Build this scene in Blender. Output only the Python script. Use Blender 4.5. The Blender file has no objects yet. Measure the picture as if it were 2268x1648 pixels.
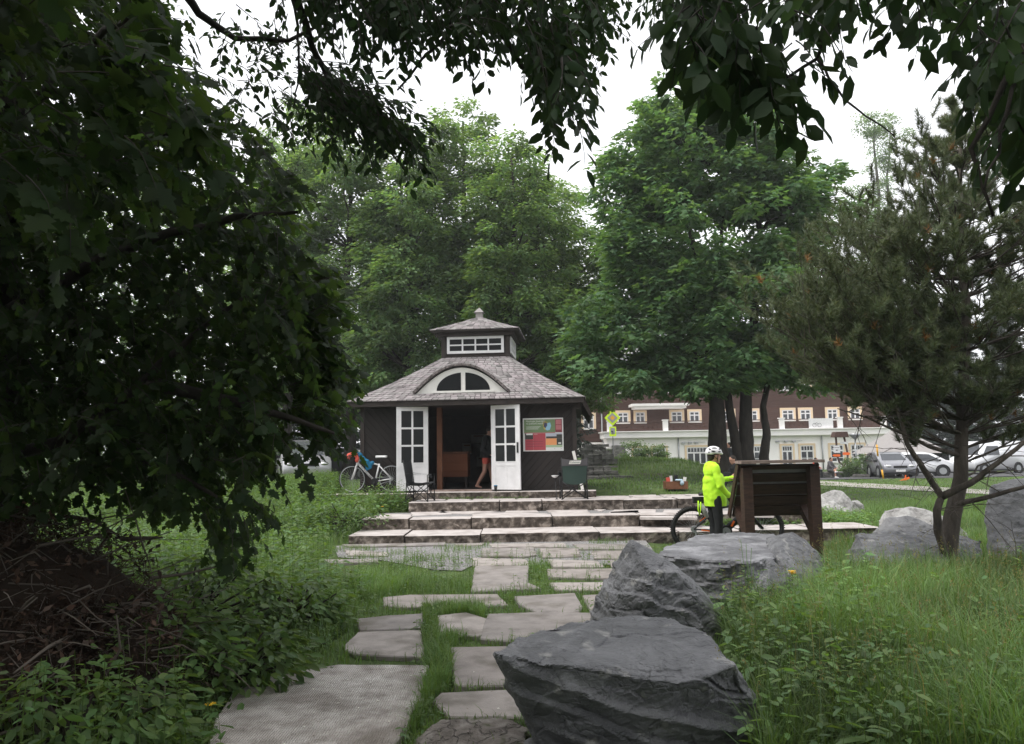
import bpy, bmesh, math, random
import numpy as np
from mathutils import Vector, Matrix, noise
R = math.radians
scene = bpy.context.scene
COL = scene.collection

# ------------------------------------------------------------ camera
CAM = Vector((0, 0, 1.6)); FP = 1740.0; PITCH = math.atan(179 / FP); ROLL = 0.016
F = Vector((0, math.cos(PITCH), math.sin(PITCH)))
R0 = Vector((1, 0, 0)); U0 = R0.cross(F)
CR = R0 * math.cos(ROLL) - U0 * math.sin(ROLL)
CU = U0 * math.cos(ROLL) + R0 * math.sin(ROLL)
cd = bpy.data.cameras.new('camera'); cam = bpy.data.objects.new('camera', cd); COL.objects.link(cam)
cam.matrix_world = Matrix(((CR.x, CU.x, -F.x, CAM.x), (CR.y, CU.y, -F.y, CAM.y), (CR.z, CU.z, -F.z, CAM.z), (0, 0, 0, 1)))
cd.sensor_width = 36; cd.lens = 36 * FP / 2268; cd.clip_start = 0.05; cd.clip_end = 2000
scene.camera = cam

# ------------------------------------------------------------ light
SUN_EL, SUN_AZ = R(62), R(248)      # azimuth clockwise from +Y (the view direction)
w = bpy.data.worlds.new('World'); scene.world = w; w.use_nodes = True
nt = w.node_tree; nt.nodes.clear()
sky = nt.nodes.new('ShaderNodeTexSky'); sky.sky_type = 'NISHITA'; sky.sun_disc = False
sky.sun_elevation = SUN_EL; sky.sun_rotation = SUN_AZ; sky.air_density = 1.0; sky.dust_density = 3.0
hs = nt.nodes.new('ShaderNodeHueSaturation'); hs.inputs['Saturation'].default_value = 0.25
mx = nt.nodes.new('ShaderNodeMix'); mx.data_type = 'RGBA'; mx.inputs[0].default_value = 0.7
mx.inputs[7].default_value = (10.2, 10.3, 10.6, 1)          # the even cloud deck
bg = nt.nodes.new('ShaderNodeBackground'); bg.inputs['Strength'].default_value = 0.13
wo = nt.nodes.new('ShaderNodeOutputWorld')
nt.links.new(sky.outputs[0], hs.inputs['Color']); nt.links.new(hs.outputs[0], mx.inputs[6])
nt.links.new(mx.outputs[2], bg.inputs['Color']); nt.links.new(bg.outputs[0], wo.inputs['Surface'])
sl = bpy.data.lights.new('sun', 'SUN'); sl.energy = 1.9; sl.angle = R(25); sl.color = (1, .97, .92)
so = bpy.data.objects.new('sun', sl); COL.objects.link(so)
sd = Vector((math.sin(SUN_AZ) * math.cos(SUN_EL), math.cos(SUN_AZ) * math.cos(SUN_EL), math.sin(SUN_EL)))
so.rotation_euler = sd.to_track_quat('Z', 'Y').to_euler(); so.location = (0, -5, 30)
scene.view_settings.view_transform = 'Standard'; scene.view_settings.look = 'None'
scene.view_settings.exposure = 0.55; scene.view_settings.gamma = 1
scene.render.engine = 'CYCLES'
try:
    scene.cycles.max_bounces = 6; scene.cycles.diffuse_bounces = 3; scene.cycles.transparent_max_bounces = 4
    scene.cycles.transmission_bounces = 3; scene.cycles.glossy_bounces = 2
except Exception: pass

# ------------------------------------------------------------ terrain and pixel -> place helpers
def sstep(a, b, x):
    t = np.clip((x - a) / (b - a), 0, 1); return t * t * (3 - 2 * t)
def H(x, y):
    x = np.asarray(x, float); y = np.asarray(y, float)
    ramp = np.clip((y - 14.4) / 5.0, 0, 1) * .5 + .1 * sstep(19.4, 20.4, y)
    right = 1 - sstep(4.6, 7.2, x - .12 * (y - 14))
    left = 1 - .35 * sstep(-5, -9, x) * 1.0
    h = ramp * right * np.where(x < -4, left, 1)
    # tall grass bank right of the pavilion
    bank = sstep(26, 34, y) * (1 - sstep(60, 66, y)) * sstep(2.0, 4.5, x) * (1 - sstep(7.0, 10.0, x - .12 * (y - 30)))
    h = h + .55 * bank
    h = h - .3 * sstep(30, 55, y) * sstep(5, 14, x)
    h = h - .75 * sstep(36, 60, y) * (1 - sstep(60, 90, y)) * (1 - sstep(12, 16, x)) * 0
    h = h + .35 * sstep(2.2, 5.0, -x) * (1 - sstep(8, 13, y)) * sstep(1.0, 4, y)    # overgrown bank on the left
    h = h + 3.0 * sstep(90, 220, y) - .08 * sstep(2.0, 2.8, x) * (1 - sstep(6.5, 7.5, x)) * sstep(11, 12.2, y) * (1 - sstep(14.0, 14.6, y))
    h = h + .03 * np.sin(x * 1.3 + y * .7) * np.cos(y * .9 - x * .4) * sstep(1.2, 3.0, np.abs(x - .2)) * sstep(3.2, 5, np.abs(x - .5))
    return h
def h1(x, y): return float(H(x, y))
def ray(px, py): return F + CR * ((px - 1134) / FP) - CU * ((py - 824) / FP)
def W(px, py, D):
    d = ray(px, py); return CAM + d * (D / d.y)
def G(px, py, z=None):
    d = ray(px, py)
    if z is not None:
        return CAM + d * ((z - CAM.z) / d.z)
    z = 0.0
    for _ in range(25):
        p = CAM + d * ((z - CAM.z) / min(d.z, -1e-3)); z = .5 * z + .5 * h1(p.x, min(p.y, 90))
    return Vector((p.x, p.y, h1(p.x, p.y)))
def ppm(D): return FP / D      # picture units per metre

# ------------------------------------------------------------ mesh builder
class MB:
    def __init__(s): s.v = []; s.f = []; s.m = []; s.sm = []
    def add(s, vs, fs, mi=0, smooth=False):
        b = len(s.v); s.v += [Vector(p) for p in vs]
        for f in fs: s.f.append([b + i for i in f]); s.m.append(mi); s.sm.append(smooth)
        return s
    def box(s, c, d, mi=0, rot=None, taper=1.0):
        hx, hy, hz = d[0] / 2, d[1] / 2, d[2] / 2
        vs = [Vector((x * hx * (taper if z > 0 else 1), y * hy * (taper if z > 0 else 1), z * hz)) for z in (-1, 1) for x, y in ((-1, -1), (1, -1), (1, 1), (-1, 1))]
        if rot is not None: vs = [rot @ p for p in vs]
        vs = [p + Vector(c) for p in vs]
        return s.add(vs, [(3, 2, 1, 0), (4, 5, 6, 7), (0, 1, 5, 4), (1, 2, 6, 5), (2, 3, 7, 6), (3, 0, 4, 7)], mi)
    def bar(s, p, q, wd, ht, mi=0, up=(0, 0, 1)):
        p, q = Vector(p), Vector(q); d = (q - p); L = d.length; d.normalize()
        u = Vector(up)
        if abs(d.dot(u)) > .95: u = Vector((0, 1, 0)) if abs(d.y) < .9 else Vector((1, 0, 0))
        x = d.cross(u).normalized(); z = x.cross(d).normalized()
        vs = []
        for e in (p, q):
            for a, b in ((-1, -1), (1, -1), (1, 1), (-1, 1)): vs.append(e + x * a * wd / 2 + z * b * ht / 2)
        return s.add(vs, [(3, 2, 1, 0), (4, 5, 6, 7), (0, 1, 5, 4), (1, 2, 6, 5), (2, 3, 7, 6), (3, 0, 4, 7)], mi)
    def tube(s, pts, rad, n=8, mi=0, caps=True, smooth=True):
        pts = [Vector(p) for p in pts]
        if not hasattr(rad, '__len__'): rad = [rad] * len(pts)
        vs = []; ref = None
        for i, p in enumerate(pts):
            d = (pts[min(i + 1, len(pts) - 1)] - pts[max(i - 1, 0)]).normalized()
            if ref is None:
                ref = Vector((0, 0, 1)) if abs(d.z) < .9 else Vector((1, 0, 0))
            x = (ref - d * ref.dot(d)).normalized(); ref = x; y = d.cross(x)
            for k in range(n):
                a = 2 * math.pi * k / n; vs.append(p + (x * math.cos(a) + y * math.sin(a)) * rad[i])
        fs = []
        for i in range(len(pts) - 1):
            for k in range(n): fs.append((i * n + k, i * n + (k + 1) % n, (i + 1) * n + (k + 1) % n, (i + 1) * n + k))
        s.add(vs, fs, mi, smooth)
        if caps:
            b = len(s.v) - len(vs)
            s.f.append([b + k for k in range(n)][::-1]); s.m.append(mi); s.sm.append(False)
            s.f.append([b + (len(pts) - 1) * n + k for k in range(n)]); s.m.append(mi); s.sm.append(False)
        return s
    def cyl(s, p, q, r, n=12, mi=0): return s.tube([p, q], r, n, mi)
    def ring(s, c, ax, Rr, r, n=32, k=8, mi=0, sq=1.0):
        c, ax = Vector(c), Vector(ax).normalized()
        x = ax.orthogonal().normalized(); y = ax.cross(x); vs = []; fs = []
        for i in range(n):
            a = 2 * math.pi * i / n; d = x * math.cos(a) + y * math.sin(a)
            for j in range(k):
                b = 2 * math.pi * j / k; vs.append(c + d * (Rr + r * math.cos(b)) + ax * r * sq * math.sin(b))
        for i in range(n):
            for j in range(k): fs.append((i * k + j, ((i + 1) % n) * k + j, ((i + 1) % n) * k + (j + 1) % k, i * k + (j + 1) % k))
        return s.add(vs, fs, mi, True)
    def ell(s, c, r, nu=14, nv=9, mi=0, rot=None, zmin=-1.0):
        vs = []; fs = []
        for j in range(nv + 1):
            t = math.pi * j / nv
            for i in range(nu):
                a = 2 * math.pi * i / nu
                p = Vector((math.sin(t) * math.cos(a) * r[0], math.sin(t) * math.sin(a) * r[1], max(math.cos(t), zmin) * r[2]))
                if rot is not None: p = rot @ p
                vs.append(p + Vector(c))
        for j in range(nv):
            for i in range(nu): fs.append((j * nu + i, (j + 1) * nu + i, (j + 1) * nu + (i + 1) % nu, j * nu + (i + 1) % nu))
        return s.add(vs, fs, mi, True)
    def prism(s, poly, ext, mi=0):
        poly = [Vector(p) for p in poly]; ext = Vector(ext); n = len(poly)
        return s.add(poly + [p + ext for p in poly], [tuple(range(n))[::-1], tuple(range(n, 2 * n))] + [(i, (i + 1) % n, n + (i + 1) % n, n + i) for i in range(n)], mi)
    def loft(s, rings, mi=0, smooth=True, caps=True):
        n = len(rings[0]); vs = [p for r in rings for p in r]; fs = []
        for i in range(len(rings) - 1):
            for k in range(n): fs.append((i * n + k, i * n + (k + 1) % n, (i + 1) * n + (k + 1) % n, (i + 1) * n + k))
        if caps: fs += [tuple(range(n))[::-1], tuple(range((len(rings) - 1) * n, len(rings) * n))]
        return s.add(vs, fs, mi, smooth)
    def grid(s, nx, ny, fn, mi=0, smooth=True):
        vs = [fn(i / nx, j / ny) for j in range(ny + 1) for i in range(nx + 1)]
        return s.add(vs, [(j * (nx + 1) + i, j * (nx + 1) + i + 1, (j + 1) * (nx + 1) + i + 1, (j + 1) * (nx + 1) + i) for j in range(ny) for i in range(nx)], mi, smooth)
    def xf(s, M, start=0):
        for i in range(start, len(s.v)): s.v[i] = M @ s.v[i]
        return s
ORG = {}
def finish(name, me, mats, parent):
    if not isinstance(mats, (list, tuple)): mats = [mats]
    for m in mats: me.materials.append(m)
    o = bpy.data.objects.new(name, me); COL.objects.link(o)
    if parent is not None: o.parent = parent
    return o
def part(name, mb, mats, parent=None, org=None):
    """links mb (world coordinates) as ONE mesh; origin = the thing's base"""
    if parent is not None: org = ORG[parent.name]
    elif org is None: org = Vector((0, 0, 0))
    org = Vector(org)
    me = bpy.data.meshes.new(name)
    me.from_pydata([tuple(p - org) for p in mb.v], [], mb.f); me.update()
    me.polygons.foreach_set('material_index', mb.m); me.polygons.foreach_set('use_smooth', mb.sm)
    o = finish(name, me, mats, parent)
    if parent is None: o.location = org
    ORG[o.name] = org
    return o
def tag(o, label, cat, group=None):
    o['label'] = label; o['category'] = cat
    if group: o['group'] = group
    return o
def thing(name, label, cat, loc=(0, 0, 0), group=None):
    o = bpy.data.objects.new(name, None); COL.objects.link(o); o.location = loc
    o.empty_display_size = .2; ORG[o.name] = Vector(loc)
    return tag(o, label, cat, group)
def struct(name, mb, mats, kind='structure'):
    o = part(name, mb, mats); o['kind'] = kind; return o
def npmesh(name, V, loops, totals, mats, parent=None, col=None, org=None, smooth=False, mi=None):
    V = np.asarray(V, np.float32)
    if parent is not None: org = ORG[parent.name]
    if org is None: org = Vector((0, 0, 0))
    V = V - np.array(org, np.float32)
    me = bpy.data.meshes.new(name)
    me.vertices.add(len(V)); me.vertices.foreach_set('co', V.ravel())
    me.loops.add(len(loops)); me.loops.foreach_set('vertex_index', np.asarray(loops, np.int32))
    me.polygons.add(len(totals)); totals = np.asarray(totals, np.int32)
    st = np.zeros(len(totals), np.int32); st[1:] = np.cumsum(totals)[:-1]
    me.polygons.foreach_set('loop_start', st); me.polygons.foreach_set('loop_total', totals)
    if smooth: me.polygons.foreach_set('use_smooth', np.ones(len(totals), bool))
    me.update(calc_edges=True)
    if col is not None:
        a = me.color_attributes.new('Col', 'FLOAT_COLOR', 'POINT')
        c = np.ones((len(V), 4), np.float32); c[:, :3] = col; a.data.foreach_set('color', c.ravel())
    o = finish(name, me, mats, parent)
    if mi is not None: me.polygons.foreach_set('material_index', np.asarray(mi, np.int32))
    if parent is None: o.location = org
    ORG[o.name] = Vector(org); return o
def bake(o):
    """replace o's mesh by its evaluated mesh (modifiers applied)"""
    dg = bpy.context.evaluated_depsgraph_get(); dg.update()
    me = bpy.data.meshes.new_from_object(o.evaluated_get(dg)); o.modifiers.clear(); o.data = me; return o
def text_mb(s, size, M, mi=0, mb=None, ext=0.001, sx=1.0, align='LEFT'):
    cu = bpy.data.curves.new('t', 'FONT'); cu.body = s; cu.size = size; cu.extrude = ext; cu.resolution_u = 2; cu.align_x = align
    o = bpy.data.objects.new('t', cu); COL.objects.link(o)
    dg = bpy.context.evaluated_depsgraph_get(); dg.update()
    me = bpy.data.meshes.new_from_object(o.evaluated_get(dg))
    mb = mb or MB()
    mb.add([M @ Vector((v.co.x * sx, v.co.y, v.co.z)) for v in me.vertices], [list(p.vertices) for p in me.polygons], mi)
    bpy.data.objects.remove(o); bpy.data.curves.remove(cu); bpy.data.meshes.remove(me)
    return mb
# ------------------------------------------------------------ materials
def mat(name, col, rough=.7, metal=0, bump=0, bscale=20, var=0, vscale=5, spec=.35, coat=0):
    m = bpy.data.materials.new(name); m.use_nodes = True; t = m.node_tree; b = t.nodes['Principled BSDF']
    b.inputs['Base Color'].default_value = (*col, 1); b.inputs['Roughness'].default_value = rough
    b.inputs['Metallic'].default_value = metal; b.inputs['Specular IOR Level'].default_value = spec
    if coat: b.inputs['Coat Weight'].default_value = coat
    tc = t.nodes.new('ShaderNodeTexCoord')
    if var:
        n = t.nodes.new('ShaderNodeTexNoise'); n.inputs['Scale'].default_value = vscale; n.inputs['Detail'].default_value = 6
        t.links.new(tc.outputs['Object'], n.inputs['Vector'])
        r = t.nodes.new('ShaderNodeMapRange'); r.inputs['From Min'].default_value = .3; r.inputs['From Max'].default_value = .7
        r.inputs['To Min'].default_value = 1 - var; r.inputs['To Max'].default_value = 1 + var
        t.links.new(n.outputs['Fac'], r.inputs['Value'])
        mu = t.nodes.new('ShaderNodeMix'); mu.data_type = 'RGBA'; mu.blend_type = 'MULTIPLY'; mu.inputs[0].default_value = 1
        mu.inputs[6].default_value = (*col, 1); t.links.new(r.outputs[0], mu.inputs[7]); t.links.new(mu.outputs[2], b.inputs['Base Color'])
    if bump:
        n = t.nodes.new('ShaderNodeTexNoise'); n.inputs['Scale'].default_value = bscale; n.inputs['Detail'].default_value = 8
        t.links.new(tc.outputs['Object'], n.inputs['Vector'])
        bp = t.nodes.new('ShaderNodeBump'); bp.inputs['Strength'].default_value = bump; bp.inputs['Distance'].default_value = .02
        t.links.new(n.outputs['Fac'], bp.inputs['Height']); t.links.new(bp.outputs[0], b.inputs['Normal'])
    return m
def ramp_mat(name, stops, scale=4, detail=8, rough=.8, bump=.5, bscale=None, bdist=.02, stretch=(1, 1, 1), rot=(0, 0, 0), dist=0, spec=.3, second=None):
    m = bpy.data.materials.new(name); m.use_nodes = True; t = m.node_tree; b = t.nodes['Principled BSDF']
    b.inputs['Roughness'].default_value = rough; b.inputs['Specular IOR Level'].default_value = spec
    tc = t.nodes.new('ShaderNodeTexCoord'); mp = t.nodes.new('ShaderNodeMapping')
    mp.inputs['Scale'].default_value = stretch; mp.inputs['Rotation'].default_value = rot
    t.links.new(tc.outputs['Object'], mp.inputs['Vector'])
    n = t.nodes.new('ShaderNodeTexNoise'); n.inputs['Scale'].default_value = scale; n.inputs['Detail'].default_value = detail; n.inputs['Distortion'].default_value = dist
    n.inputs['Roughness'].default_value = .62
    t.links.new(mp.outputs[0], n.inputs['Vector'])
    cr = t.nodes.new('ShaderNodeValToRGB'); e = cr.color_ramp.elements
    while len(e) < len(stops): e.new(.5)
    for el, (p, c) in zip(e, stops): el.position = p; el.color = (*c, 1)
    t.links.new(n.outputs['Fac'], cr.inputs[0]); last = cr.outputs[0]
    if second:      # (colour, scale, threshold, softness): patches of lichen, dirt
        c2, s2, th, so_ = second
        n2 = t.nodes.new('ShaderNodeTexNoise'); n2.inputs['Scale'].default_value = s2; n2.inputs['Detail'].default_value = 7
        t.links.new(tc.outputs['Object'], n2.inputs['Vector'])
        r = t.nodes.new('ShaderNodeMapRange'); r.inputs['From Min'].default_value = th; r.inputs['From Max'].default_value = th + so_
        t.links.new(n2.outputs['Fac'], r.inputs['Value'])
        mu = t.nodes.new('ShaderNodeMix'); mu.data_type = 'RGBA'; t.links.new(r.outputs[0], mu.inputs[0]); t.links.new(last, mu.inputs[6]); mu.inputs[7].default_value = (*c2, 1)
        last = mu.outputs[2]
    t.links.new(last, b.inputs['Base Color'])
    if bump:
        n3 = t.nodes.new('ShaderNodeTexNoise'); n3.inputs['Scale'].default_value = bscale or scale * 3; n3.inputs['Detail'].default_value = 10; n3.inputs['Roughness'].default_value = .7
        t.links.new(mp.outputs[0], n3.inputs['Vector'])
        bp = t.nodes.new('ShaderNodeBump'); bp.inputs['Strength'].default_value = bump; bp.inputs['Distance'].default_value = bdist
        t.links.new(n3.outputs['Fac'], bp.inputs['Height']); t.links.new(bp.outputs[0], b.inputs['Normal'])
    return m
def board_mat(name, c1, c2, width, rot, rough=.75, gap=.5):
    """boards: each gets its own tone, with a groove between (object space, rotated)"""
    m = bpy.data.materials.new(name); m.use_nodes = True; t = m.node_tree; b = t.nodes['Principled BSDF']; b.inputs['Roughness'].default_value = rough
    b.inputs['Specular IOR Level'].default_value = .25
    tc = t.nodes.new('ShaderNodeTexCoord'); mp = t.nodes.new('ShaderNodeMapping'); mp.inputs['Rotation'].default_value = rot
    t.links.new(tc.outputs['Object'], mp.inputs['Vector'])
    sx = t.nodes.new('ShaderNodeSeparateXYZ'); t.links.new(mp.outputs[0], sx.inputs[0])
    dv = t.nodes.new('ShaderNodeMath'); dv.operation = 'DIVIDE'; dv.inputs[1].default_value = width; t.links.new(sx.outputs['Z'], dv.inputs[0])
    fl = t.nodes.new('ShaderNodeMath'); fl.operation = 'FLOOR'; t.links.new(dv.outputs[0], fl.inputs[0])
    fr = t.nodes.new('ShaderNodeMath'); fr.operation = 'FRACT'; t.links.new(dv.outputs[0], fr.inputs[0])
    wn = t.nodes.new('ShaderNodeTexWhiteNoise'); wn.noise_dimensions = '1D'; t.links.new(fl.outputs[0], wn.inputs['W'])
    n = t.nodes.new('ShaderNodeTexNoise'); n.inputs['Scale'].default_value = 3; n.inputs['Detail'].default_value = 8
    m2 = t.nodes.new('ShaderNodeMapping'); m2.inputs['Scale'].default_value = (.6, .6, 12); t.links.new(mp.outputs[0], m2.inputs[0]); t.links.new(m2.outputs[0], n.inputs['Vector'])
    ad = t.nodes.new('ShaderNodeMath'); ad.operation = 'MULTIPLY_ADD'; ad.inputs[1].default_value = .5; t.links.new(wn.outputs['Value'], ad.inputs[0])
    ms = t.nodes.new('ShaderNodeMath'); ms.operation = 'MULTIPLY'; ms.inputs[1].default_value = .6; t.links.new(n.outputs['Fac'], ms.inputs[0]); t.links.new(ms.outputs[0], ad.inputs[2])
    mu = t.nodes.new('ShaderNodeMix'); mu.data_type = 'RGBA'; mu.inputs[6].default_value = (*c1, 1); mu.inputs[7].default_value = (*c2, 1)
    t.links.new(ad.outputs[0], mu.inputs[0]); t.links.new(mu.outputs[2], b.inputs['Base Color'])
    pp = t.nodes.new('ShaderNodeMath'); pp.operation = 'PINGPONG'; pp.inputs[1].default_value = .5; t.links.new(fr.outputs[0], pp.inputs[0])
    mr = t.nodes.new('ShaderNodeMapRange'); mr.inputs['From Max'].default_value = .08; t.links.new(pp.outputs[0], mr.inputs['Value'])
    bp = t.nodes.new('ShaderNodeBump'); bp.inputs['Strength'].default_value = gap; bp.inputs['Distance'].default_value = .02
    t.links.new(mr.outputs[0], bp.inputs['Height']); t.links.new(bp.outputs[0], b.inputs['Normal'])
    return m
def leaf_mat(name, col, trans=.35, rough=.5, spec=.35, tcol=None):
    m = bpy.data.materials.new(name); m.use_nodes = True; t = m.node_tree; b = t.nodes['Principled BSDF']
    b.inputs['Roughness'].default_value = rough; b.inputs['Specular IOR Level'].default_value = spec
    at = t.nodes.new('ShaderNodeAttribute'); at.attribute_name = 'Col'
    mu = t.nodes.new('ShaderNodeMix'); mu.data_type = 'RGBA'; mu.blend_type = 'MULTIPLY'; mu.inputs[0].default_value = 1; mu.inputs[6].default_value = (*col, 1)
    t.links.new(at.outputs['Color'], mu.inputs[7]); t.links.new(mu.outputs[2], b.inputs['Base Color'])
    tr = t.nodes.new('ShaderNodeBsdfTranslucent'); tm = t.nodes.new('ShaderNodeMix'); tm.data_type = 'RGBA'; tm.blend_type = 'MULTIPLY'; tm.inputs[0].default_value = 1
    tm.inputs[6].default_value = (*(tcol or (col[0] * 1.9, col[1] * 1.9, col[2] * .7)), 1); t.links.new(at.outputs['Color'], tm.inputs[7]); t.links.new(tm.outputs[2], tr.inputs['Color'])
    mix = t.nodes.new('ShaderNodeMixShader'); mix.inputs[0].default_value = trans
    t.links.new(b.outputs[0], mix.inputs[1]); t.links.new(tr.outputs[0], mix.inputs[2]); t.links.new(mix.outputs[0], t.nodes['Material Output'].inputs['Surface'])
    return m
M = {}
M['white'] = mat('white_paint', (.68, .67, .672), .5, var=.09, vscale=5, bump=.1, bscale=25)
M['whitetrim'] = mat('off_white_paint', (.70, .68, .64), .5, var=.06)
M['darkwall'] = board_mat('dark_stained_boards', (.011, .010, .009), (.030, .024, .022), .13, (0, R(48), 0), gap=.8)
M['darkwood'] = mat('dark_stained_timber', (.028, .021, .018), .7, bump=.4, bscale=15, var=.3)
M['glass'] = mat('dark_window_glass', (.012, .013, .014), .25, spec=.22)
M['glass2'] = mat('house_window_glass', (.02, .024, .03), .1, spec=.8)
M['postwood'] = mat('reddish_timber', (.17, .07, .035), .6, bump=.3, var=.2)
M['counter'] = board_mat('counter_boards', (.16, .055, .03), (.26, .10, .05), .22, (0, 0, 0))
M['floor'] = mat('interior_floor', (.06, .05, .045), .7, var=.2)
M['boardwood'] = ramp_mat('brown_board_timber', [(.3, (.022, .012, .008)), (.55, (.05, .026, .017)), (.8, (.085, .046, .03))], 6, 8, .6, .5, 20, .01, (1, 1, 6))
M['boardtop'] = ramp_mat('weathered_board_edge', [(.3, (.14, .10, .085)), (.6, (.30, .23, .20)), (.8, (.42, .36, .32))], 5, 8, .7, .3, 20, .01, (1, 4, 4))
M['boardback'] = mat('grey_panel_back', (.24, .235, .23), .5, var=.2)
M['metal'] = mat('grey_metal', (.35, .36, .37), .4, .6)
M['chrome'] = mat('bright_metal', (.6, .6, .6), .25, .9)
M['black'] = mat('black_plastic', (.012, .012, .013), .5)
M['rubber'] = mat('tyre_rubber', (.018, .018, .018), .8, bump=.6, bscale=60)
M['orange'] = mat('orange_paint', (.9, .16, .02), .5)
M['yellow'] = mat('yellow_paint', (.75, .38, .03), .5)
M['fluo'] = mat('fluorescent_sign_yellow', (.62, .85, .02), .5)
M['hivis'] = mat('fluorescent_jacket_cloth', (.50, .86, .03), .7, bump=.5, bscale=9)
M['skin'] = mat('skin', (.48, .26, .19), .55, var=.08)
M['hair'] = mat('dark_hair', (.02, .014, .01), .7)
M['blackcloth'] = mat('black_cloth', (.012, .013, .014), .85, bump=.4)
M['bluecloth'] = mat('blue_cloth', (.01, .13, .25), .8, bump=.6, bscale=12)
M['redcloth'] = mat('red_cloth', (.55, .09, .06), .8, bump=.6, bscale=12)
M['greencloth'] = mat('green_chair_cloth', (.03, .055, .045), .8, bump=.3, bscale=8)
M['greycloth'] = mat('grey_chair_cloth', (.09, .085, .09), .8)
M['render'] = mat('white_render', (.86, .83, .81), .9, bump=.2, bscale=8, var=.05, vscale=.6)
M['cream'] = mat('cream_plaster', (.72, .56, .38), .85)
M['timber'] = board_mat('brown_log_cladding', (.045, .023, .017), (.095, .048, .036), .22, (0, 0, 0), gap=.9)
M['railwood'] = mat('brown_railing_wood', (.07, .035, .026), .7, var=.2)
M['roofgrey'] = ramp_mat('grey_sheet_roof', [(.3, (.13, .13, .14)), (.7, (.2, .2, .21))], 3, 5, .5, .2)
M['stone'] = ramp_mat('dark_slate_rock', [(.28, (.05, .051, .055)), (.5, (.11, .111, .118)), (.72, (.22, .22, .23))], 2.6, 15, .55, .85, 16, .022, (1, 1, 1.5), dist=.9, second=((.26, .255, .245), 7, .61, .08), spec=.5)
M['stonelight'] = ramp_mat('pale_granite_rock', [(.3, (.12, .115, .11)), (.5, (.3, .29, .28)), (.75, (.5, .49, .48))], 5, 12, .85, .8, 12, .03, dist=.5)
M['stonegrey'] = ramp_mat('grey_smooth_rock', [(.3, (.10, .10, .105)), (.5, (.19, .19, .195)), (.75, (.30, .295, .30))], 2.5, 12, .75, .6, 8, .03, dist=.8)
M['stonebrown'] = ramp_mat('brown_mossy_rock', [(.3, (.075, .065, .055)), (.5, (.16, .14, .125)), (.75, (.27, .25, .23))], 6, 12, .85, .8, 14, .02, dist=1.0, second=((.05, .06, .02), 6, .58, .1))
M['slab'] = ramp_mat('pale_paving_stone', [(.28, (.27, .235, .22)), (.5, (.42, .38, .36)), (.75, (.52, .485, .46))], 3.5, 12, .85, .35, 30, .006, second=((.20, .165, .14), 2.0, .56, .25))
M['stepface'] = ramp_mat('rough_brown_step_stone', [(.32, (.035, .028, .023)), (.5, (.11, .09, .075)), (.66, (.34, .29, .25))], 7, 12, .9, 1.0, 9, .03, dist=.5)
M['gravel'] = ramp_mat('grey_gravel', [(.35, (.10, .10, .10)), (.55, (.23, .22, .215)), (.7, (.42, .41, .40))], 45, 4, .95, 1, 70, .01)
M['pathgravel'] = ramp_mat('pale_path_gravel', [(.3, (.25, .22, .20)), (.7, (.42, .39, .36))], 6, 8, .95, .3)
M['bark'] = ramp_mat('grey_brown_bark', [(.3, (.03, .025, .02)), (.5, (.07, .058, .048)), (.75, (.13, .11, .095))], 9, 10, .9, 1, 14, .03, (1, 1, .3))
M['barkdark'] = ramp_mat('dark_bark', [(.3, (.015, .013, .011)), (.7, (.05, .042, .036))], 8, 8, .9, .9, 14, .02, (1, 1, .3))
M['twig'] = mat('thin_twigs', (.035, .028, .022), .8)
M['deadtwig'] = mat('dead_twigs', (.12, .10, .085), .9)
M['straw'] = mat('dry_brown_needles', (.03, .02, .014), .95)
M['wallstone'] = ramp_mat('dry_stone_wall', [(.3, (.05, .05, .045)), (.5, (.13, .125, .115)), (.75, (.28, .27, .255))], 3, 9, .9, 1, 6, .05, (1, 1, 2.5))
M['grass'] = leaf_mat('grass_blades', (.105, .172, .056), .3, .55)
M['weed'] = leaf_mat('weed_leaves', (.092, .152, .052), .35, .5)
M['maple'] = leaf_mat('maple_leaves', (.095, .17, .08), .38, .5, .3)
M['lime'] = leaf_mat('lime_leaves', (.12, .19, .085), .42, .55, .25)
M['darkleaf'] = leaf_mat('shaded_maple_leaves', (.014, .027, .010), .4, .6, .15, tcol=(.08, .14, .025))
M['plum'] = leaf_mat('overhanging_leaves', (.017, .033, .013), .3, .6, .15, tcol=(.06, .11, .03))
M['needle'] = leaf_mat('pine_needles', (.092, .115, .058), .12, .5, .3)
M['spruce'] = leaf_mat('spruce_needles', (.018, .032, .018), .1, .7, .2)

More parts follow.
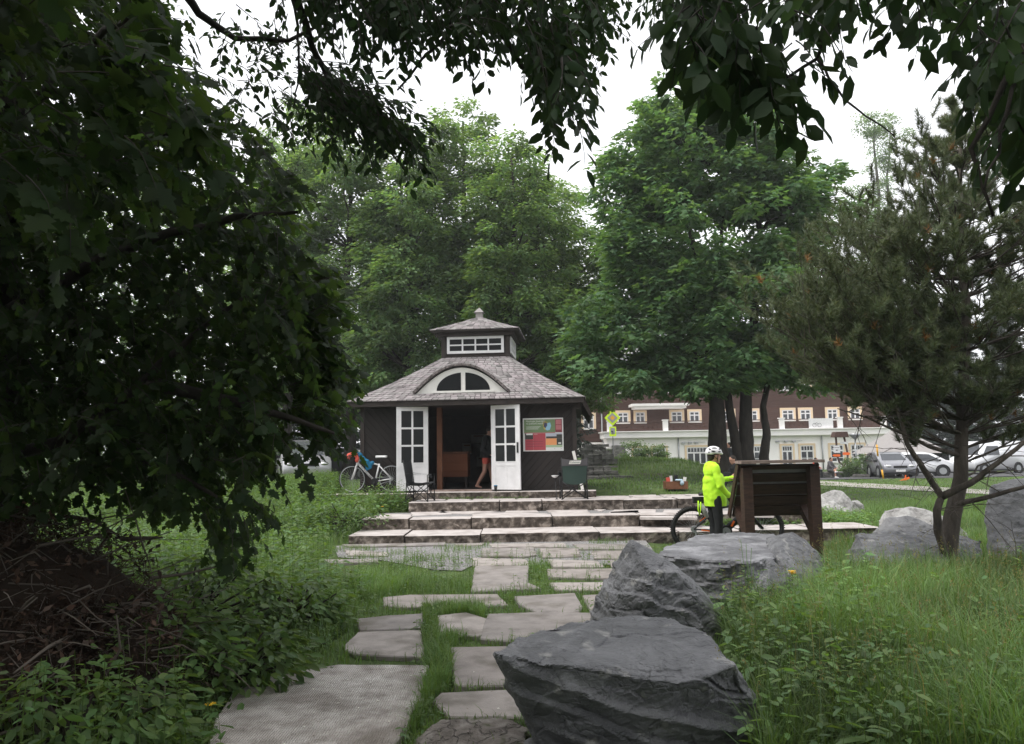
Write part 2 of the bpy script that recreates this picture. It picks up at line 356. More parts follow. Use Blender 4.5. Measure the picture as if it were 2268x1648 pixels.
def cracks(m, sc=2.6, wd=.035, st=.9):
    t = m.node_tree; b = t.nodes['Principled BSDF']; tc = t.nodes.new('ShaderNodeTexCoord'); n = t.nodes.new('ShaderNodeTexNoise'); n.inputs['Scale'].default_value = 2.5; n.inputs['Detail'].default_value = 5
    t.links.new(tc.outputs['Object'], n.inputs['Vector']); mx_ = t.nodes.new('ShaderNodeMix'); mx_.data_type = 'RGBA'; mx_.blend_type = 'LINEAR_LIGHT'; mx_.inputs[0].default_value = .35; t.links.new(tc.outputs['Object'], mx_.inputs[6]); t.links.new(n.outputs['Color'], mx_.inputs[7])
    mp = t.nodes.new('ShaderNodeMapping'); mp.inputs['Scale'].default_value = (1, .7, 2.2); mp.inputs['Rotation'].default_value = (.3, .35, .2); t.links.new(mx_.outputs[2], mp.inputs[0])
    v = t.nodes.new('ShaderNodeTexVoronoi'); v.feature = 'DISTANCE_TO_EDGE'; v.inputs['Scale'].default_value = sc; t.links.new(mp.outputs[0], v.inputs['Vector'])
    r = t.nodes.new('ShaderNodeMapRange'); r.inputs['From Max'].default_value = wd; t.links.new(v.outputs['Distance'], r.inputs['Value'])
    bp = t.nodes.new('ShaderNodeBump'); bp.inputs['Strength'].default_value = st; bp.inputs['Distance'].default_value = .02; t.links.new(r.outputs[0], bp.inputs['Height'])
    old = b.inputs['Normal'].links[0].from_socket; t.links.new(old, bp.inputs['Normal']); t.links.new(bp.outputs[0], b.inputs['Normal'])
cracks(M['stone'], 1.5, .022, .5); cracks(M['stonegrey'], 1.2, .02, .5); cracks(M['stonebrown'], 5)
M['finial'] = mat('weathered_grey_wood', (.27, .25, .24), .8, var=.15)
# ------------------------------------------------------------ ground, paths, paving (structure)
rs = np.random.RandomState(7)
def ground_axis(fine, coarse):
    return np.array(fine + coarse)
gx = np.concatenate([np.linspace(-420, -30, 20)[:-1], np.linspace(-30, -9, 26)[:-1], np.linspace(-9, 12, 106)[:-1], np.linspace(12, 40, 30)[:-1], np.linspace(40, 420, 18)])
gy = np.concatenate([np.linspace(-60, -2, 10)[:-1], np.linspace(-2, 24, 131)[:-1], np.linspace(24, 80, 60)[:-1], np.linspace(80, 700, 26)])
XX, YY = np.meshgrid(gx, gy); ZZ = H(XX, YY)
V = np.stack([XX.ravel(), YY.ravel(), ZZ.ravel()], 1); nxg = len(gx); nyg = len(gy)
idx = np.arange(nxg * nyg).reshape(nyg, nxg)
q = np.stack([idx[:-1, :-1], idx[:-1, 1:], idx[1:, 1:], idx[1:, :-1]], -1).reshape(-1, 4)
M['ground'] = ramp_mat('soil_and_grass_ground', [(.3, (.03, .045, .014)), (.5, (.06, .095, .024)), (.72, (.10, .14, .04))], 1.4, 12, .95, .8, 25, .03, second=((.07, .055, .035), .5, .60, .1))
go = npmesh('ground', V, q.ravel(), np.full(len(q), 4), [M['ground']], smooth=True); go['kind'] = 'structure'

def flat_poly(mb, pts, z, th=.03, jit=0, mi=0, bev=.012, seed=0):
    """a slab: polygon pts (xy) with ragged edge, slightly rounded rim, top at z"""
    rr = random.Random(seed); P = []
    n = len(pts)
    for i in range(n):
        a = Vector((pts[i][0], pts[i][1], 0)); b = Vector((pts[(i + 1) % n][0], pts[(i + 1) % n][1], 0)); L = (b - a).length
        k = max(1, int(L / .14)); nn = Vector((b.y - a.y, a.x - b.x, 0)).normalized() if L > 1e-6 else Vector((1, 0, 0))
        for j in range(k): P.append(a.lerp(b, j / k) + (nn * rr.uniform(-jit, jit) if j else Vector((0, 0, 0))))
    c = sum(P, Vector()) / len(P)
    rings = []
    for off, dz in ((0, -th), (0, -bev), (bev, 0)):
        rings.append([p + (c - p).normalized() * off + Vector((0, 0, z + dz)) for p in P])
    if sum((P[i].x * P[(i + 1) % len(P)].y - P[(i + 1) % len(P)].x * P[i].y) for i in range(len(P))) < 0: rings = [r[::-1] for r in rings]
    return mb.loft(rings, mi, False, True)
def Z5(X, Y): return 412.7 + X * .442, 1120.3 + Y * .442
def Z2(X, Y): return 1208.7 + X * .351, 766.5 + Y * .351
SL = [
 [(145,1060),(240,920),(420,850),(760,794),(1215,797),(1175,960),(1095,1110),(1045,1194),(985,1330),(60,1330)],
 [(790,690),(860,624),(1180,614),(1190,735),(1180,752),(860,737),(795,715)],
 [(850,562),(1000,545),(1185,535),(1180,609),(868,619)],
 [(1000,452),(1120,440),(1540,437),(1590,490),(1080,499),(1005,490)],
 [(1265,545),(1400,530),(1500,560),(1490,640),(1270,640)],
 [(1522,540),(1800,530),(2020,535),(2060,605),(1640,668),(1490,655)],
 [(1340,702),(1600,697),(1900,720),(1900,880),(1360,882)],
 [(1290,930),(1620,914),(1900,930),(1900,1045),(1330,1040),(1250,965)],
 [(1455,302),(1710,300),(1705,380),(1765,405),(1640,412),(1440,422)],
 [(1820,312),(2210,309),(2260,350),(2100,353),(1830,351)],
 [(1830,381),(2140,377),(2200,400),(2080,416),(1870,416)],
 [(1650,452),(1940,436),(1975,500),(1960,527),(1760,527),(1680,490)],
 [(1990,442),(2200,434),(2200,520),(2030,525)],
 [(1430,256),(1700,263),(1725,292),(1440,294)],
 [(1480,211),(1740,205),(1757,241),(1700,251),(1478,249)],
 [(1768,208),(1960,207),(1982,246),(1780,253)],
 [(1515,187),(1890,182),(1907,201),(1530,203)],
 [(1935,188),(2200,190),(2210,213),(1960,213)],
 [(2030,221),(2260,218),(2290,256),(2040,259)],
 [(1810,263),(2060,271),(2095,301),(1840,299)],
 [(780,191),(1300,181),(1302,193),(820,202)],
 [(1340,186),(1500,180),(1480,191),(1360,194)],
 [(790,216),(1010,229),(1012,246),(810,243)],
 [(690,266),(960,262),(965,277),(700,283)],
 [(2110,268),(2300,265),(2350,300),(2130,298)],
]
def P2(pt, z): g = G(*Z5(*pt), z); return (g.x, g.y)
slabs_w = []
M['slabs'] = [ramp_mat('paving_stone', [(.28, tuple(c * .72 for c in c0)), (.5, c0), (.75, tuple(min(1, c * 1.25) for c in c0))], 5.5, 14, .85, .6, 40, .007, second=((.13, .115, .095), 2.6, .52, .18)) for c0 in ((.25, .222, .205), (.29, .26, .24), (.23, .208, .195))]
M['ribbed'] = ramp_mat('ribbed_grey_slab', [(.3, (.22, .195, .17)), (.5, (.42, .385, .355)), (.7, (.58, .55, .52))], 6, 15, .8, .5, 55, .006, second=((.19, .165, .14), 2.2, .50, .2))
# ribs: shallow grooves cut across the near slab
t_ = M['ribbed'].node_tree; b_ = t_.nodes['Principled BSDF']; tc_ = t_.nodes.new('ShaderNodeTexCoord'); wv = t_.nodes.new('ShaderNodeTexWave')
wv.inputs['Scale'].default_value = 21; wv.inputs['Distortion'].default_value = 3.5; wv.inputs['Detail'].default_value = 5; wv.inputs['Detail Scale'].default_value = 2.5; wv.bands_direction = 'X'
bp_ = t_.nodes.new('ShaderNodeBump'); bp_.inputs['Strength'].default_value = .7; bp_.inputs['Distance'].default_value = .008
t_.links.new(tc_.outputs['Object'], wv.inputs['Vector']); t_.links.new(wv.outputs['Fac'], bp_.inputs['Height'])
old = b_.inputs['Normal'].links[0].from_socket; t_.links.new(old, bp_.inputs['Normal']); t_.links.new(bp_.outputs[0], b_.inputs['Normal'])
for i, s in enumerate(SL):
    pts = [P2(p, .05 if i else .06) for p in s]; k_s = 1.07 if 3 <= i <= 12 else 1.0; cx_, cy_ = sum(p[0] for p in pts) / len(pts), sum(p[1] for p in pts) / len(pts); pts = [(cx_ + (p[0] - cx_) * k_s, cy_ + (p[1] - cy_) * k_s) for p in pts]; slabs_w.append(pts)
    mb = MB(); flat_poly(mb, pts, .06 if i == 0 else .035 + .004 * (i % 3), .12, .006 if i < 13 else .02, 0, .010, i)
    o = struct('paving_slab', mb, [M['ribbed']] if i == 0 else [M['slabs'][i % 3]])
# gravel between the slabs before the steps
gp = [P2(p, .0) for p in [(740,205),(1300,182),(1500,178),(2300,176),(2400,300),(1440,300),(1380,330),(1240,325),(1000,280),(760,262)]]
mb = MB(); zg = .014
mb.add([(x, y, zg) for x, y in gp], [tuple(range(len(gp)))[::-1]]); struct('gravel', mb, [M['gravel']])
# pale path crossing the lawn far right
mb = MB(); L_ = []
for px in range(1640, 2500, 40):
    yy = 1072 + (px - 1830) * .055; a = G(px, yy - 5); b = G(px, yy + 5); L_.append((a, b))
mb.grid(len(L_) - 1, 3, lambda u, v: (lambda k, f: (lambda p: Vector((p.x, p.y, h1(p.x, p.y) + .03)))((L_[k][0].lerp(L_[k][1], v)).lerp(L_[min(k + 1, len(L_) - 1)][0].lerp(L_[min(k + 1, len(L_) - 1)][1], v), f)))(int(min(u * (len(L_) - 1), len(L_) - 1)), 0))
struct('gravel_path', mb, [M['pathgravel']])
# asphalt parking strip behind
M['asphalt'] = ramp_mat('asphalt', [(.3, (.05, .05, .052)), (.7, (.09, .09, .09))], 8, 8, .9, .3)
mb = MB(); mb.grid(40, 6, lambda u, v: (lambda x, y: Vector((x, y, h1(x, y) + .03)))(-40 + u * 100, 44 + v * 12 + 0 * u)); struct('parking_road', mb, [M['asphalt']])

# ------------------------------------------------------------ stone steps
def rough_block(mb, x0, x1, y0, y1, z0, z1, seed, rough=.022):
    """stone block: riven front, flat pale top. mats 0 top, 1 face"""
    rr = random.Random(seed); n = max(3, int((x1 - x0) / .08)); m = 5
    def f(u, v):
        x = x0 + (x1 - x0) * u; z = z0 + (z1 - z0) * v
        e = noise.noise(Vector((x * 3.1, z * 6, seed * 1.7))) * rough + noise.noise(Vector((x * 11, z * 16, seed))) * rough * .6
        ed = .02 * (max(0, 1 - u / .03) + max(0, (u - .97) / .03))
        top = .0 if v < 1 else 0
        return Vector((x, y0 + e + ed - (.012 if v > .8 else 0), z))
    b = len(mb.v); mb.grid(n, m, f, 1, False)
    top0 = b + m * (n + 1)
    tv = [mb.v[top0 + i] for i in range(n + 1)]
    tb = [Vector((x0 + (x1 - x0) * i / n, y1 + rr.uniform(-.01, .01), z1)) for i in range(n + 1)]
    mid = [Vector((p.x, p.y + .018, z1 + .006)) for p in tv]
    s = len(mb.v); mb.v += tv + mid + tb
    for i in range(n):
        mb.f.append([s + i, s + i + 1, s + n + 2 + i, s + n + 1 + i]); mb.m.append(0); mb.sm.append(False)
        mb.f.append([s + n + 1 + i, s + n + 2 + i, s + 2 * n + 3 + i, s + 2 * n + 2 + i]); mb.m.append(0); mb.sm.append(False)
    mb.add([(x0, y0 + .02, z0), (x0, y1, z0), (x0, y1, z1), (x0, y0 + .02, z1)], [(0, 3, 2, 1)], 1)
    mb.add([(x1, y0 + .02, z0), (x1, y1, z0), (x1, y1, z1), (x1, y0 + .02, z1)], [(0, 1, 2, 3)], 1)
    mb.add([(x0, y1, z0), (x1, y1, z0), (x1, y1, z1), (x0, y1, z1)], [(0, 3, 2, 1)], 1)
    return mb
def xat(px, D): return W(px, 1100, D).x
TIERS = [
 ('lowest long step of split stone blocks, in front of the gravel', 14.2, 15.35, -.1, .16, [770, 895, 1063, 1326, 1500, 1640, 1800, 1950]),
 ('second step from the ground, thick stone blocks with a rough front', 15.3, 15.95, -.02, .36, [800, 905, 1043, 1222, 1416, 1560, 1690, 1802]),
 ('upper long stone step below the camping chairs', 17.3, 17.95, .2, .55, [903, 1106, 1200, 1381, 1500, 1610]),
]
for ti, (lab, y0, y1, z0, z1, js) in enumerate(TIERS):
    xs = [xat(p, y0) for p in js]; t = thing('stone_step', lab, 'stone step', ((xs[0] + xs[-1]) / 2, y0, z0), 'stone steps up to the pavilion')
    for k in range(len(xs) - 1):
        mb = MB(); rr = random.Random(ti * 20 + k); dz = rr.uniform(-.012, .012); dy = rr.uniform(-.05, .05)
        rough_block(mb, xs[k] + .012, xs[k + 1] - .012, y0 + dy, y1, z0, z1 + dz, ti * 31 + k, .03)
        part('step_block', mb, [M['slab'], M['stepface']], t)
# terraces behind the step fronts: gravel bed with irregular flagstones
mb = MB()
for x0p, x1p, y0, y1, z in ((805, 1800, 15.9, 17.4, .335), (905, 1560, 17.9, 19.15, .528)):
    xa, xb = xat(x0p, y0) + .1, xat(x1p, y0) - .1; mb.box(((xa + xb) / 2, (y0 + y1) / 2, z - .2), (xb - xa, y1 - y0, .4))
struct('terrace_gravel', mb, [M['gravel']])
def ZT(poly, fn, z): return [(lambda g: (g.x, g.y))(G(*fn(*p), z)) for p in poly]
FL = [ZT(p, Z5, .36) for p in [[(1125,22),(1270,20),(1330,38),(1130,47)], [(1262,33),(1300,22),(1560,24),(1420,38)], [(1430,40),(1520,31),(1810,36),(1800,50),(1430,52)], [(1600,22),(1750,18),(1765,29),(1600,31)], [(1800,18),(2010,15),(2020,38),(1840,38)], [(2040,14),(2110,12),(2080,25)], [(2120,28),(2268,20),(2270,38),(2120,40)], [(930,52),(1120,50),(1130,40),(1000,38)]]]
FL += [ZT(p, Z2, .36) for p in [[(395,1055),(430,1030),(700,1028),(690,1056)], [(740,1056),(745,1030),(990,1033),(1000,1056)], [(1010,1056),(1040,1034),(1180,1036),(1190,1058)], [(1215,1060),(1230,1040),(1420,1040),(1440,1064)], [(595,1076),(600,1064),(950,1066),(955,1078)]]]
xx = xat(905, 18) + .2; rf = random.Random(4)
while xx < xat(1600, 18) - .3:
    wv_ = rf.uniform(.5, 1.1); yb = 17.98
    while yb < 18.9:
        dd = rf.uniform(.35, .6); FL.append([(xx + rf.uniform(-.06, .06), yb + rf.uniform(0, .05)), (xx + wv_ - .05 + rf.uniform(-.08, .06), yb + rf.uniform(0, .05)), (xx + wv_ - .06, min(yb + dd - .05, 19.1)), (xx + rf.uniform(-.05, .1), min(yb + dd - .06, 19.1))]); yb += dd
    xx += wv_
for i, p in enumerate(FL):
    zt = .352 if i < 13 else .545
    mb = MB(); flat_poly(mb, p, zt, .05, .02, 0, .008, i + 90); struct('flagstone', mb, [M['slab']])
# plinth of the pavilion
PA = R(5); PX, PY = -1.12, 19.3
PM = Matrix.Translation((PX, PY, 0)) @ Matrix.Rotation(-PA, 4, 'Z')
t = thing('stone_plinth', 'low mortared stone plinth under the dark wooden pavilion', 'plinth', (PX, PY, .5))
xs = [-3.75, -2.9, -1.2, .4, 1.3, 2.3, 3.1]
for k in range(6):
    mb = MB(); rough_block(mb, xs[k] + .006, xs[k + 1] - .006, -.62, 0.0, .45, .69 - (.02 if k < 2 else 0), 400 + k, .025); mb.xf(PM)
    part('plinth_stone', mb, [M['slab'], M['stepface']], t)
mb = MB(); mb.box((0, 2.68, .58), (5.3, 5.3, .2)); mb.xf(PM); part('plinth_floor', mb, [M['stepface']], t)

# ------------------------------------------------------------ pavilion
pav = thing('pavilion', 'small dark wooden pavilion with shingled roof, lantern top and open white doors', 'pavilion', (PX, PY, .69))
HW, DW = 2.6, 5.2; OX0, OX1 = -.97, .60; FZ = .695
def pbox(mb, x0, x1, y0, y1, z0, z1, mi=0): return mb.box(((x0 + x1) / 2, (y0 + y1) / 2, (z0 + z1) / 2), (x1 - x0, y1 - y0, z1 - z0), mi)
M['darkwall2'] = board_mat('dark_boards_other_slope', (.011, .010, .009), (.030, .024, .022), .13, (0, R(-48), 0), gap=.8)
M['inner'] = mat('interior_dark_boards', (.055, .035, .025), .8, var=.2)
mb = MB(); pbox(mb, -HW, OX0 - .08, 0, .1, FZ, 3.0); mb.xf(PM); part('wall', mb, [M['darkwall2']], pav)
mb = MB(); pbox(mb, OX1 + .08, HW, 0, .1, FZ, 3.0); mb.xf(PM); part('wall', mb, [M['darkwall']], pav)
mb = MB(); pbox(mb, OX0 - .08, OX1 + .08, 0, .1, 2.86, 3.0); mb.xf(PM); part('wall', mb, [M['darkwood']], pav)
mb = MB(); pbox(mb, HW - .1, HW, .102, DW, FZ, 3.0); mb.xf(PM); part('wall', mb, [M['darkwall']], pav)
mb = MB(); pbox(mb, -HW, -HW + .1, .102, DW, FZ, 3.0); mb.xf(PM); part('wall', mb, [M['darkwall']], pav)
mb = MB()    # back wall with a high window opening
pbox(mb, -HW + .1, .05, DW - .1, DW, FZ, 3.0); pbox(mb, .85, HW - .1, DW - .1, DW, FZ, 3.0); pbox(mb, .05, .85, DW - .1, DW, FZ, 2.62); pbox(mb, .05, .85, DW - .1, DW, 2.92, 3.0)
mb.xf(PM); part('wall', mb, [M['inner']], pav)
mb = MB(); pbox(mb, OX0 - .085, OX0 - .0, -.015, .12, FZ, 2.86); pbox(mb, OX1, OX1 + .085, -.015, .12, FZ, 2.86); pbox(mb, OX0 - .085, OX1 + .085, -.02, -.002, 2.78, 2.92); mb.xf(PM); part('door_frame', mb, [M['darkwood']], pav)
mb = MB(); pbox(mb, OX0, OX1, -.05, .1, FZ - .01, FZ + .035); mb.xf(PM); part('door_sill', mb, [M['boardtop']], pav)
mb = MB(); pbox(mb, -HW + .1, HW - .1, .101, DW - .1, FZ - .005, FZ + .01); mb.xf(PM); part('floor', mb, [M['floor']], pav)
for sx in (-1, 1):
    mb = MB(); pbox(mb, sx * (HW + .02) - .05, sx * (HW + .02) + .05, -.03, .06, FZ, 2.98)
    mb.xf(PM); part('corner_board', mb, [M['darkwood']], pav)
mb = MB(); pbox(mb, HW + .012, HW + .035, .12, .22, FZ, 2.75); mb.xf(PM); part('corner_trim', mb, [M['whitetrim']], pav)
# window with pale frame in the right wall
mb = MB(); pbox(mb, HW + .003, HW + .03, 1.6, 3.6, 1.5, 2.5); mb.xf(PM); wf = part('window', mb, [M['white']], pav)
mb = MB()
for k in range(4): pbox(mb, HW + .03, HW + .034, 1.66 + k * .48, 2.10 + k * .48, 1.56, 2.44)
mb.xf(PM); part('pane', mb, [M['glass']], wf)
# roof: eave box, shingled slopes
EX, EY0, EY1, EZ = 2.9, -.40, 5.60, 2.90; LH = .9; LC = 2.6
def prof(r, tot): s = r / tot; return EZ + 1.066 * s + .21 * s * s
EBX, EBR = -.13, 1.17
def front(x, r):
    z = prof(r, 2.05 + .05); t = abs(x - EBX) / EBR; r0 = .34
    if t < 1 and r >= r0 - 1e-6:
        hh = (1 - t * t) ** 1.1; ze = prof(r0, 2.1) + .68 * hh + .10 * (r - r0); k = .05
        d = ze - z; z = z + (d + math.sqrt(d * d + k * k)) / 2 if d > -.4 else z
    return z
def shingles(S, rows, wd, seed, dark=0):
    """S(u,v)->(point) ; v up the slope. returns arrays of thin overlapping shingles"""
    rr = random.Random(seed); Vv = []; Fc = []; Cc = []
    for i in range(rows):
        v0 = i / rows; v1 = min(1.0, (i + 1.35) / rows)
        a = S(0, v0); b = S(1, v0); L = (b - a).length
        nn = max(1, int(L / wd)); us = [0]
        while us[-1] < 1: us.append(us[-1] + rr.uniform(.7, 1.3) / nn)
        us[-1] = 1
        if len(us) > 2 and us[-1] - us[-2] < .3 / nn: us.pop(-2)
        for k in range(len(us) - 1):
            g = .05 / nn; u0, u1 = us[k] + g, us[k + 1] - g; dv = rr.uniform(-.10, .16) / rows; lift = rr.uniform(.014, .03)
            va = max(0, v0 - abs(dv)) if i else v0 - .15 / rows * rr.random()
            va = v0 + dv * .6 if i else v0
            p00, p10, p01, p11 = S(u0, max(va, 0)), S(u1, max(va, 0)), S(u0, v1), S(u1, v1)
            n = (p10 - p00).cross(p01 - p00); n.normalize()
            if n.z < 0: n = -n
            c = rr.uniform(.72, 1.18); tint = rr.uniform(-.03, .05)
            if rr.random() < .05: c *= .6
            b0 = len(Vv); Vv += [p00 + n * lift, p10 + n * lift, p11 + n * .004, p01 + n * .004, p00 - n * .004, p10 - n * .004]
            Fc += [(b0, b0 + 1, b0 + 2, b0 + 3), (b0 + 4, b0 + 5, b0 + 1, b0)]
            Cc += [(c * (1 + tint), c, c * (1 + tint * .6))] * 6
    return Vv, Fc, Cc
def shmesh(name, lists, parent, M4):
    Vv, Fc, Cc = [], [], []
    for a, b, c in lists:
        o = len(Vv); Vv += a; Fc += [tuple(i + o for i in f) for f in b]; Cc += c
    Vv = [M4 @ p for p in Vv]
    return npmesh(name, [tuple(p) for p in Vv], [i for f in Fc for i in f], [len(f) for f in Fc], [M['shingle']], parent, col=np.array(Cc))
M['shingle'] = leaf_mat('weathered_wooden_shingles', (.285, .262, .258), 0, .85, .2)
r0f = .34 / 2.1
def Sfront(u, v, va=0, vb=1):
    vv = va + (vb - va) * v; r = vv * 2.1; hx = EX + (LH - EX) * vv; x = -hx + 2 * hx * u
    return Vector((x, EY0 + r, front(x, r if vv >= r0f - 1e-9 and va > 0 else min(r, .339))))
def Sside(u, v, s):
    hy0 = EY0 + (LC - LH - EY0) * v; hy1 = EY1 + (LC + LH - EY1) * v; y = hy0 + (hy1 - hy0) * u if s > 0 else hy1 + (hy0 - hy1) * u
    return Vector((s * (EX + (LH - EX) * v), y, prof(2.1 * v, 2.1)))
def Sback(u, v):
    hx = EX + (LH - EX) * v; return Vector((hx - 2 * hx * u, EY1 + (LC + LH - EY1) * v, prof(2.1 * v, 2.1)))
roofL = [shingles(lambda u, v: Sfront(u, v, 0, r0f), 3, .15, 1), shingles(lambda u, v: Sfront(u, v, r0f, 1), 17, .15, 2),
         shingles(lambda u, v: Sside(u, v, 1), 20, .16, 3), shingles(lambda u, v: Sside(u, v, -1), 20, .16, 4), shingles(Sback, 20, .17, 5)]
rf_ = shmesh('roof', roofL, pav, PM)
# solid under the shingles
mb = MB()
mb.grid(40, 3, lambda u, v: PM @ (Sfront(u, v, 0, r0f) - Vector((0, 0, .012)))); mb.grid(48, 18, lambda u, v: PM @ (Sfront(u, v, r0f, 1) - Vector((0, 0, .014))))
mb.grid(4, 8, lambda u, v: PM @ (Sside(u, v, 1) - Vector((0, 0, .012)))); mb.grid(4, 8, lambda u, v: PM @ (Sside(u, v, -1) - Vector((0, 0, .012)))); mb.grid(4, 8, lambda u, v: PM @ (Sback(u, v) - Vector((0, 0, .012))))
b0 = MB(); pbox(b0, -EX + .03, EX - .03, EY0 + .03, EY1 - .03, EZ - .13, EZ - .015); b0.xf(PM); mb.add(b0.v, b0.f)
part('roof_boarding', mb, [M['darkwood']], rf_)
mb = MB(); pbox(mb, EX - .24, EX - .12, EY0 + .242, EY1 - .12, EZ - .27, EZ - .132); mb.xf(PM); part('eave_beam', mb, [M['darkwood']], pav)
# soffit kicks down over the right side
mb = MB(); mb.prism([(EX - .02, EY0 + .1, EZ - .02), (EX + .16, EY0 + .3, EZ - .42), (EX + .1, EY0 + .3, EZ - .46), (EX - .1, EY0 + .1, EZ - .1)], (.0, 5.2, 0)); mb.xf(PM); part('side_fascia', mb, [M['darkwood']], pav)
# fanlight under the eyebrow
y_ = EY0 + .34
def arc(sx, sz, n=28, z0=0):
    return [Vector((EBX + EBR * sx * (-1 + 2 * i / n), y_, prof(.34, 2.1) + z0 + .68 * sz * max(0, (1 - (-1 + 2 * i / n) ** 2)) ** 1.1)) for i in range(n + 1)]
mb = MB(); mb.prism(arc(.97, .93), (0, .04, 0)); mb.xf(PM); mb.xf(Matrix.Translation((0, 0, 0)))
ew = part('dormer_window', mb, [M['whitetrim']], pav)
def half(s, n=12):
    cx = EBX + .05; r_ = .66; h_ = .44; zb = prof(.34, 2.1) + .07
    pts = [Vector((cx + s * .055, y_ - .012, zb))] + [Vector((cx + s * (.055 + (r_ - .055) * math.sin(math.pi / 2 * (1 - i / n))), y_ - .012, zb + h_ * math.sqrt(max(0, 1 - ((.055 + (r_ - .055) * math.sin(math.pi / 2 * (1 - i / n))) / r_) ** 2)))) for i in range(n + 1)]
    return pts
for s in (-1, 1):
    mb = MB(); mb.prism(half(s), (0, .01, 0)); mb.xf(PM); part('pane', mb, [M['glass']], ew)
mb = MB(); pbox(mb, EBX - .72, EBX + .82, y_ - .03, y_ - .002, prof(.34, 2.1) + .015, prof(.34, 2.1) + .06); mb.xf(PM); part('window_sill', mb, [M['whitetrim']], ew)
mb = MB(); a1 = arc(1.0, 1.0, 40, .0); a2 = arc(1.03, 1.0, 40, .045)
rings = []
for p, q_ in zip(a1, a2): rings.append([p + Vector((0, -.10, 0)), p + Vector((0, .02, 0)), q_ + Vector((0, .02, 0)), q_ + Vector((0, -.10, .005))])
mb.loft(rings, 0, False); mb.xf(PM); part('dormer_lip', mb, [ramp_mat('ragged_shingle_ends', [(.35, (.035, .03, .028)), (.6, (.22, .19, .185))], 14, 6, .9, .8, 30, .03)], pav)
# lantern
lan = MB(); pbox(lan, -LH, LH, LC - LH, LC + LH, 4.0, 4.9); lan.xf(PM); lw = part('lantern', lan, [M['darkwood']], pav)
for q4 in ((-LH - .03, -LH + .09, LC - LH - .03, LC - LH + .05), (LH - .09, LH + .03, LC - LH - .03, LC - LH + .05), (LH - .05, LH + .03, LC + LH - .09, LC + LH + .02)):
    mb = MB(); pbox(mb, *q4, 4.1, 4.86); mb.xf(PM); part('corner_post', mb, [M['darkwood']], lw)
def multipane(T, wd, ht, nx, ny, fr, mu, glass, frame, parent, name='window'):
    """window in the local xz plane, facing -y; T places its centre"""
    mb = MB()
    for s in (-1, 1):
        mb.box((s * (wd - fr) / 2, 0, 0), (fr, .05, ht)); mb.box((0, 0.001, s * (ht - fr) / 2), (wd - 2 * fr, .048, fr))
    for i in range(1, nx): mb.box((-wd / 2 + fr + (wd - 2 * fr) * i / nx, .004, 0), (mu, .04, ht - 2 * fr))
    for j in range(1, ny): mb.box((0, .006, -ht / 2 + fr + (ht - 2 * fr) * j / ny), (wd - 2 * fr, .034, mu * .9))
    mb.xf(T); w_ = part(name, mb, [frame], parent)
    g = MB(); g.box((0, .014, 0), (wd - 2 * fr, .01, ht - 2 * fr)); g.xf(T); part('pane', g, [glass], w_)
    return w_
multipane(PM @ Matrix.Translation((0, LC - LH - .03, 4.51)), 1.54, .46, 4, 2, .07, .04, M['glass'], M['white'], lw)
multipane(PM @ Matrix.Translation((LH + .03, LC, 4.51)) @ Matrix.Rotation(R(90), 4, 'Z'), 1.54, .46, 4, 2, .07, .04, M['glass'], M['white'], lw)
LE = 1.2; LZ = 4.90
def Slan(k):
    Rk = Matrix.Rotation(R(90) * k, 4, 'Z')
    def S(u, v):
        hx = LE + (.07 - LE) * v; x = -hx + 2 * hx * u
        p = Rk @ Vector((x, -hx, 0)); return Vector((p.x, LC + p.y, LZ + .50 * v - .02 * math.sin(v * math.pi)))
    return S
lr = shmesh('lantern_roof', [shingles(Slan(k), 8, .15, 20 + k) for k in range(4)], pav, PM)
mb = MB(); mb.add([PM @ Vector(p) for p in [(-LE, LC - LE, LZ - .012), (LE, LC - LE, LZ - .012), (LE, LC + LE, LZ - .012), (-LE, LC + LE, LZ - .012), (0, LC, LZ + .47)]], [(0, 1, 4), (1, 2, 4), (2, 3, 4), (3, 0, 4)])
b0 = MB(); pbox(b0, -LE + .02, LE - .02, LC - LE + .02, LC + LE - .02, LZ - .05, LZ - .014); b0.box((0, LC, LZ - .1), (2.1, 2.1, .1)); b0.xf(PM); mb.add(b0.v, b0.f)
part('roof_boarding', mb, [M['darkwood']], lr)
mb = MB(); mb.box((0, LC, 5.44), (.19, .19, .2)); mb.add([(-.14, LC - .14, 5.54), (.14, LC - .14, 5.54), (.14, LC + .14, 5.54), (-.14, LC + .14, 5.54), (0, LC, 5.70)], [(3, 2, 1, 0), (0, 1, 4), (1, 2, 4), (2, 3, 4), (3, 0, 4)]); mb.xf(PM); part('finial', mb, [M['finial']], lr)
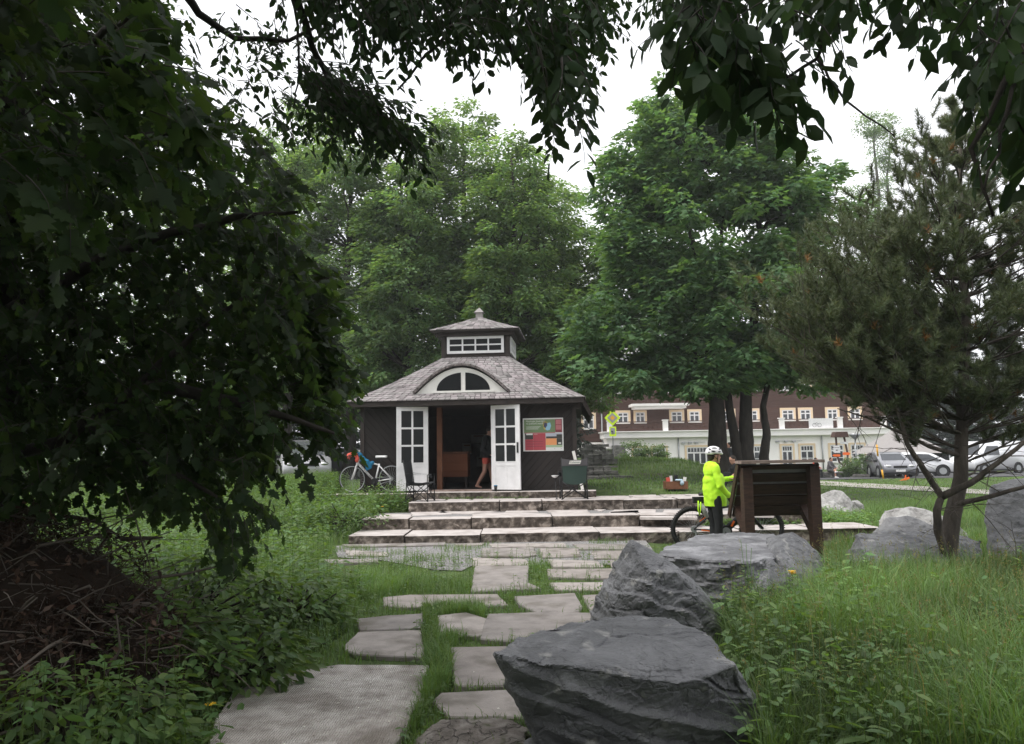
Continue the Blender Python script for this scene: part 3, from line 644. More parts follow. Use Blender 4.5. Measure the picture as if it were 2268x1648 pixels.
# open white doors
def door(hx, s, ang):
    wd, ht = .775, 2.035
    T = PM @ Matrix.Translation((hx, -.03, FZ + .03)) @ Matrix.Rotation(ang, 4, 'Z') @ Matrix.Scale(1, 4)
    mb = MB(); fr = .115
    def bx(x0, x1, z0, z1, y=.045, y0=0): mb.box((s * (x0 + x1) / 2, y0, (z0 + z1) / 2), (x1 - x0, y, z1 - z0))
    bx(0, fr, 0, ht); bx(wd - fr, wd, 0, ht); bx(fr, wd - fr, ht - .10, ht); bx(fr, wd - fr, 0, .10, .044); bx(fr, wd - fr, .57, .66, .044)
    bx(wd / 2 - .022, wd / 2 + .022, .66, ht - .10, .04)
    for k in (1, 2): z = .66 + (ht - .76) * k / 3; bx(fr, wd - fr, z - .022, z + .022, .038)
    bx(fr, wd - fr, .10, .57, .024); bx(wd / 2 - .03, wd / 2 + .03, .10, .57, .036); bx(fr + .0, wd - fr, .66, .675, .06)
    mb.xf(T); d = part('door', mb, [M['white']], pav)
    g = MB(); g.box((s * wd / 2, 0.003, .66 + (ht - .76) / 2), (wd - 2 * fr, .008, ht - .76)); g.xf(T); part('pane', g, [M['glass']], d)
    return d, T
dl, TL = door(OX0, -1, R(22)); dr, TR = door(OX1, 1, R(-22))
mb = MB(); mb.box((.72, -.03, 1.0), (.045, .012, .25)); mb.xf(TR); hp = part('handle_plate', mb, [M['black']], dr)
mb = MB(); mb.tube([(.72, -.03, 1.06), (.72, -.075, 1.06), (.60, -.08, 1.055)], .011, 8); mb.xf(TR); part('handle', mb, [M['chrome']], dr)
# things inside
def P3(x, y, z): return PM @ Vector((x, y, z))
mb = MB(); pbox(mb, -.86, -.73, .55, .68, FZ + .011, 2.99); mb.xf(PM); part('inner_post', mb, [M['postwood']], pav)
t = thing('counter', 'low reddish wooden counter inside the pavilion doorway', 'counter', P3(-.45, 1.6, FZ + .011))
mb = MB(); pbox(mb, -.95, -.22, 1.5, 2.0, FZ + .30, FZ + .92); mb.xf(PM); part('counter_front', mb, [M['counter']], t)
mb = MB(); pbox(mb, -1.0, -.18, 1.46, 2.04, FZ + .922, FZ + .96); mb.xf(PM); part('counter_top', mb, [M['postwood']], t)
for x in (-.9, -.28):
    mb = MB(); pbox(mb, x - .03, x + .03, 1.56, 1.94, FZ + .011, FZ + .298); mb.xf(PM); part('leg', mb, [M['darkwood']], t)
M['paper'] = mat('notice_paper', (.42, .40, .36), .9, var=.15, vscale=8)
for (x, y, z, a, b, lab) in [(-.35, 5.04, 2.05, .55, .28, 'pale wide notice pinned high on the back wall inside the pavilion'), (.15, 5.04, 1.75, .3, .42, 'upright pale notice on the back wall left of the walking person'), (-.75, 5.04, 1.75, .28, .34, 'small square notice on the back wall behind the counter'), (-.25, 5.04, 1.35, .4, .3, 'low pale notice on the back wall above the counter')]:
    mb = MB(); mb.box((x, y, z), (a, .02, b)); mb.box((x, y - .012, z + b * .3), (a * .7, .004, b * .12), 1); mb.xf(PM); o = part('notice', mb, [M['paper'], M['postwood']], None, P3(x, y, z)); tag(o, lab, 'notice', 'notices on the inner back wall')
mb = MB(); pbox(mb, .0, .9, DW - .16, DW - .101, 2.56, 2.62); pbox(mb, .0, .05, DW - .16, DW - .101, 2.622, 2.97); pbox(mb, .85, .9, DW - .16, DW - .101, 2.622, 2.97); mb.xf(PM); part('window_frame', mb, [M['white']], pav)
t = thing('shelf', 'dark shelf with pale jars on the back wall of the pavilion interior', 'shelf', P3(.45, 4.95, 1.2))
mb = MB(); pbox(mb, .2, 1.5, 4.72, 5.09, 1.2, 1.23); pbox(mb, .2, 1.5, 4.72, 5.09, 1.5, 1.53); pbox(mb, .2, .23, 4.72, 5.09, 1.231, 1.499); mb.xf(PM); part('shelf_board', mb, [M['darkwood']], t)
for k, x in enumerate((.35, .5, .68, .85)):
    mb = MB(); mb.tube([P3(x, 4.85, 1.2305 + .3 * (k % 2)), P3(x, 4.85, 1.33 + .3 * (k % 2)), P3(x, 4.85, 1.36 + .3 * (k % 2))], [.045, .045, .025], 10); o = part('jar', mb, [M['whitetrim']], None, P3(x, 4.85, 1.2305 + .3 * (k % 2)))
    tag(o, ['pale jar at the left end of the lower shelf inside the pavilion', 'pale jar at the left end of the upper shelf inside the pavilion', 'pale jar at the right end of the lower shelf inside the pavilion', 'pale jar at the right end of the upper shelf inside the pavilion'][k], 'jar', 'jars on the inner shelf')
# small pale box on the outer wall by the left door
mb = MB(); pbox(mb, OX0 - .045, OX0 - .01, -.05, -.021, 2.0, 2.2); mb.xf(PM); tag(part('switch_box', mb, [M['paper']], None, P3(OX0, -.03, 2.0)), 'small pale box fixed to the door post of the pavilion', 'switch box')

# poster
pm = PM @ Matrix.Translation((1.86, -.012, 2.03))
PWd, PHt = .98, .80
t = thing('poster', 'large green, red and orange information poster on the dark pavilion wall', 'poster', pm @ Vector((0, 0, -.4)))
C_ = lambda n, c: mat('poster_' + n, c, .5)
pms = [C_('white', (.62, .62, .60)), C_('green', (.15, .22, .11)), C_('maroon', (.20, .045, .055)), C_('red', (.36, .06, .075)), C_('orange', (.68, .29, .12)), C_('dark', (.045, .045, .04)), C_('sky', (.42, .44, .50)), C_('blue', (.26, .46, .60)), C_('pale_green', (.32, .42, .27)), C_('yellow', (.55, .42, .10)), C_('navy', (.06, .06, .12)), C_('rose', (.42, .15, .16))]
mb = MB(); mb.box((0, 0, 0), (PWd, .02, PHt), 0); mb.xf(pm); part('poster_board', mb, pms, t)
mb = MB()
def pr(x0, x1, y0, y1, mi, lay=1):    # fractions of the sheet, y down
    mb.box(((x0 + x1) / 2 * PWd - PWd / 2, -.0105 - .0015 * lay, PHt / 2 - (y0 + y1) / 2 * PHt), ((x1 - x0) * PWd, .003, (y1 - y0) * PHt), mi)
pr(.03, .80, .04, .46, 1); pr(.802, .97, .04, .44, 2); pr(.82, .95, .06, .20, 11, 2); pr(.82, .95, .22, .36, 11, 2)
pr(.05, .25, .462, .64, 5); pr(.08, .24, .462, .51, 0, 2); pr(.252, .56, .462, .972, 3); pr(.05, .25, .642, .972, 3, 1); pr(.57, .97, .462, .50, 6); pr(.57, .83, .50, .56, 6, 2); pr(.57, .97, .502, .62, 5); pr(.562, .83, .622, .82, 4); pr(.832, .97, .622, .82, 5); pr(.562, .97, .822, .89, 8)
pr(.05, .8, .44, .46, 11, 2)
for k in range(3): pr(.08, .50, .70 + k * .075, .715 + k * .075, 2, 2)
pr(.27, .36, .48, .49, 0, 2); pr(.87, .94, .745, .79, 0, 2); pr(.77, .79, .93, .94, 5, 2); pr(.93, .95, .93, .94, 5, 2)
for k in range(3): pr(.08, .44 - .03 * k, .255 + k * .034, .265 + k * .034, 0, 2)
def blob(pts, mi, lay): mb.prism([Vector((x * PWd - PWd / 2, -.0105 - .0015 * lay, PHt / 2 - y * PHt)) for x, y in pts], (0, .002, 0), mi)
blob([(.50, .10), (.56, .08), (.62, .14), (.60, .22), (.55, .24), (.52, .30), (.49, .22)], 9, 2); blob([(.54, .14), (.60, .16), (.61, .24), (.55, .30), (.52, .26)], 10, 3); blob([(.61, .16), (.68, .14), (.70, .24), (.67, .36), (.60, .38), (.55, .34), (.60, .24)], 7, 3); blob([(.52, .27), (.57, .33), (.55, .36), (.51, .31)], 9, 3)
mb.xf(pm); part('poster_print', mb, pms, t)
fx = pm @ Matrix.Translation((-PWd / 2 + .08 * PWd, -.0155, PHt / 2 - .115 * PHt)) @ Matrix.Rotation(R(90), 4, 'X')
tm_ = text_mb('Geologie Jeseníků', .062, fx); text_mb('na jednom místě', .062, fx @ Matrix.Translation((0, -.058, 0)), mb=tm_)
part('poster_title', tm_, [pms[0]], t)
# ------------------------------------------------------------ hotel
HY = 70.0; UY = 73.0
def hx(px, D=HY): return (px - 1134) / FP * D
def hz(py, px, D=HY): return 1.6 + ((1003 - ROLL * (px - 1134)) - py) * D / FP
hotel = thing('hotel', 'large hotel with white ground floor, brown timber upper storeys and cream window surrounds', 'hotel', (hx(1600), HY, -.3))
gx0, gx1 = hx(1340), hx(1956); zb = -.6; zt = 3.35
mb = MB(); mb.box(((gx0 + gx1) / 2, HY + 1.51, (zb + 2.7) / 2), (gx1 - gx0, 3, 2.7 - zb)); part('wall', mb, [M['render']], hotel)
mb = MB()
mb.box(((gx0 + gx1) / 2, HY + 1.25, 3.0), (gx1 - gx0 + .5, 3.5, .5)); mb.box(((gx0 + gx1) / 2, HY + 1.3, 2.72), (gx1 - gx0 + .3, 3.3, .06)); mb.box(((gx0 + gx1) / 2, HY + 1.2, 3.29), (gx1 - gx0 + .8, 3.7, .08))
part('cornice', mb, [M['render']], hotel)
ux0, ux1 = hx(1150, UY), hx(1962, UY)
mb = MB(); mb.box(((ux0 + ux1) / 2, UY + 5, (zb + 2.44) / 2), (ux1 - ux0, 10, 2.44 - zb)); part('base_wall', mb, [M['render']], hotel)
mb = MB(); mb.box(((ux0 + ux1) / 2, UY + 5, (2.442 + 9.2) / 2), (ux1 - ux0 - .01, 9.99, 9.2 - 2.442)); part('upper_wall', mb, [M['timber']], hotel)
mb = MB()
a = [(ux0 - .6, UY - .7, 9.2), (ux1 + .6, UY - .7, 9.2), (ux1 + .6, UY + 10.7, 9.2), (ux0 - .6, UY + 10.7, 9.2), (ux0 + 1, UY + 2.0, 12.6), (ux1 - 1, UY + 2.0, 12.6), (ux1 - 1, UY + 8, 12.6), (ux0 + 1, UY + 8, 12.6), (ux0 + 4, UY + 5, 13.6), (ux1 - 4, UY + 5, 13.6)]
mb.add(a, [(3, 2, 1, 0), (0, 1, 5, 4), (1, 2, 6, 5), (2, 3, 7, 6), (3, 0, 4, 7), (4, 5, 9, 8), (5, 6, 9), (6, 7, 8, 9), (7, 4, 8)]); hroof = part('roof', mb, [M['roofgrey']], hotel)
mb = MB(); mb.box(((ux0 + ux1) / 2, UY - .72, 9.1), (ux1 - ux0 + 1.3, .12, .18)); part('gutter', mb, [M['metal']], hroof)
def hwin(x0, x1, z0, z1, y, sur, style, sill=True):
    """surround (cream) > frame, panes"""
    mb = MB(); wd = x1 - x0; s = sur
    mb.box((x0 - s / 2, y - .03, (z0 + z1) / 2), (s, .08, z1 - z0)); mb.box((x1 + s / 2, y - .03, (z0 + z1) / 2), (s, .08, z1 - z0)); mb.box(((x0 + x1) / 2, y - .032, z1 + s / 2), (wd + 2 * s, .084, s))
    wo_ = part('window_surround', mb, [M['cream']], hotel)
    f = MB(); fr = .09; yy = y - .03
    for sx in (x0 + fr / 2, x1 - fr / 2): f.box((sx, yy, (z0 + z1) / 2), (fr, .06, z1 - z0))
    for sz in (z0 + fr / 2, z1 - fr / 2): f.box(((x0 + x1) / 2, yy + .002, sz), (wd - 2 * fr, .056, fr))
    if style == 'g':      # transom with four small panes, two tall casements
        zt_ = z1 - .50; f.box(((x0 + x1) / 2, yy + .004, zt_), (wd - 2 * fr, .05, .13))
        nn = 4 if wd < 1.8 else 8
        for k in range(1, nn): f.box((x0 + fr + (wd - 2 * fr) * k / nn, yy + .006, (zt_ + z1) / 2), (.05, .04, z1 - zt_ - .15))
        nc = 2 if wd < 1.8 else 4
        for k in range(1, nc): f.box((x0 + fr + (wd - 2 * fr) * k / nc, yy + .003, (z0 + zt_) / 2), (.12, .052, zt_ - z0 - .15))
        f.box(((x0 + x1) / 2, yy + .008, z0 + (zt_ - z0) * .38), (wd - 2 * fr, .036, .06))
    else:
        f.box(((x0 + x1) / 2, yy + .003, (z0 + z1) / 2), (.11, .052, z1 - z0 - 2 * fr)); f.box(((x0 + x1) / 2, yy + .006, z0 + (z1 - z0) * .64), (wd - 2 * fr, .044, .10))
    part('window_frame', f, [M['white']], wo_)
    g = MB(); g.box(((x0 + x1) / 2, y - .008, (z0 + z1) / 2), (wd - 2 * fr, .01, z1 - z0 - 2 * fr)); part('pane', g, [M['glass2']], wo_)
    if sill:
        g = MB(); g.box(((x0 + x1) / 2, y - .07, z0 - .05), (wd + .3, .2, .07)); part('window_sill', g, [M['whitetrim']], wo_)
for a, b, z0 in [(1399, 1427, .5), (1441, 1470, .5), (1516, 1574, -.2), (1620, 1648, .4), (1663, 1689, .35), (1725, 1749, -.15), (1766, 1795, .33), (1832, 1861, .33), (1877, 1906, .33)]:
    hwin(hx(a), hx(b), z0, 1.85, HY, .17, 'g', z0 > 0)
for a, b in [(1366, 1389.5), (1406, 1426), (1485, 1508.5), (1525, 1547), (1600, 1622), (1652, 1675), (1730, 1755), (1770, 1793)]:
    hwin(hx(a, UY), hx(b, UY), 4.2, 5.15, UY, .2, 'u')
hwin(hx(1290, UY), hx(1313, UY), 3.7, 5.0, UY, .2, 'u')
for a in (1240, 1292, 1366, 1410, 1480, 1525, 1600, 1660, 1728, 1772, 1830, 1880): hwin(hx(a, UY), hx(a + 22, UY), 7.0, 8.05, UY, .2, 'u')
for a in (1830, 1880): hwin(hx(a, UY), hx(a + 22, UY), 4.2, 5.15, UY, .2, 'u')
# balustrade on the flat roof
pil = [1347, 1470, 1596, 1726, 1854, 1950]
for p in pil:
    mb = MB(); x = hx(p); mb.box((x, HY - .2, 3.78), (.42, .42, .9)); mb.box((x, HY - .2, 4.27), (.52, .52, .08)); part('balcony_pillar', mb, [M['render']], hotel)
for a, b in zip(pil[:-1], pil[1:]):
    xa, xb = hx(a) + .24, hx(b) - .24; mb = MB()
    mb.box(((xa + xb) / 2, HY - .2, 4.16), (xb - xa, .10, .07)); mb.box(((xa + xb) / 2, HY - .2, 3.42), (xb - xa, .08, .06)); mb.box(((xa + xb) / 2, HY - .2, 3.98), (xb - xa, .06, .05))
    n = int((xb - xa) / .135); k = 0
    while k < n:
        x = xa + (k + .5) * (xb - xa) / n; gap = (k % 17) in (3, 6, 9, 12)
        if not gap: mb.box((x, HY - .2, 3.70), (.118, .03, .50))
        k += 1
    part('balcony_railing', mb, [M['railwood']], hotel)
mb = MB(); mb.box((hx(1812), HY - .3, 3.78), (hx(1832) - hx(1786) + .3, .02, .86), 0)
for k, (x, z, r_) in enumerate([(1795, 3.62, .16), (1806, 3.62, .16)]): mb.ring((hx(x) + .1, HY - .315, z), (0, 1, 0), r_, .014, 20, 5, 1)
mb.bar((hx(1797), HY - .315, 3.63), (hx(1802), HY - .315, 3.85), .03, .01, 1); mb.bar((hx(1802), HY - .315, 3.85), (hx(1808), HY - .315, 3.63), .03, .01, 1)
tag(part('banner', mb, [M['white'], M['black']], None, (hx(1810), HY - .3, 3.4)), 'white banner with a bicycle drawing hung on the hotel balcony railing', 'banner')
# upper balcony
bx0, bx1 = hx(1396, 71.5), hx(1522, 71.5)
mb = MB(); mb.box(((bx0 + bx1) / 2, 71.9, 5.72), (bx1 - bx0, 2.2, .22)); mb.box(((bx0 + bx1) / 2, 71.9, 5.5), (bx1 - bx0 - .5, 1.9, .22)); part('balcony_slab', mb, [M['render']], hotel)
mb = MB(); mb.box(((bx0 + bx1) / 2 - .2, 70.9, 6.72), (bx1 - bx0 - .6, .1, .08))
n = int((bx1 - bx0 - .6) / .14)
for k in range(n):
    x = bx0 + .15 + (k + .5) * .14
    if not (n * .72 < k < n * .95 and k % 2): mb.box((x, 70.9, 6.25), (.12, .03, .84))
part('balcony_railing', mb, [M['railwood']], hotel)
for p, z0 in ((1498, 0), (1814, 0)):
    mb = MB(); mb.tube([(hx(p), HY - .1, 2.7), (hx(p), HY - .1, -.4)], .06, 8); part('downpipe', mb, [M['metal']], hotel)
mb = MB(); mb.tube([(hx(1339), HY + 2.9, 9.1), (hx(1339), HY + 2.9, 2.6), (hx(1341), HY + 1, 2.1), (hx(1341), HY + 1, -.4)], .07, 8); part('downpipe', mb, [M['metal']], hotel)
for p in (1509, 1524, 1538, 1716, 1735, 1752):
    mb = MB(); mb.box((hx(p), HY - .1, 2.22), (.28, .22, .12)); mb.box((hx(p) + .3, HY - .1, 2.28), (.9, .05, .03)); part('wall_lamp', mb, [M['metal']], hotel)
# dormer on the roof
for p, py in ((1407, 745), (1640, 745), (1540, 745)):
    x = hx(p, UY); z = 11.0; mb = MB(); mb.box((x, UY + 1.2, z + .55), (1.7, 2.4, 1.7)); mb.prism([(x - 1.1, UY - .1, z + 1.4), (x + 1.1, UY - .1, z + 1.4), (x, UY - .1, z + 2.0)], (0, 2.6, 0), 1); d = part('dormer', mb, [M['render'], M['roofgrey']], hroof)
# entrance wall and canopy at the left corner
mb = MB(); mb.box((hx(1362), HY - 1.2, .9), (.9, 2.2, 2.4)); tag(part('stone_buttress', mb, [M['wallstone']], None, (hx(1362), HY - 1.2, -.3)), 'dark stone buttress at the left corner of the white hotel floor', 'buttress')
mb = MB(); mb.box((hx(1333), HY + 1, 1.85), (1.7, 3, .12)); part('entrance_canopy', mb, [M['whitetrim']], hotel)
# ------------------------------------------------------------ boulders
def vc(p):
    q_ = noise.voronoi(p)[1][0]; h_ = math.sin(q_.x * 12.9898 + q_.y * 78.233 + q_.z * 37.719) * 43758.5; return h_ - math.floor(h_)
def rock(label, pts, mats, vox=.02, amp=.02, ledge=.0, lfreq=9, tilt=(.1, .15, 1), chip=.012, seed=1, drop=.85, group='boulders beside the path', sink=.08, extra=()):
    """pts: (px, py, z) with z<3 a height above ground level, or (px, py, D, 'D')"""
    P = []
    for p in pts:
        P.append(W(p[0], p[1], p[2]) if len(p) == 4 else G(p[0], p[1], p[2]))
    c = sum(P, Vector()) / len(P); zg = h1(c.x, c.y)
    B = [Vector((c.x + (p.x - c.x) * drop, c.y + (p.y - c.y) * drop, zg - sink)) for p in P]
    bm = bmesh.new()
    for p in P + B: bm.verts.new(p)
    bmesh.ops.convex_hull(bm, input=bm.verts)
    for e in extra:
        vs = [bm.verts.new(W(p[0], p[1], p[2]) if len(p) == 4 else G(p[0], p[1], p[2])) for p in e]
        bmesh.ops.convex_hull(bm, input=vs)
    for v in [v for v in bm.verts if not v.link_faces]: bm.verts.remove(v)
    org = Vector((c.x, c.y, zg)); bmesh.ops.translate(bm, verts=bm.verts, vec=-org)
    me = bpy.data.meshes.new('boulder'); bm.to_mesh(me); bm.free()
    o = bpy.data.objects.new('boulder', me); COL.objects.link(o)
    m = o.modifiers.new('r', 'REMESH'); m.mode = 'VOXEL'; m.voxel_size = vox
    bake(o); me = o.data; n = len(me.vertices)
    L = Vector(tilt).normalized(); S = Vector((seed * 7.3, seed * 3.1, seed))
    no = [v.normal.copy() for v in me.vertices]
    for v, nn in zip(me.vertices, no):
        p = v.co; q = p + S
        wp = q + noise.noise_vector(q * 2.2) * .12
        d = amp * (noise.fractal(q * (1.2 / max(.2, amp * 14)), .9, 2.1, 6) * 1.0)
        side = 1 - min(1, abs(nn.dot(L)) * 1.15)
        if ledge:
            s = wp.dot(L) * lfreq + noise.noise(q * 1.7) * 1.4; f = s - math.floor(s); k = math.floor(s)
            hv = noise.cell(Vector((k * 3.7, seed, 0.5))); d += ledge * side * ((f ** 2.5) * (1 - min(1, max(0, (f - .82) / .18)) ** 2 * (3 - 2 * min(1, max(0, (f - .82) / .18)))) - .25 + .5 * hv * min(1, f * 4))
        if chip:
            cv = vc(Vector((wp.x, wp.y, wp.z * 1.6)) * (1.0 / (chip * 9))); d += chip * (cv - .5) * (.4 + .6 * side)
            cv = vc((wp + Vector((5, 1, 3))) * (1.0 / (chip * 3.6))); d += chip * .3 * (cv - .5) * (.3 + .7 * side); d += amp * .9 * (.25 + side) * (.25 - abs(noise.noise(wp * 6))) + .006 * (.3 + side) * noise.fractal(q * 18, .8, 2.1, 4)
        v.co = p + nn * d
    me.update()
    for m_ in mats: me.materials.append(m_)
    o.location = org; ORG[o.name] = org; tag(o, label, 'boulder', group); return o
St, Sl, Sg, Sb = [M['stone']], [M['stonelight']], [M['stonegrey']], [M['stonebrown']]
b1 = [(1103,1452,.60),(1122,1425,.6),(1190,1396,.6),(1300,1371,.6),(1420,1366,.6),(1500,1374,.6),(1570,1408,.59),(1628,1476,.54),(1240,1478,.57),(1380,1496,.53),(1500,1514,.50),(1560,1508,.50),(1110,1490,.50),(1145,1560,.30),(1185,1625,.10),(1400,1670,.02),(1600,1700,.0),(1730,1675,.03),(1680,1550,.30)]
rock('largest near boulder, dark slate with a flat top and broken ledges on its side', b1, St, .010, .018, .075, 5.0, (.34, .2, 1), .034, 3, .55)
def Dp(l, D): return [(a, b, D + d, 'D') for a, b, d in l]
rock('tall pointed dark boulder behind the flat-topped slate boulder', Dp([(1397,1197,.1),(1440,1212,.15),(1478,1238,.1),(1372,1238,.15),(1340,1300,.3),(1305,1366,.3),(1525,1275,0),(1565,1335,0),(1632,1400,.1),(1620,1425,-.1),(1500,1420,-.3),(1420,1395,-.35),(1440,1268,-.25),(1500,1262,-.2),(1345,1370,-.1),(1560,1400,.9),(1400,1380,.9)], 6.9), St, .018, .035, .045, 6, (.9, .2, .8), .028, 5, .98)
rock('wide boulder with a pale flat top, in front of the wooden board', [(1462,1228,.50),(1478,1210,.51),(1540,1186,.52),(1620,1180,.52),(1715,1182,.52),(1735,1198,.5),(1712,1232,.5),(1655,1243,.5),(1560,1238,.5)], [ramp_mat('pale_topped_slate', [(.28, (.06, .06, .065)), (.5, (.16, .16, .17)), (.72, (.32, .32, .335))], 3, 14, .6, .8, 14, .025, (1, 1, 1.8), dist=.6)], .022, .02, .05, 8, (.05, .1, 1), .024, 8, 1.0)
rock('dark smooth block leaning at the right end of the pale-topped boulder', Dp([(1755,1178,.4),(1700,1188,.6),(1790,1200,.4),(1835,1250,.3),(1860,1300,.4),(1722,1212,-.2),(1700,1240,-.2),(1770,1290,-.6),(1850,1330,-.4),(1750,1330,-.5),(1820,1260,.9)], 8.6), St, .022, .02, .02, 6, (.3, .2, 1), .018, 9, .95)
rock('small pitted dark boulder half hidden by weeds and a yellow flower', Dp([(1703,1238,.15),(1665,1300,0),(1638,1365,0),(1640,1400,-.1),(1760,1280,.1),(1812,1335,.1),(1835,1395,.1),(1720,1400,-.35),(1700,1300,-.15),(1750,1340,.6)], 7.3), St, .016, .03, .03, 12, (.7, .3, 1), .03, 11, .98)
rock('broad dark boulder left of the pine trunk', Dp([(1872,1232,.2),(1898,1180,.2),(1950,1172,.3),(1990,1178,.2),(2080,1182,.3),(2180,1196,.3),(2188,1250,.2),(1925,1250,-.5),(1935,1300,-.6),(2050,1310,-.7),(2150,1300,-.4),(2000,1220,-.3),(2100,1215,-.3),(2060,1185,1.1)], 9.8), St, .018, .05, .05, 5, (.1, .2, 1), .03, 13, .95)
rock('grey boulder lying on top of the broad dark one', Dp([(1928,1182,0),(1962,1146,.1),(2005,1142,.1),(2060,1160,0),(2105,1182,0),(2010,1178,-.3),(2020,1150,.7)], 11.6), Sg, .025, .03, .03, 6, (.1, .2, 1), .02, 14, .98)
rock('rounded pale grey boulder behind the pine trunk', Dp([(1942,1160,0),(1958,1132,.1),(2010,1124,.1),(2070,1134,.1),(2120,1158,0),(2150,1190,.1),(2000,1190,-.4),(2100,1190,-.3),(2040,1130,1)], 13.2), Sl, .03, .03, 0, 6, (.1, .2, 1), .02, 15, .98)
rock('white speckled granite boulder in the grass right of the wooden board', Dp([(1788,1142,0),(1796,1104,.1),(1815,1098,0),(1848,1087,.1),(1868,1092,.1),(1890,1118,0),(1914,1140,.1),(1850,1145,-.5),(1830,1100,1)], 17.6), Sl, .035, .05, 0, 6, (.1, .2, 1), .035, 16, .98)
rock('small pale stone behind the white speckled boulder', Dp([(1878,1124,0),(1884,1109,0),(1900,1106,.1),(1914,1120,0),(1912,1134,0),(1895,1108,.5)], 18.6), Sl, .03, .03, 0, 6, (.1, .2, 1), .02, 17, .98)
rock('tall grey standing boulder at the right edge of the picture', Dp([(2182,1135,.2),(2196,1078,.3),(2245,1062,.3),(2330,1058,.3),(2420,1100,.3),(2190,1210,0),(2215,1262,-.3),(2330,1285,-.4),(2440,1260,0),(2300,1100,-.2),(2330,1070,1.3),(2225,1085,1.2)], 10.6), Sg, .03, .04, .02, 4, (.2, .3, 1), .02, 18, .98)
rock('flat brown mossy stone at the bottom edge beside the ribbed slab', [(925,1640,.05),(980,1603,.10),(1060,1587,.13),(1130,1594,.13),(1164,1612,.10),(1165,1700,.07),(960,1730,.03)], Sb, .012, .03, .02, 14, (.05, .1, 1), .018, 19, 1.05)
rock('low flat dark stone under the largest near boulder', [(1150,1645,.09),(1200,1621,.11),(1300,1619,.11),(1400,1640,.10),(1420,1760,.08),(1150,1760,.06)], St, .014, .012, .01, 14, (.05, .1, 1), .012, 20, 1.05)
rock('low dark rock in the lawn beside the bottle crate', Dp([(1368,1099,0),(1392,1088,.1),(1440,1083,.2),(1480,1088,.2),(1512,1099,0),(1440,1100,-.4),(1460,1090,1)], 20.5), Sg, .04, .04, 0, 6, (.1, .2, 1), .03, 21, .98)
rock('dark stone in the grass right of the pine trunk', Dp([(2120,1300,0),(2130,1262,.1),(2170,1258,.1),(2200,1290,0),(2160,1320,-.2),(2160,1270,.5)], 9.2), St, .022, .03, .02, 8, (.1, .2, 1), .02, 22, .98)
rock('grey stone at the hotel flower bed under the hiking signs', Dp([(1872,1040,0),(1882,1026,0),(1900,1024,0),(1915,1040,0),(1895,1026,1)], 56), Sg, .07, .05, 0, 6, (.1, .2, 1), .03, 23, .98)

# dry stone walls
def stonewall(label, x0, y0, x1, y1, z0, z1, th=.4, cs=.28, seed=1, name='stone_wall'):
    rr = random.Random(seed); a = Vector((x0, y0, 0)); b = Vector((x1, y1, 0)); L = (b - a).length; d = (b - a).normalized(); n = Vector((-d.y, d.x, 0)); mb = MB(); z = z0; r = 0
    rot = Matrix.Rotation(math.atan2(d.y, d.x), 3, 'Z')
    while z < z1 - .04:
        hh = min(rr.uniform(.10, .22), z1 - z); x = -rr.random() * .2
        while x < L:
            wd = rr.uniform(.22, .55); c = a + d * (x + wd / 2) + n * rr.uniform(-.02, .02); x += wd
            mb.box((c.x, c.y, z + hh / 2), (wd - .015, th * rr.uniform(.9, 1.05), hh - .012), 0, rot @ Matrix.Rotation(rr.uniform(-.03, .03), 3, 'Y'), rr.uniform(.93, 1))
        z += hh
    tag(part(name, mb, [M['wallstone']], None, ((x0 + x1) / 2, (y0 + y1) / 2, z0)), label, 'stone wall')
a = W(1300, 1030, 33); stonewall('dark dry stone wall end beside the hotel entrance, right of the pavilion', a.x - .1, 33, a.x + .75, 33, .7, 1.9, 1.2, seed=2)
a = W(1292, 1055, 28)
for k in range(3): stonewall(['lowest low course of stone terrace wall behind the green chair', 'middle course of stone terrace wall behind the green chair', 'top course of stone terrace wall behind the green chair'][k], a.x - .2, 28 + k * .8, a.x + 1.7 - .4 * k, 28 + k * .8, .5 + .16 * k, .74 + .16 * k, .5, seed=3 + k)
a = W(1822, 1050, 48.6); b = W(1970, 1056, 48.6)
stonewall('low stone kerb wall edging the flower bed near the parked grey car', a.x + 2.0, 48.8, b.x, 48.4, -.32, -.02, .5, seed=8)
stonewall('stone block wall the resting couple sit on', a.x - 1.2, 48.8, a.x + 1.0, 48.8, -.35, .15, .6, seed=9)
a = W(1362, 1030, 45); stonewall('dark stone edging in front of the white hotel windows', a.x - .2, 45, a.x + 2.4, 45.4, .6, 1.15, .5, seed=10)
# ------------------------------------------------------------ wooden information board (seen from behind)
BY = R(5); bc = W(1729, 1100, 12.25); zb_ = h1(bc.x, bc.y) - .04
BM = Matrix.Translation((bc.x, 12.25, 0)) @ Matrix.Rotation(BY, 4, 'Z')
bt = thing('information_board', 'big tilted wooden information board on posts, seen from behind', 'information board', (bc.x, 12.25, zb_))
for s in (-1, 1):
    mb = MB(); mb.box((s * .535, 0, (zb_ + 1.31) / 2), (.15, .15, 1.31 - zb_)); mb.xf(BM); part('post', mb, [M['boardwood']], bt)
    mb = MB(); mb.bar((s * .535, .06, .30), (s * .535, .45, .68), .10, .11); mb.xf(BM); part('brace', mb, [M['boardwood']], bt)
mb = MB(); mb.bar((-.66, -.03, 1.40), (.66, -.03, 1.40), .26, .045); mb.xf(BM @ Matrix.Rotation(0, 4, 'X')); part('top_cap', mb, [M['boardtop']], bt)
TA = Vector((0, .06, 1.36)); TB = Vector((0, .52, .56)); dn = (TB - TA).normalized(); nn_ = Vector((0, dn.z, -dn.y)) * -1
def tp(x, s, off=0): return Vector((x, 0, 0)) + TA.lerp(TB, s) + nn_ * off
L_ = (TB - TA).length
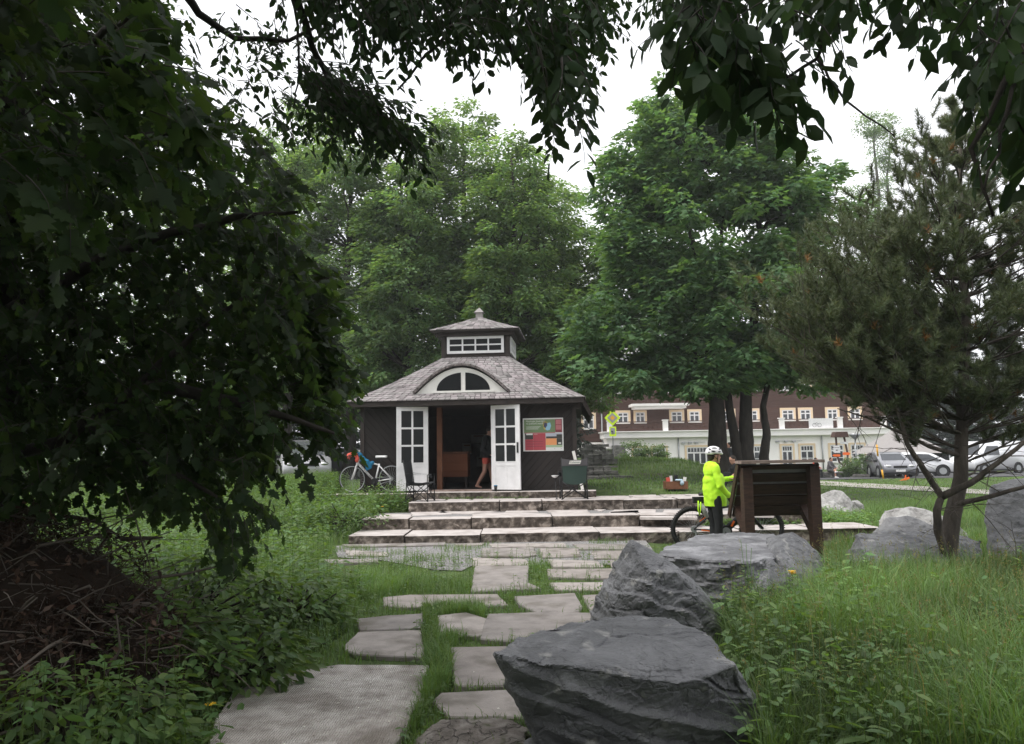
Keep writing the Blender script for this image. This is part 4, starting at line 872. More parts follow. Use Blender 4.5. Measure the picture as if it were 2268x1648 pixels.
for s0, s1 in ((0, .07), (.16, .31), (.375, .565), (.605, .775), (.805, 1)):
    mb = MB(); mb.bar(tp(-.60, (s0 + s1) / 2, -.035), tp(.60, (s0 + s1) / 2, -.035), .035, (s1 - s0) * L_, 0, dn); mb.xf(BM); part('back_plank', mb, [M['boardwood']], bt)
mb = MB(); mb.prism([tp(-.58, 0.01, .0), tp(.58, .01, .0), tp(.58, .99, .0), tp(-.58, .99, .0)], nn_ * .02); mb.xf(BM); part('panel', mb, [M['boardback']], bt)
for s in (-1, 1):
    mb = MB(); mb.prism([tp(s * .62, -.02, -.055), tp(s * .62, 1.02, -.055), tp(s * .62, 1.02, .045), tp(s * .62, -.02, .045)], (s * .03, 0, 0)); mb.xf(BM); part('side_frame', mb, [M['boardwood']], bt)

# ------------------------------------------------------------ bicycles
def wheel(mb_t, mb_r, mb_s, c, r, tw, n_sp, knob=0):
    ax = Vector((0, 1, 0)); mb_t.ring(c, ax, r - tw, tw, 48, 8)
    if knob:
        for i in range(64):
            a = 2 * math.pi * i / 64; 
            for sy in (-.5, .5): mb_t.box(Vector(c) + Vector((math.cos(a) * (r + .001), sy * tw, math.sin(a) * (r + .001))), (.014, .018, .012), 0, Matrix.Rotation(-a, 3, 'Y'))
    mb_r.ring(c, ax, r - 2 * tw - .006, .012, 40, 6, 0, 1.0)
    for i in range(n_sp):
        a = 2 * math.pi * i / n_sp; s = .03 if i % 2 else -.03
        mb_s.bar(Vector(c) + Vector((math.cos(a + .3) * .025, s, math.sin(a + .3) * .025)), Vector(c) + Vector((math.cos(a), 0, math.sin(a))) * (r - 2 * tw - .01), .0032, .0032)
    mb_s.cyl(Vector(c) + Vector((0, -.045, 0)), Vector(c) + Vector((0, .045, 0)), .022, 10)
def bike(label, T, S, cols, group=None):
    """S: dict of local 2-D joints (x,z), side view, y across"""
    loc = T @ Vector((0, 0, 0)); t = thing('bicycle', label, 'bicycle', loc, group)
    V3 = lambda p, y=0: Vector((p[0], y, p[1])); r, tw = S['r'], S['tw']
    for c in ('rear', 'front'):
        a, b, d = MB(), MB(), MB(); wheel(a, b, d, V3(S[c]), r, tw, 28, S.get('knob', 0))
        a.xf(T); b.xf(T); d.xf(T); w_ = part('wheel', a, [M['rubber']], t); part('rim', b, [M['metal'] if S.get('light_rim') else M['black']], w_); part('spokes', d, [M['metal']], w_)
    mb = MB(); fr = S['fr']; mb.tube([V3(S['bb']), V3(S['st'])], fr); mb.tube([V3(S['bb']), V3(S['hb'])], fr * S.get('dtk', 1.25), 12); mb.tube([V3(S['tt']), V3(S['ht'])], fr * .95)
    mb.tube([V3(S['hb']), V3(S['htop'])], fr * 1.3)
    for s in (-.055, .055):
        mb.tube([V3(S['bb'], s * .6), V3(S['rear'], s)], fr * .55, 6); mb.tube([V3(S['ss'], s * .3), V3(S['rear'], s)], fr * .5, 6)
    mb.xf(T); fo = part('frame', mb, [cols['frame']], t)
    mb = MB()
    for s in (-.05, .05): mb.tube([V3(S['hb'], s), V3(S['front'], s)], S.get('fk', .016), 8)
    mb.box(V3(S['hb']) + Vector((0, 0, -.01)), (.04, .13, .04)); mb.xf(T); part('fork', mb, [cols['fork']], t)
    mb = MB(); x, z = S['sad']; mb.loft([[Vector((x + dx, y, z + zz)) for y, zz in ((-wd, -.005), (-wd * .7, .03), (0, .038), (wd * .7, .03), (wd, -.005), (0, -.02))] for dx, wd in ((-.13, .065), (-.09, .075), (-.02, .045), (.08, .022), (.15, .016))]); mb.xf(T); part('saddle', mb, [cols['saddle']], t)
    mb = MB(); mb.tube([V3(S['st']), V3((S['sad'][0] - .01, S['sad'][1] - .02))], .014); mb.xf(T); part('seat_post', mb, [M['black']], t)
    mb = MB(); hb_ = S['bar']; mb.tube([V3(S['htop']), V3(hb_)], .016); a_ = S.get('turn', 0)
    e1 = V3(hb_) + Vector((-math.sin(a_) * .33, -math.cos(a_) * .33, -.01)); e2 = V3(hb_) - Vector((-math.sin(a_) * .33, -math.cos(a_) * .33, .01))
    if S.get('drop'):
        for s in (-1, 1): mb.tube([V3(hb_), V3(hb_, s * .2), V3((hb_[0] + S['drop'] * .09, hb_[1]), s * .21), V3((hb_[0] + S['drop'] * .10, hb_[1] - .10), s * .21), V3((hb_[0] - S['drop'] * .02, hb_[1] - .13), s * .21)], .014)
    else: mb.tube([e1, V3(hb_), e2], .013)
    mb.xf(T); part('handlebar', mb, [cols.get('bar', M['black'])], t)
    mb = MB(); bb = V3(S['bb']); mb.cyl(bb + Vector((0, -.06, 0)), bb + Vector((0, -.05, 0)), .09, 24); mb.tube([bb + Vector((0, -.075, 0)), bb + Vector((.05, -.075, -.165))], .012, 6); mb.box(bb + Vector((.05, -.12, -.17)), (.09, .08, .02))
    mb.tube([bb + Vector((0, .075, 0)), bb + Vector((-.05, .075, .165))], .012, 6); mb.box(bb + Vector((-.05, .12, .17)), (.09, .08, .02)); mb.xf(T); part('crank', mb, [M['black']], t)
    mb = MB(); c = V3(S['rear']); mb.cyl(c + Vector((0, -.05, 0)), c + Vector((0, -.035, 0)), .05, 20); mb.tube([c + Vector((0, -.042, .05)), bb + Vector((0, -.055, .088))], .005, 5); mb.tube([c + Vector((0, -.042, -.05)), bb + Vector((0, -.055, -.088))], .005, 5); mb.box(c + Vector((.03, -.05, -.08)), (.03, .02, .11)); mb.xf(T); part('chain', mb, [M['metal']], t)
    return t, V3
# e-bike beside the cyclist
e0 = W(1534.8, 1160, 13.25); eb = Matrix.Translation((e0.x, 13.25, h1(e0.x + .5, 13.25)))
k_ = 1 / 131.3; X_ = lambda px: (px - 1534.8) * k_; Z_ = lambda py: .372 - (py - 1166) * k_
S = dict(r=.372, tw=.03, knob=1, rear=(0, .372), front=(1.14, .372), bb=(.515, .33), st=(.34, .74), ss=(.37, .66), tt=(.36, .70), ht=(.90, .78), hb=(.91, .66), htop=(.875, .84), bar=(.83, .93), sad=(.25, .935), fr=.022, dtk=2.6, fk=.02, turn=.55)
t, V3 = bike('black mountain e-bike with orange stripes behind the wooden board', eb, S, dict(frame=M['black'], fork=M['black'], saddle=M['black'], bar=M['black']))
mb = MB(); mb.cyl((.53, -.07, .33), (.53, .07, .33), .10, 24); mb.cyl((.53, -.078, .33), (.53, -.071, .33), .07, 20, 1); mb.xf(eb); part('motor', mb, [M['black'], M['metal']], t)
mb = MB(); mb.bar(V3((.62, .41), -.062), V3((.67, .50), -.062), .006, .03); mb.bar(V3((.12, .36), -.062), V3((.33, .335), -.05), .006, .02); mb.bar(V3((.10, .50), -.045), V3((.25, .60), -.035), .006, .012); mb.xf(eb); part('orange_stripe', mb, [M['orange']], t)
mb = MB(); mb.tube([V3((.86, .93), -.3), V3((.60, .84), -.32)], .0, 4) if 0 else None
o0 = eb @ V3((.07, .84)); mb.box((.10, 0, .85), (.17, .11, .10)); mb.xf(eb); tag(part('saddle_bag', mb, [M['blackcloth']], None, o0), 'black bag strapped under the saddle of the mountain e-bike', 'bag')
mb = MB(); mb.tube([(.12, -.02, .80), (.17, -.02, .72), (.24, -.02, .56)], [.035, .04, .038], 12); mb.tube([(.10, -.02, .83), (.12, -.02, .80)], [.018, .022], 10, 1); mb.xf(eb); tag(part('water_bottle', mb, [M['white'], M['black']], None, eb @ Vector((.17, 0, .56))), 'white drinking bottle mounted behind the e-bike seat tube', 'bottle')
mb = MB(); mb.tube([(.09, -.06, .84), (.08, -.07, .70), (.10, -.07, .60), (.12, -.06, .68), (.13, -.06, .82)], .011, 6); mb.xf(eb); tag(part('strap', mb, [M['hivis']], None, eb @ Vector((.1, -.06, .6))), 'yellow strap dangling from the e-bike saddle bag', 'strap')

# white road bike against the pavilion wall
w0 = PM @ Vector((-1.10, -.20, .69)); wk = 1 / 87.0
# joints measured from the rear axle (px 901 -> x 0), front wheel to the left
wbm = PM @ Matrix.Translation((-1.84, -.16, .69)) @ Matrix.Scale(-1, 4, (1, 0, 0)) @ Matrix.Rotation(R(4), 4, 'X')
S = dict(r=.335, tw=.012, rear=(0, .335), front=(.98, .335), bb=(.41, .27), st=(.30, .70), ss=(.31, .66), tt=(.31, .67), ht=(.80, .80), hb=(.84, .72), htop=(.79, .86), bar=(.90, .92), sad=(.24, .86), fr=.020, dtk=1.35, fk=.014, light_rim=1, drop=1)
t, V3 = bike('white road bicycle leaning on the dark pavilion wall with clothes on its handlebar', wbm, S, dict(frame=M['white'], fork=M['white'], saddle=M['white'], bar=M['black']))
tb = Vector((.41, 0, .27)); th_ = Vector((.84, 0, .72)); dd = (th_ - tb).normalized()
side_y = -.034
tx = text_mb('ROCK MACHINE', .062, wbm @ Matrix(((-dd.x, -dd.z, 0, th_.x - .10 * dd.x), (0, 0, -1, side_y), (-dd.z, dd.x, 0, th_.z - .10 * dd.z - .02), (0, 0, 0, 1))), sx=.85)
part('lettering', tx, [M['black']], t)
def cloth(label, name, m, pts, seed, th=.05, cat='garment'):
    """a crumpled garment: soft lumps along a line, one surface"""
    mb = MB(); rr = random.Random(seed)
    for p, r in pts:
        mb.ell(p, (r[0], r[1], r[2]), 12, 8)
    me = bpy.data.meshes.new(name); org = Vector(pts[0][0]); me.from_pydata([tuple(p - org) for p in mb.v], [], mb.f); o = bpy.data.objects.new(name, me); COL.objects.link(o)
    md = o.modifiers.new('r', 'REMESH'); md.mode = 'VOXEL'; md.voxel_size = .013; bake(o)
    no = [v.normal.copy() for v in o.data.vertices]
    for v, n in zip(o.data.vertices, no):
        q = v.co + Vector((seed, 0, 0)); v.co = v.co + n * (.012 * noise.noise(q * 14) + .012 * noise.noise(Vector((q.x * 25, q.y * 10, q.z * 6))))
    for p in o.data.polygons: p.use_smooth = True
    o.data.materials.append(m); o.location = org; ORG[o.name] = org; tag(o, label, cat); return o
q = lambda x, y, z: wbm @ Vector((x, y, z))
cloth('red shirt hung over the handlebar of the white bicycle', 'shirt', M['redcloth'], [(q(.93, -.02, .95), (.12, .06, .05)), (q(1.02, 0, .93), (.08, .09, .045)), (q(.85, -.1, .92), (.05, .05, .06)), (q(.82, -.1, .82), (.045, .04, .09)), (q(1.12, -.05, .80), (.04, .03, .04)), (q(1.06, -.05, .86), (.05, .04, .06))], 3)
cloth('blue shirt draped over the top tube of the white bicycle', 'shirt', M['bluecloth'], [(q(.83, -.03, .97), (.06, .06, .04)), (q(.77, -.03, .92), (.07, .06, .06)), (q(.70, -.03, .82), (.075, .05, .08)), (q(.62, -.03, .74), (.09, .05, .09)), (q(.55, -.03, .66), (.08, .035, .10)), (q(.48, -.03, .72), (.06, .04, .05)), (q(.60, -.03, .60), (.045, .03, .07))], 7)

# ------------------------------------------------------------ camping chairs
def camp_chair(label, T, back, seat, arm, logo=False, cup=True):
    t = thing('camping_chair', label, 'camping chair', T @ Vector((0, 0, 0)))
    w2, d2 = .27, .25      # local: seat faces -y
    C = lambda x, y, z: Vector((x * w2, y * d2, z))
    def tb(name, pts, r=.011, m='black'):
        mb = MB(); mb.tube(pts, r, 8); mb.xf(T); return part(name, mb, [M[m]], t)
    for s in (-1, 1):
        mb = MB(); mb.tube([C(s * 1.05, 1.0, .0), C(s * 1.0, .95, .45), C(s * 1.08, 1.25, .93)], .012, 8); mb.xf(T); part('back_upright', mb, [M['black']], t)
        tb('front_upright', [C(s * 1.05, -1.0, .0), C(s * 1.05, -1.0, .60)])
        tb('side_brace', [C(s * 1.05, -1.0, .02), C(s, .95, .42)], .009); tb('side_brace', [C(s * 1.05, 1.0, .02), C(s, -.95, .42)], .009)
    for y in (-1, 1):
        tb('cross_brace', [C(-1.05, y, .02), C(1.0, y, .40)], .010); tb('cross_brace', [C(1.05, y * .97, .02), C(-1.0, y * .97, .40)], .010)
    for s in (-1, 1):
        for y in (-1, 1): 
            mb = MB(); mb.cyl(C(s * 1.05, y, .0), C(s * 1.05, y, .03), .022, 10); mb.xf(T); part('foot', mb, [M['black']], t)
    def fab(name, fn, m, th=.006):
        mb = MB(); b = len(mb.v); mb.grid(12, 12, fn); mb.grid(12, 12, lambda u, v: fn(1 - u, v) + Vector((0, th, 0)) + Vector((0, 0, -th))); mb.xf(T); return part(name, mb, m, t)
    fab('seat', lambda u, v: Vector(((u * 2 - 1) * w2 * .98, (v * 2 - 1) * d2, .41 - .05 * math.sin(math.pi * u) - .03 * (1 - abs(2 * v - 1)) + .03 * (1 - v))), [seat])
    bk = fab('backrest', lambda u, v: Vector(((u * 2 - 1) * w2 * (.92 + .14 * v - .0), d2 * (.95 + .3 * v) + .05 * math.sin(math.pi * u) * (1 - v * .5), .38 + .53 * v - .035 * math.sin(math.pi * u) * (v > .95) + (.10 * math.sin(math.pi * u) * 0 if v > .1 else -.04 * math.sin(math.pi * u)))), [back])
    if logo:
        mb = MB(); mb.grid(12, 5, lambda u, v: Vector(((u * 2 - 1) * w2 * 1.05, d2 * (1.16 + .09 * v) + .006 + .05 * math.sin(math.pi * u) * .6 + .012, .745 + .165 * v - .035 * math.sin(math.pi * u) * v))); mb.xf(T); part('back_band', mb, [M['greycloth']], bk)
        LT = T @ Matrix.Translation((.125, d2 * 1.2 + .085, .80)) @ Matrix.Rotation(R(180), 4, 'Z') @ Matrix.Rotation(R(90), 4, 'X')
        mb = MB(); mb.prism([LT @ Vector((x, y, -.004)) for x, y in ((-.01, -.015), (.24, -.015), (.265, .06), (.015, .06))], (LT.to_3x3() @ Vector((0, 0, .002)))); part('logo_patch', mb, [M['whitetrim']], bk)
        mb = text_mb('Coleman', .062, LT @ Matrix.Translation((.012, .006, .002)), sx=1.0); part('logo_lettering', mb, [M['greencloth']], bk)
    for s in (-1, 1):
        mb = MB(); mb.grid(3, 8, lambda u, v: Vector((s * w2 * 1.05 + (u - .5) * .07, (v * 2 - 1) * d2 * 1.1, .61 - .02 * math.sin(math.pi * v) + .03 * v))); mb.grid(3, 8, lambda u, v: Vector((s * w2 * 1.05 + (.5 - u) * .07, (v * 2 - 1) * d2 * 1.1, .60 - .02 * math.sin(math.pi * v) + .03 * v))); mb.xf(T); part('armrest', mb, [arm], t)
        if cup and s > 0:
            mb = MB(); mb.tube([C(s * 1.05, -.6, .60), C(s * 1.05, -.6, .50)], [.045, .038], 12); mb.xf(T); part('cup_holder', mb, [arm], t)
    return t
c2 = W(1271, 1106, 17.75); camp_chair('green and grey folding camping chair seen from behind, right of the door', Matrix.Translation((c2.x, 17.75, .548)) @ Matrix.Rotation(R(182), 4, 'Z'), M['greencloth'], M['blackcloth'], M['blackcloth'], True)
c1 = W(926, 1106, 17.9); camp_chair('black folding camping chair seen from the side at the left door', Matrix.Translation((c1.x + .05, 17.9, .548)) @ Matrix.Rotation(R(80), 4, 'Z'), M['blackcloth'], M['blackcloth'], M['blackcloth'])
# white dish, cup, leaning pole
dp = W(1229, 1055, 17.7)
mb = MB(); mb.tube([dp + Vector((0, 0, -.035)), dp + Vector((0, 0, -.02)), dp + Vector((0, 0, .02)), dp + Vector((0, 0, .021))], [.015, .05, .085, .08], 16); mb.tube([dp + Vector((0, 0, -.035)), Vector((dp.x + .03, dp.y, .58)), Vector((dp.x + .03, dp.y, .552))], [.007, .007, .05], 8, 1)
tag(part('bowl_stand', mb, [M['white'], M['black']], None, (dp.x, dp.y, .55)), 'small white bowl on a thin black stand left of the green chair', 'bowl stand')  # white dish on a thin stand, not a lamp
cp = PM @ Vector((.72, -.35, .69)); mb = MB(); mb.tube([cp, cp + Vector((0, 0, .13))], [.03, .042], 14); mb.tube([cp + Vector((0, 0, .13)), cp + Vector((0, 0, .15))], [.046, .043], 14, 1)
tag(part('cup', mb, [M['black'], M['bluecloth']], None, cp), 'black takeaway cup with a blue lid on the stone plinth', 'cup')
a = PM @ Vector((2.78, -.1, .70)); b = PM @ Vector((2.58, -.10, 1.62)); mb = MB(); mb.bar(a, b, .07, .03); tag(part('white_board', mb, [M['whitetrim']], None, a), 'narrow white board leaning at the right corner of the pavilion', 'board')

# ------------------------------------------------------------ crate with bottles on the lawn
cr = W(1497, 1099, 20.2); zc = h1(cr.x, 20.2) - .01
t = thing('wooden_crate', 'brown wooden crate full of packets standing at the edge of the lawn', 'crate', (cr.x, 20.2, zc))
mb = MB(); hw, hd, ht = .27, .2, .19
for s in (-1, 1): mb.box((cr.x, 20.2 + s * hd, zc + ht / 2 + .05), (2 * hw, .02, ht)); mb.box((cr.x + s * hw, 20.2, zc + ht / 2 + .05), (.02, 2 * hd - .02, ht))
mb.box((cr.x, 20.2, zc + .05), (2 * hw, 2 * hd, .02)); part('crate_box', mb, [M['postwood']], t)
for k, (dx, m, lab, s) in enumerate([(-.2, 'redcloth', 'red packet at the left side of the crate', (.10, .12, .16)), (-.13, 'white', 'white packet between the red packet and the cloth in the crate', (.07, .1, .2)), (-.02, 'blackcloth', 'black bundle in the middle of the crate', (.1, .12, .22)), (.20, 'whitetrim', 'cream packet at the right side of the crate', (.08, .1, .17))]):
    mb = MB(); p = Vector((cr.x + dx, 20.1, zc + .065)); s = (s[0], s[1], s[2] + .11); mb.box(p + Vector((0, 0, s[2] / 2)), s, 0, Matrix.Rotation(.1 * (k - 1), 3, 'Y'), .8); tag(part('packet', mb, [M[m]], None, p), lab, 'packet', 'packets in the crate')
cloth('pale blue cloth hanging over the front edge of the crate', 'cloth', mat('pale_blue_cloth', (.40, .50, .58), .9), [(Vector((cr.x + .06, 19.99, zc + .27)), (.10, .03, .03)), (Vector((cr.x + .12, 19.97, zc + .20)), (.06, .02, .06)), (Vector((cr.x + .03, 20.0, zc + .27)), (.08, .06, .02))], 9)

# ------------------------------------------------------------ signs and poles
def pole(mb, x, y, z0, z1, r, mi=0): mb.tube([(x, y, z0), (x, y, z1)], r, 8, mi)
D = 55; p = W(1358, 990, D); zg = h1(p.x, D) - .1
t = thing('road_sign', 'fluorescent yellow bordered priority road sign with a turning plate below', 'road sign', (p.x, D, zg))
k = D / FP; zz = lambda py: 1.6 + (1003 - ROLL * (p.x / D * FP) - py) * k
mb = MB(); pole(mb, p.x, D, zg, zz(915), .035); part('pole', mb, [M['metal']], t)
def rsq(cx, cz, hw, hh, y, th, rot=0):
    pts = []
    for (sx, sz) in ((1, 1), (-1, 1), (-1, -1), (1, -1)):
        for a in range(4):
            an = math.atan2(sz, sx) - R(45) + R(30) * a
            pts.append(Vector((sx * (hw - .06) + .06 * math.cos(an), 0, sz * (hh - .06) + .06 * math.sin(an))))
    Rm = Matrix.Rotation(rot, 3, 'Y'); mb = MB(); mb.prism([Rm @ q_ + Vector((cx, y, cz)) for q_ in pts], (0, th, 0)); return mb
part('border', rsq(p.x, zz(926), .40, .40, D - .06, .02, R(45)), [M['fluo']], t)
part('sign_plate', rsq(p.x, zz(926), .26, .26, D - .075, .014, R(45)), [M['metal']], t); part('sign_centre', rsq(p.x, zz(926), .13, .13, D - .09, .014, R(45)), [M['yellow']], t)
part('lower_border', rsq(p.x, zz(956), .24, .34, D - .06, .02), [M['fluo']], t); part('lower_plate', rsq(p.x, zz(955), .15, .22, D - .075, .014), [M['metal']], t)
mb = MB(); mb.box((p.x, D - .085, zz(959)), (.05, .01, .2)); mb.box((p.x - .05, D - .086, zz(956)), (.12, .01, .05)); part('lower_arrow', mb, [M['black']], t)
part('top_border', rsq(p.x, zz(911), .14, .14, D + .1, .02, R(45)), [M['fluo']], t)
D = 60; p = W(718, 905, D); zg = h1(p.x, D) - .1; k = D / FP; zz = lambda py: 1.6 + (1003 - ROLL * (p.x / D * FP) - py) * k
t = thing('road_sign', 'round white sign with a red ring left of the pavilion, half hidden by leaves', 'road sign', (p.x, D, zg)); mb = MB(); pole(mb, p.x, D, zg, zz(890), .04); part('pole', mb, [M['metal']], t)
mb = MB(); mb.cyl((p.x, D - .05, zz(903)), (p.x, D - .07, zz(903)), .33, 28); part('sign_ring', mb, [M['redcloth']], t)
mb = MB(); mb.cyl((p.x, D - .071, zz(903)), (p.x, D - .08, zz(903)), .25, 28); part('sign_face', mb, [M['white']], t)
mb = MB(); mb.box((p.x, D - .06, zz(919)), (.5, .02, .35)); part('lower_plate', mb, [M['white']], t)
# hiking signpost with a small roof, street lamp, yellow pole
D = 52; p = W(1862, 1000, D); zg = h1(p.x, D); k = D / FP; hz_ = lambda px, py: 1.6 + (1003 - ROLL * (px - 1134) - py) * k; hx_ = lambda px: (px - 1134) * k
t = thing('hiking_signpost', 'curved two-legged hiking signpost with a small roof and orange arrow plates', 'signpost', (p.x, D, zg))
mb = MB(); mb.tube([(hx_(1846), D, hz_(1846, 960)), (hx_(1847), D, hz_(1847, 1010)), (hx_(1851), D, hz_(1851, 1024)), (hx_(1860), D, hz_(1860, 1031)), (hx_(1868), D, hz_(1868, 1024)), (hx_(1870), D, hz_(1870, 1005)), (hx_(1863), D, hz_(1863, 960))], .07, 8); mb.tube([(hx_(1859), D, hz_(1859, 1029)), (hx_(1859), D, zg)], .09, 8); part('bent_pole', mb, [M['railwood']], t)
mb = MB(); mb.prism([(hx_(1838), D - .3, hz_(1850, 977 - 8)), (hx_(1871), D - .3, hz_(1850, 977 - 8)), (hx_(1868), D - .3, hz_(1850, 957)), (hx_(1842), D - .3, hz_(1850, 957))], (0, .6, 0)); part('sign_roof', mb, [M['railwood']], t)
for k2, (x0, x1, y0, y1, m, nm) in enumerate([(1839, 1852, 1006, 1011, 'orange', 'arrow_plate'), (1858, 1871, 1002, 1008, 'orange', 'arrow_plate'), (1840, 1852, 987, 991, 'white', 'arrow_plate'), (1839, 1853, 992, 996, 'white', 'arrow_plate'), (1840, 1852, 998, 1003, 'white', 'arrow_plate'), (1853, 1868, 979, 984, 'white', 'arrow_plate')]):
    mb = MB(); za, zb2 = hz_(1850, y1), hz_(1850, y0); s = -1 if x0 < 1850 else 1; xa, xb = hx_(x0), hx_(x1); tipx = xa - .12 if s < 0 else xb + .12
    mb.prism([(xa, D - .1 - .01 * k2, za), (xb, D - .1 - .01 * k2, za)] + ([(tipx, D - .1 - .01 * k2, (za + zb2) / 2)] if s > 0 else []) + [(xb, D - .1 - .01 * k2, zb2), (xa, D - .1 - .01 * k2, zb2)] + ([(tipx, D - .1 - .01 * k2, (za + zb2) / 2)] if s < 0 else []), (0, .02, 0)); part(nm, mb, [M[m]], t)
D = 54; k = D / FP; x = hx_(1888); zg = h1(x, D)
t = thing('street_lamp', 'grey street lamp with a cone shade in front of the hotel', 'street lamp', (x, D, zg)); mb = MB(); pole(mb, x, D, zg, hz_(1888, 972), .05); part('pole', mb, [M['metal']], t)
mb = MB(); mb.tube([(x, D, hz_(1888, 972)), (x, D, hz_(1888, 964)), (x, D, hz_(1888, 961))], [.12, .36, .36], 16); part('lamp_shade', mb, [M['metal']], t)
D = 44; k = D / FP; xb = hx_(1945); xt = hx_(1935)
zg = h1(xb, D); mb = MB(); mb.tube([(xb, D, zg), (xb - .05, D, hz_(1943, 1040))], .05, 8, 0); mb.tube([(xb - .05, D, hz_(1943, 1040)), (xt + .03, D, hz_(1938, 1010))], .04, 8, 1); mb.tube([(xt + .03, D, hz_(1938, 1010)), (xt, D, hz_(1935, 985))], .05, 8, 0); mb.tube([(xt, D, hz_(1935, 985)), (xt - .02, D, hz_(1934, 972))], .015, 6, 1)
tag(part('marker_pole', mb, [M['yellow'], M['metal']], None, (xb, D, zg)), 'tall leaning yellow and grey marker pole before the parked car', 'pole')
D = 30; k = D / FP; x0 = hx_(2113); zg = h1(x0, D); t = thing('warning_post', 'orange and white striped post with a white tip behind the pine', 'warning post', (x0, D, zg))
mb = MB(); mb.tube([(x0, D, zg), (x0 + .0, D, hz_(2113, 1040)), (x0 + .08, D, hz_(2113, 1010)), (x0 + .1, D, hz_(2113, 1008))], .05, 8, 0)
for j in range(3): mb.tube([(x0 + .02 + .015 * j, D, hz_(2113, 1036 - 10 * j)), (x0 + .03 + .015 * j, D, hz_(2113, 1031 - 10 * j))], .056, 8, 1)
part('post', mb, [M['orange'], M['white']], t); mb = MB(); mb.ell((x0 + .1, D, hz_(2113, 1004)), (.08, .08, .1), 10, 8); part('tip', mb, [M['white']], t)
a, b = W(1992, 1067, 40), W(2014, 1058, 40); mb = MB(); mb.bar(a, b, .04, .10); mb.bar(W(2004, 1068, 40), W(2006, 1052, 40), .04, .05); tag(part('barrier', mb, [M['orange']], None, (a.x, a.y, h1(a.x, a.y))), 'low orange barrier in front of the parked grey car', 'barrier')

# ------------------------------------------------------------ vehicles
def car(label, T, Lc, Wc, prof_, roofz, cols, win=None, name='parked_car', cat='car', wr=.33, axles=(.85, -.85), nose=1):
    """prof_: side outline (x, z) from rear bottom round the roof to front bottom; lofted across with tumblehome"""
    t = thing(name, label, cat, T @ Vector((0, 0, 0)))
    beltz = win['belt']; mb = MB(); rings = []
    for yy, inset in ((-1, .07), (-.94, 0), (-.6, 0), (0, 0), (.6, 0), (.94, 0), (1, .07)):
        ring = []
        for x, z in prof_:
            tum = 1 - .16 * max(0, (z - beltz) / max(.1, roofz - beltz)); zz_ = z - inset * .4 if z > beltz else z
            cx = x * (1 - inset * .25); ring.append(Vector((cx, yy * Wc / 2 * tum, zz_)))
        rings.append(ring)
    mb.loft(rings, 0, True); mb.xf(T); b_ = part('body', mb, [cols], t)
    for s in (-1, 1):
        for poly in win['side']:
            mb = MB(); mb.prism([Vector((x, s * (Wc / 2 * (1 - .16 * max(0, (z - beltz) / max(.1, roofz - beltz))) + .004), z)) for x, z in poly], (0, s * .004, 0)); mb.xf(T); part('side_window', mb, [M['glass2']], t)
    for nm, (xa, za, xb, zb3, hw, hw2) in win['ends'].items():
        d_ = Vector((zb3 - za, 0, -(xb - xa))).normalized(); d_ = d_ if (d_.x > 0) == (xa > 0) else -d_
        mb = MB(); mb.prism([Vector((xa, -hw, za)) + d_ * .006, Vector((xa, hw, za)) + d_ * .006, Vector((xb, hw2, zb3)) + d_ * .006, Vector((xb, -hw2, zb3)) + d_ * .006], d_ * .006); mb.xf(T); part(nm, mb, [win.get('glass', M['glass2'])], t)
    for ax in axles:
        for s in (-1, 1):
            mb = MB(); mb.cyl((ax, s * (Wc / 2 - .16), wr), (ax, s * (Wc / 2 + .015), wr), wr, 24); mb.xf(T); w_ = part('wheel', mb, [M['rubber']], t)
            mb = MB(); mb.cyl((ax, s * (Wc / 2 + .016), wr), (ax, s * (Wc / 2 + .026), wr), wr * .62, 16); mb.xf(T); part('rim', mb, [M['metal']], w_)
            mb = MB(); mb.ring((ax, s * (Wc / 2 + .004), wr), (0, 1, 0), wr * 1.12, .035, 24, 6); mb.xf(T); part('wheel_arch', mb, [M['black']], t)
    xf_ = max(p_[0] for p_ in prof_)
    for s in (-1, 1):
        mb = MB(); mb.ell((xf_ - .10, s * Wc * .36, win['light']), (.12, .2, .09), 10, 8); mb.xf(T); part('headlight', mb, [M['chrome']], t)
        mb = MB(); mb.box((win['mirror'], s * (Wc / 2 + .08), beltz + .05), (.1, .16, .11)); mb.xf(T); part('mirror', mb, [M['black']], t)
    mb = MB(); mb.box((xf_ + .005, 0, .42), (.03, .52, .12)); mb.xf(T); part('number_plate', mb, [M['white']], t)
    mb = MB(); mb.box((xf_ - .01, 0, win['light'] - .04), (.04, Wc * .42, .12)); mb.xf(T); part('grille', mb, [M['black']], t)
    mb = MB(); mb.box((0, 0, .27), (xf_ * 1.9, Wc * .96, .12)); mb.xf(T); part('sill', mb, [M['black']], t)
    return t
paint = lambda n, c, r=.3: mat(n, c, r, .3, coat=.6)
hatch = [(-2.0, .3), (-2.08, .6), (-2.0, .95), (-1.75, 1.32), (-1.3, 1.47), (-.2, 1.49), (.35, 1.38), (1.05, .98), (1.75, .86), (2.02, .68), (2.05, .4), (1.95, .28)]
hw_ = dict(belt=.92, side=[[(-1.55, .95), (-1.35, 1.32), (-.55, 1.38), (-.55, .95)], [(-.48, .95), (-.48, 1.38), (.15, 1.34), (.75, .97)]], ends={'windscreen': (1.0, 1.0, .38, 1.37, .68, .56), 'rear_window': (-1.98, 1.0, -1.74, 1.33, .6, .5)}, light=.68, mirror=.7)
gp_ = W(1985, 1066, 44); car('dark grey hatchback parked nose on beside the yellow marker pole', Matrix.Translation((gp_.x + 1.3, 47.5, h1(gp_.x, 47) + .02)) @ Matrix.Rotation(R(-98), 4, 'Z'), 4, 1.75, hatch, 1.49, paint('silver_grey_paint', (.22, .22, .24)), hw_)
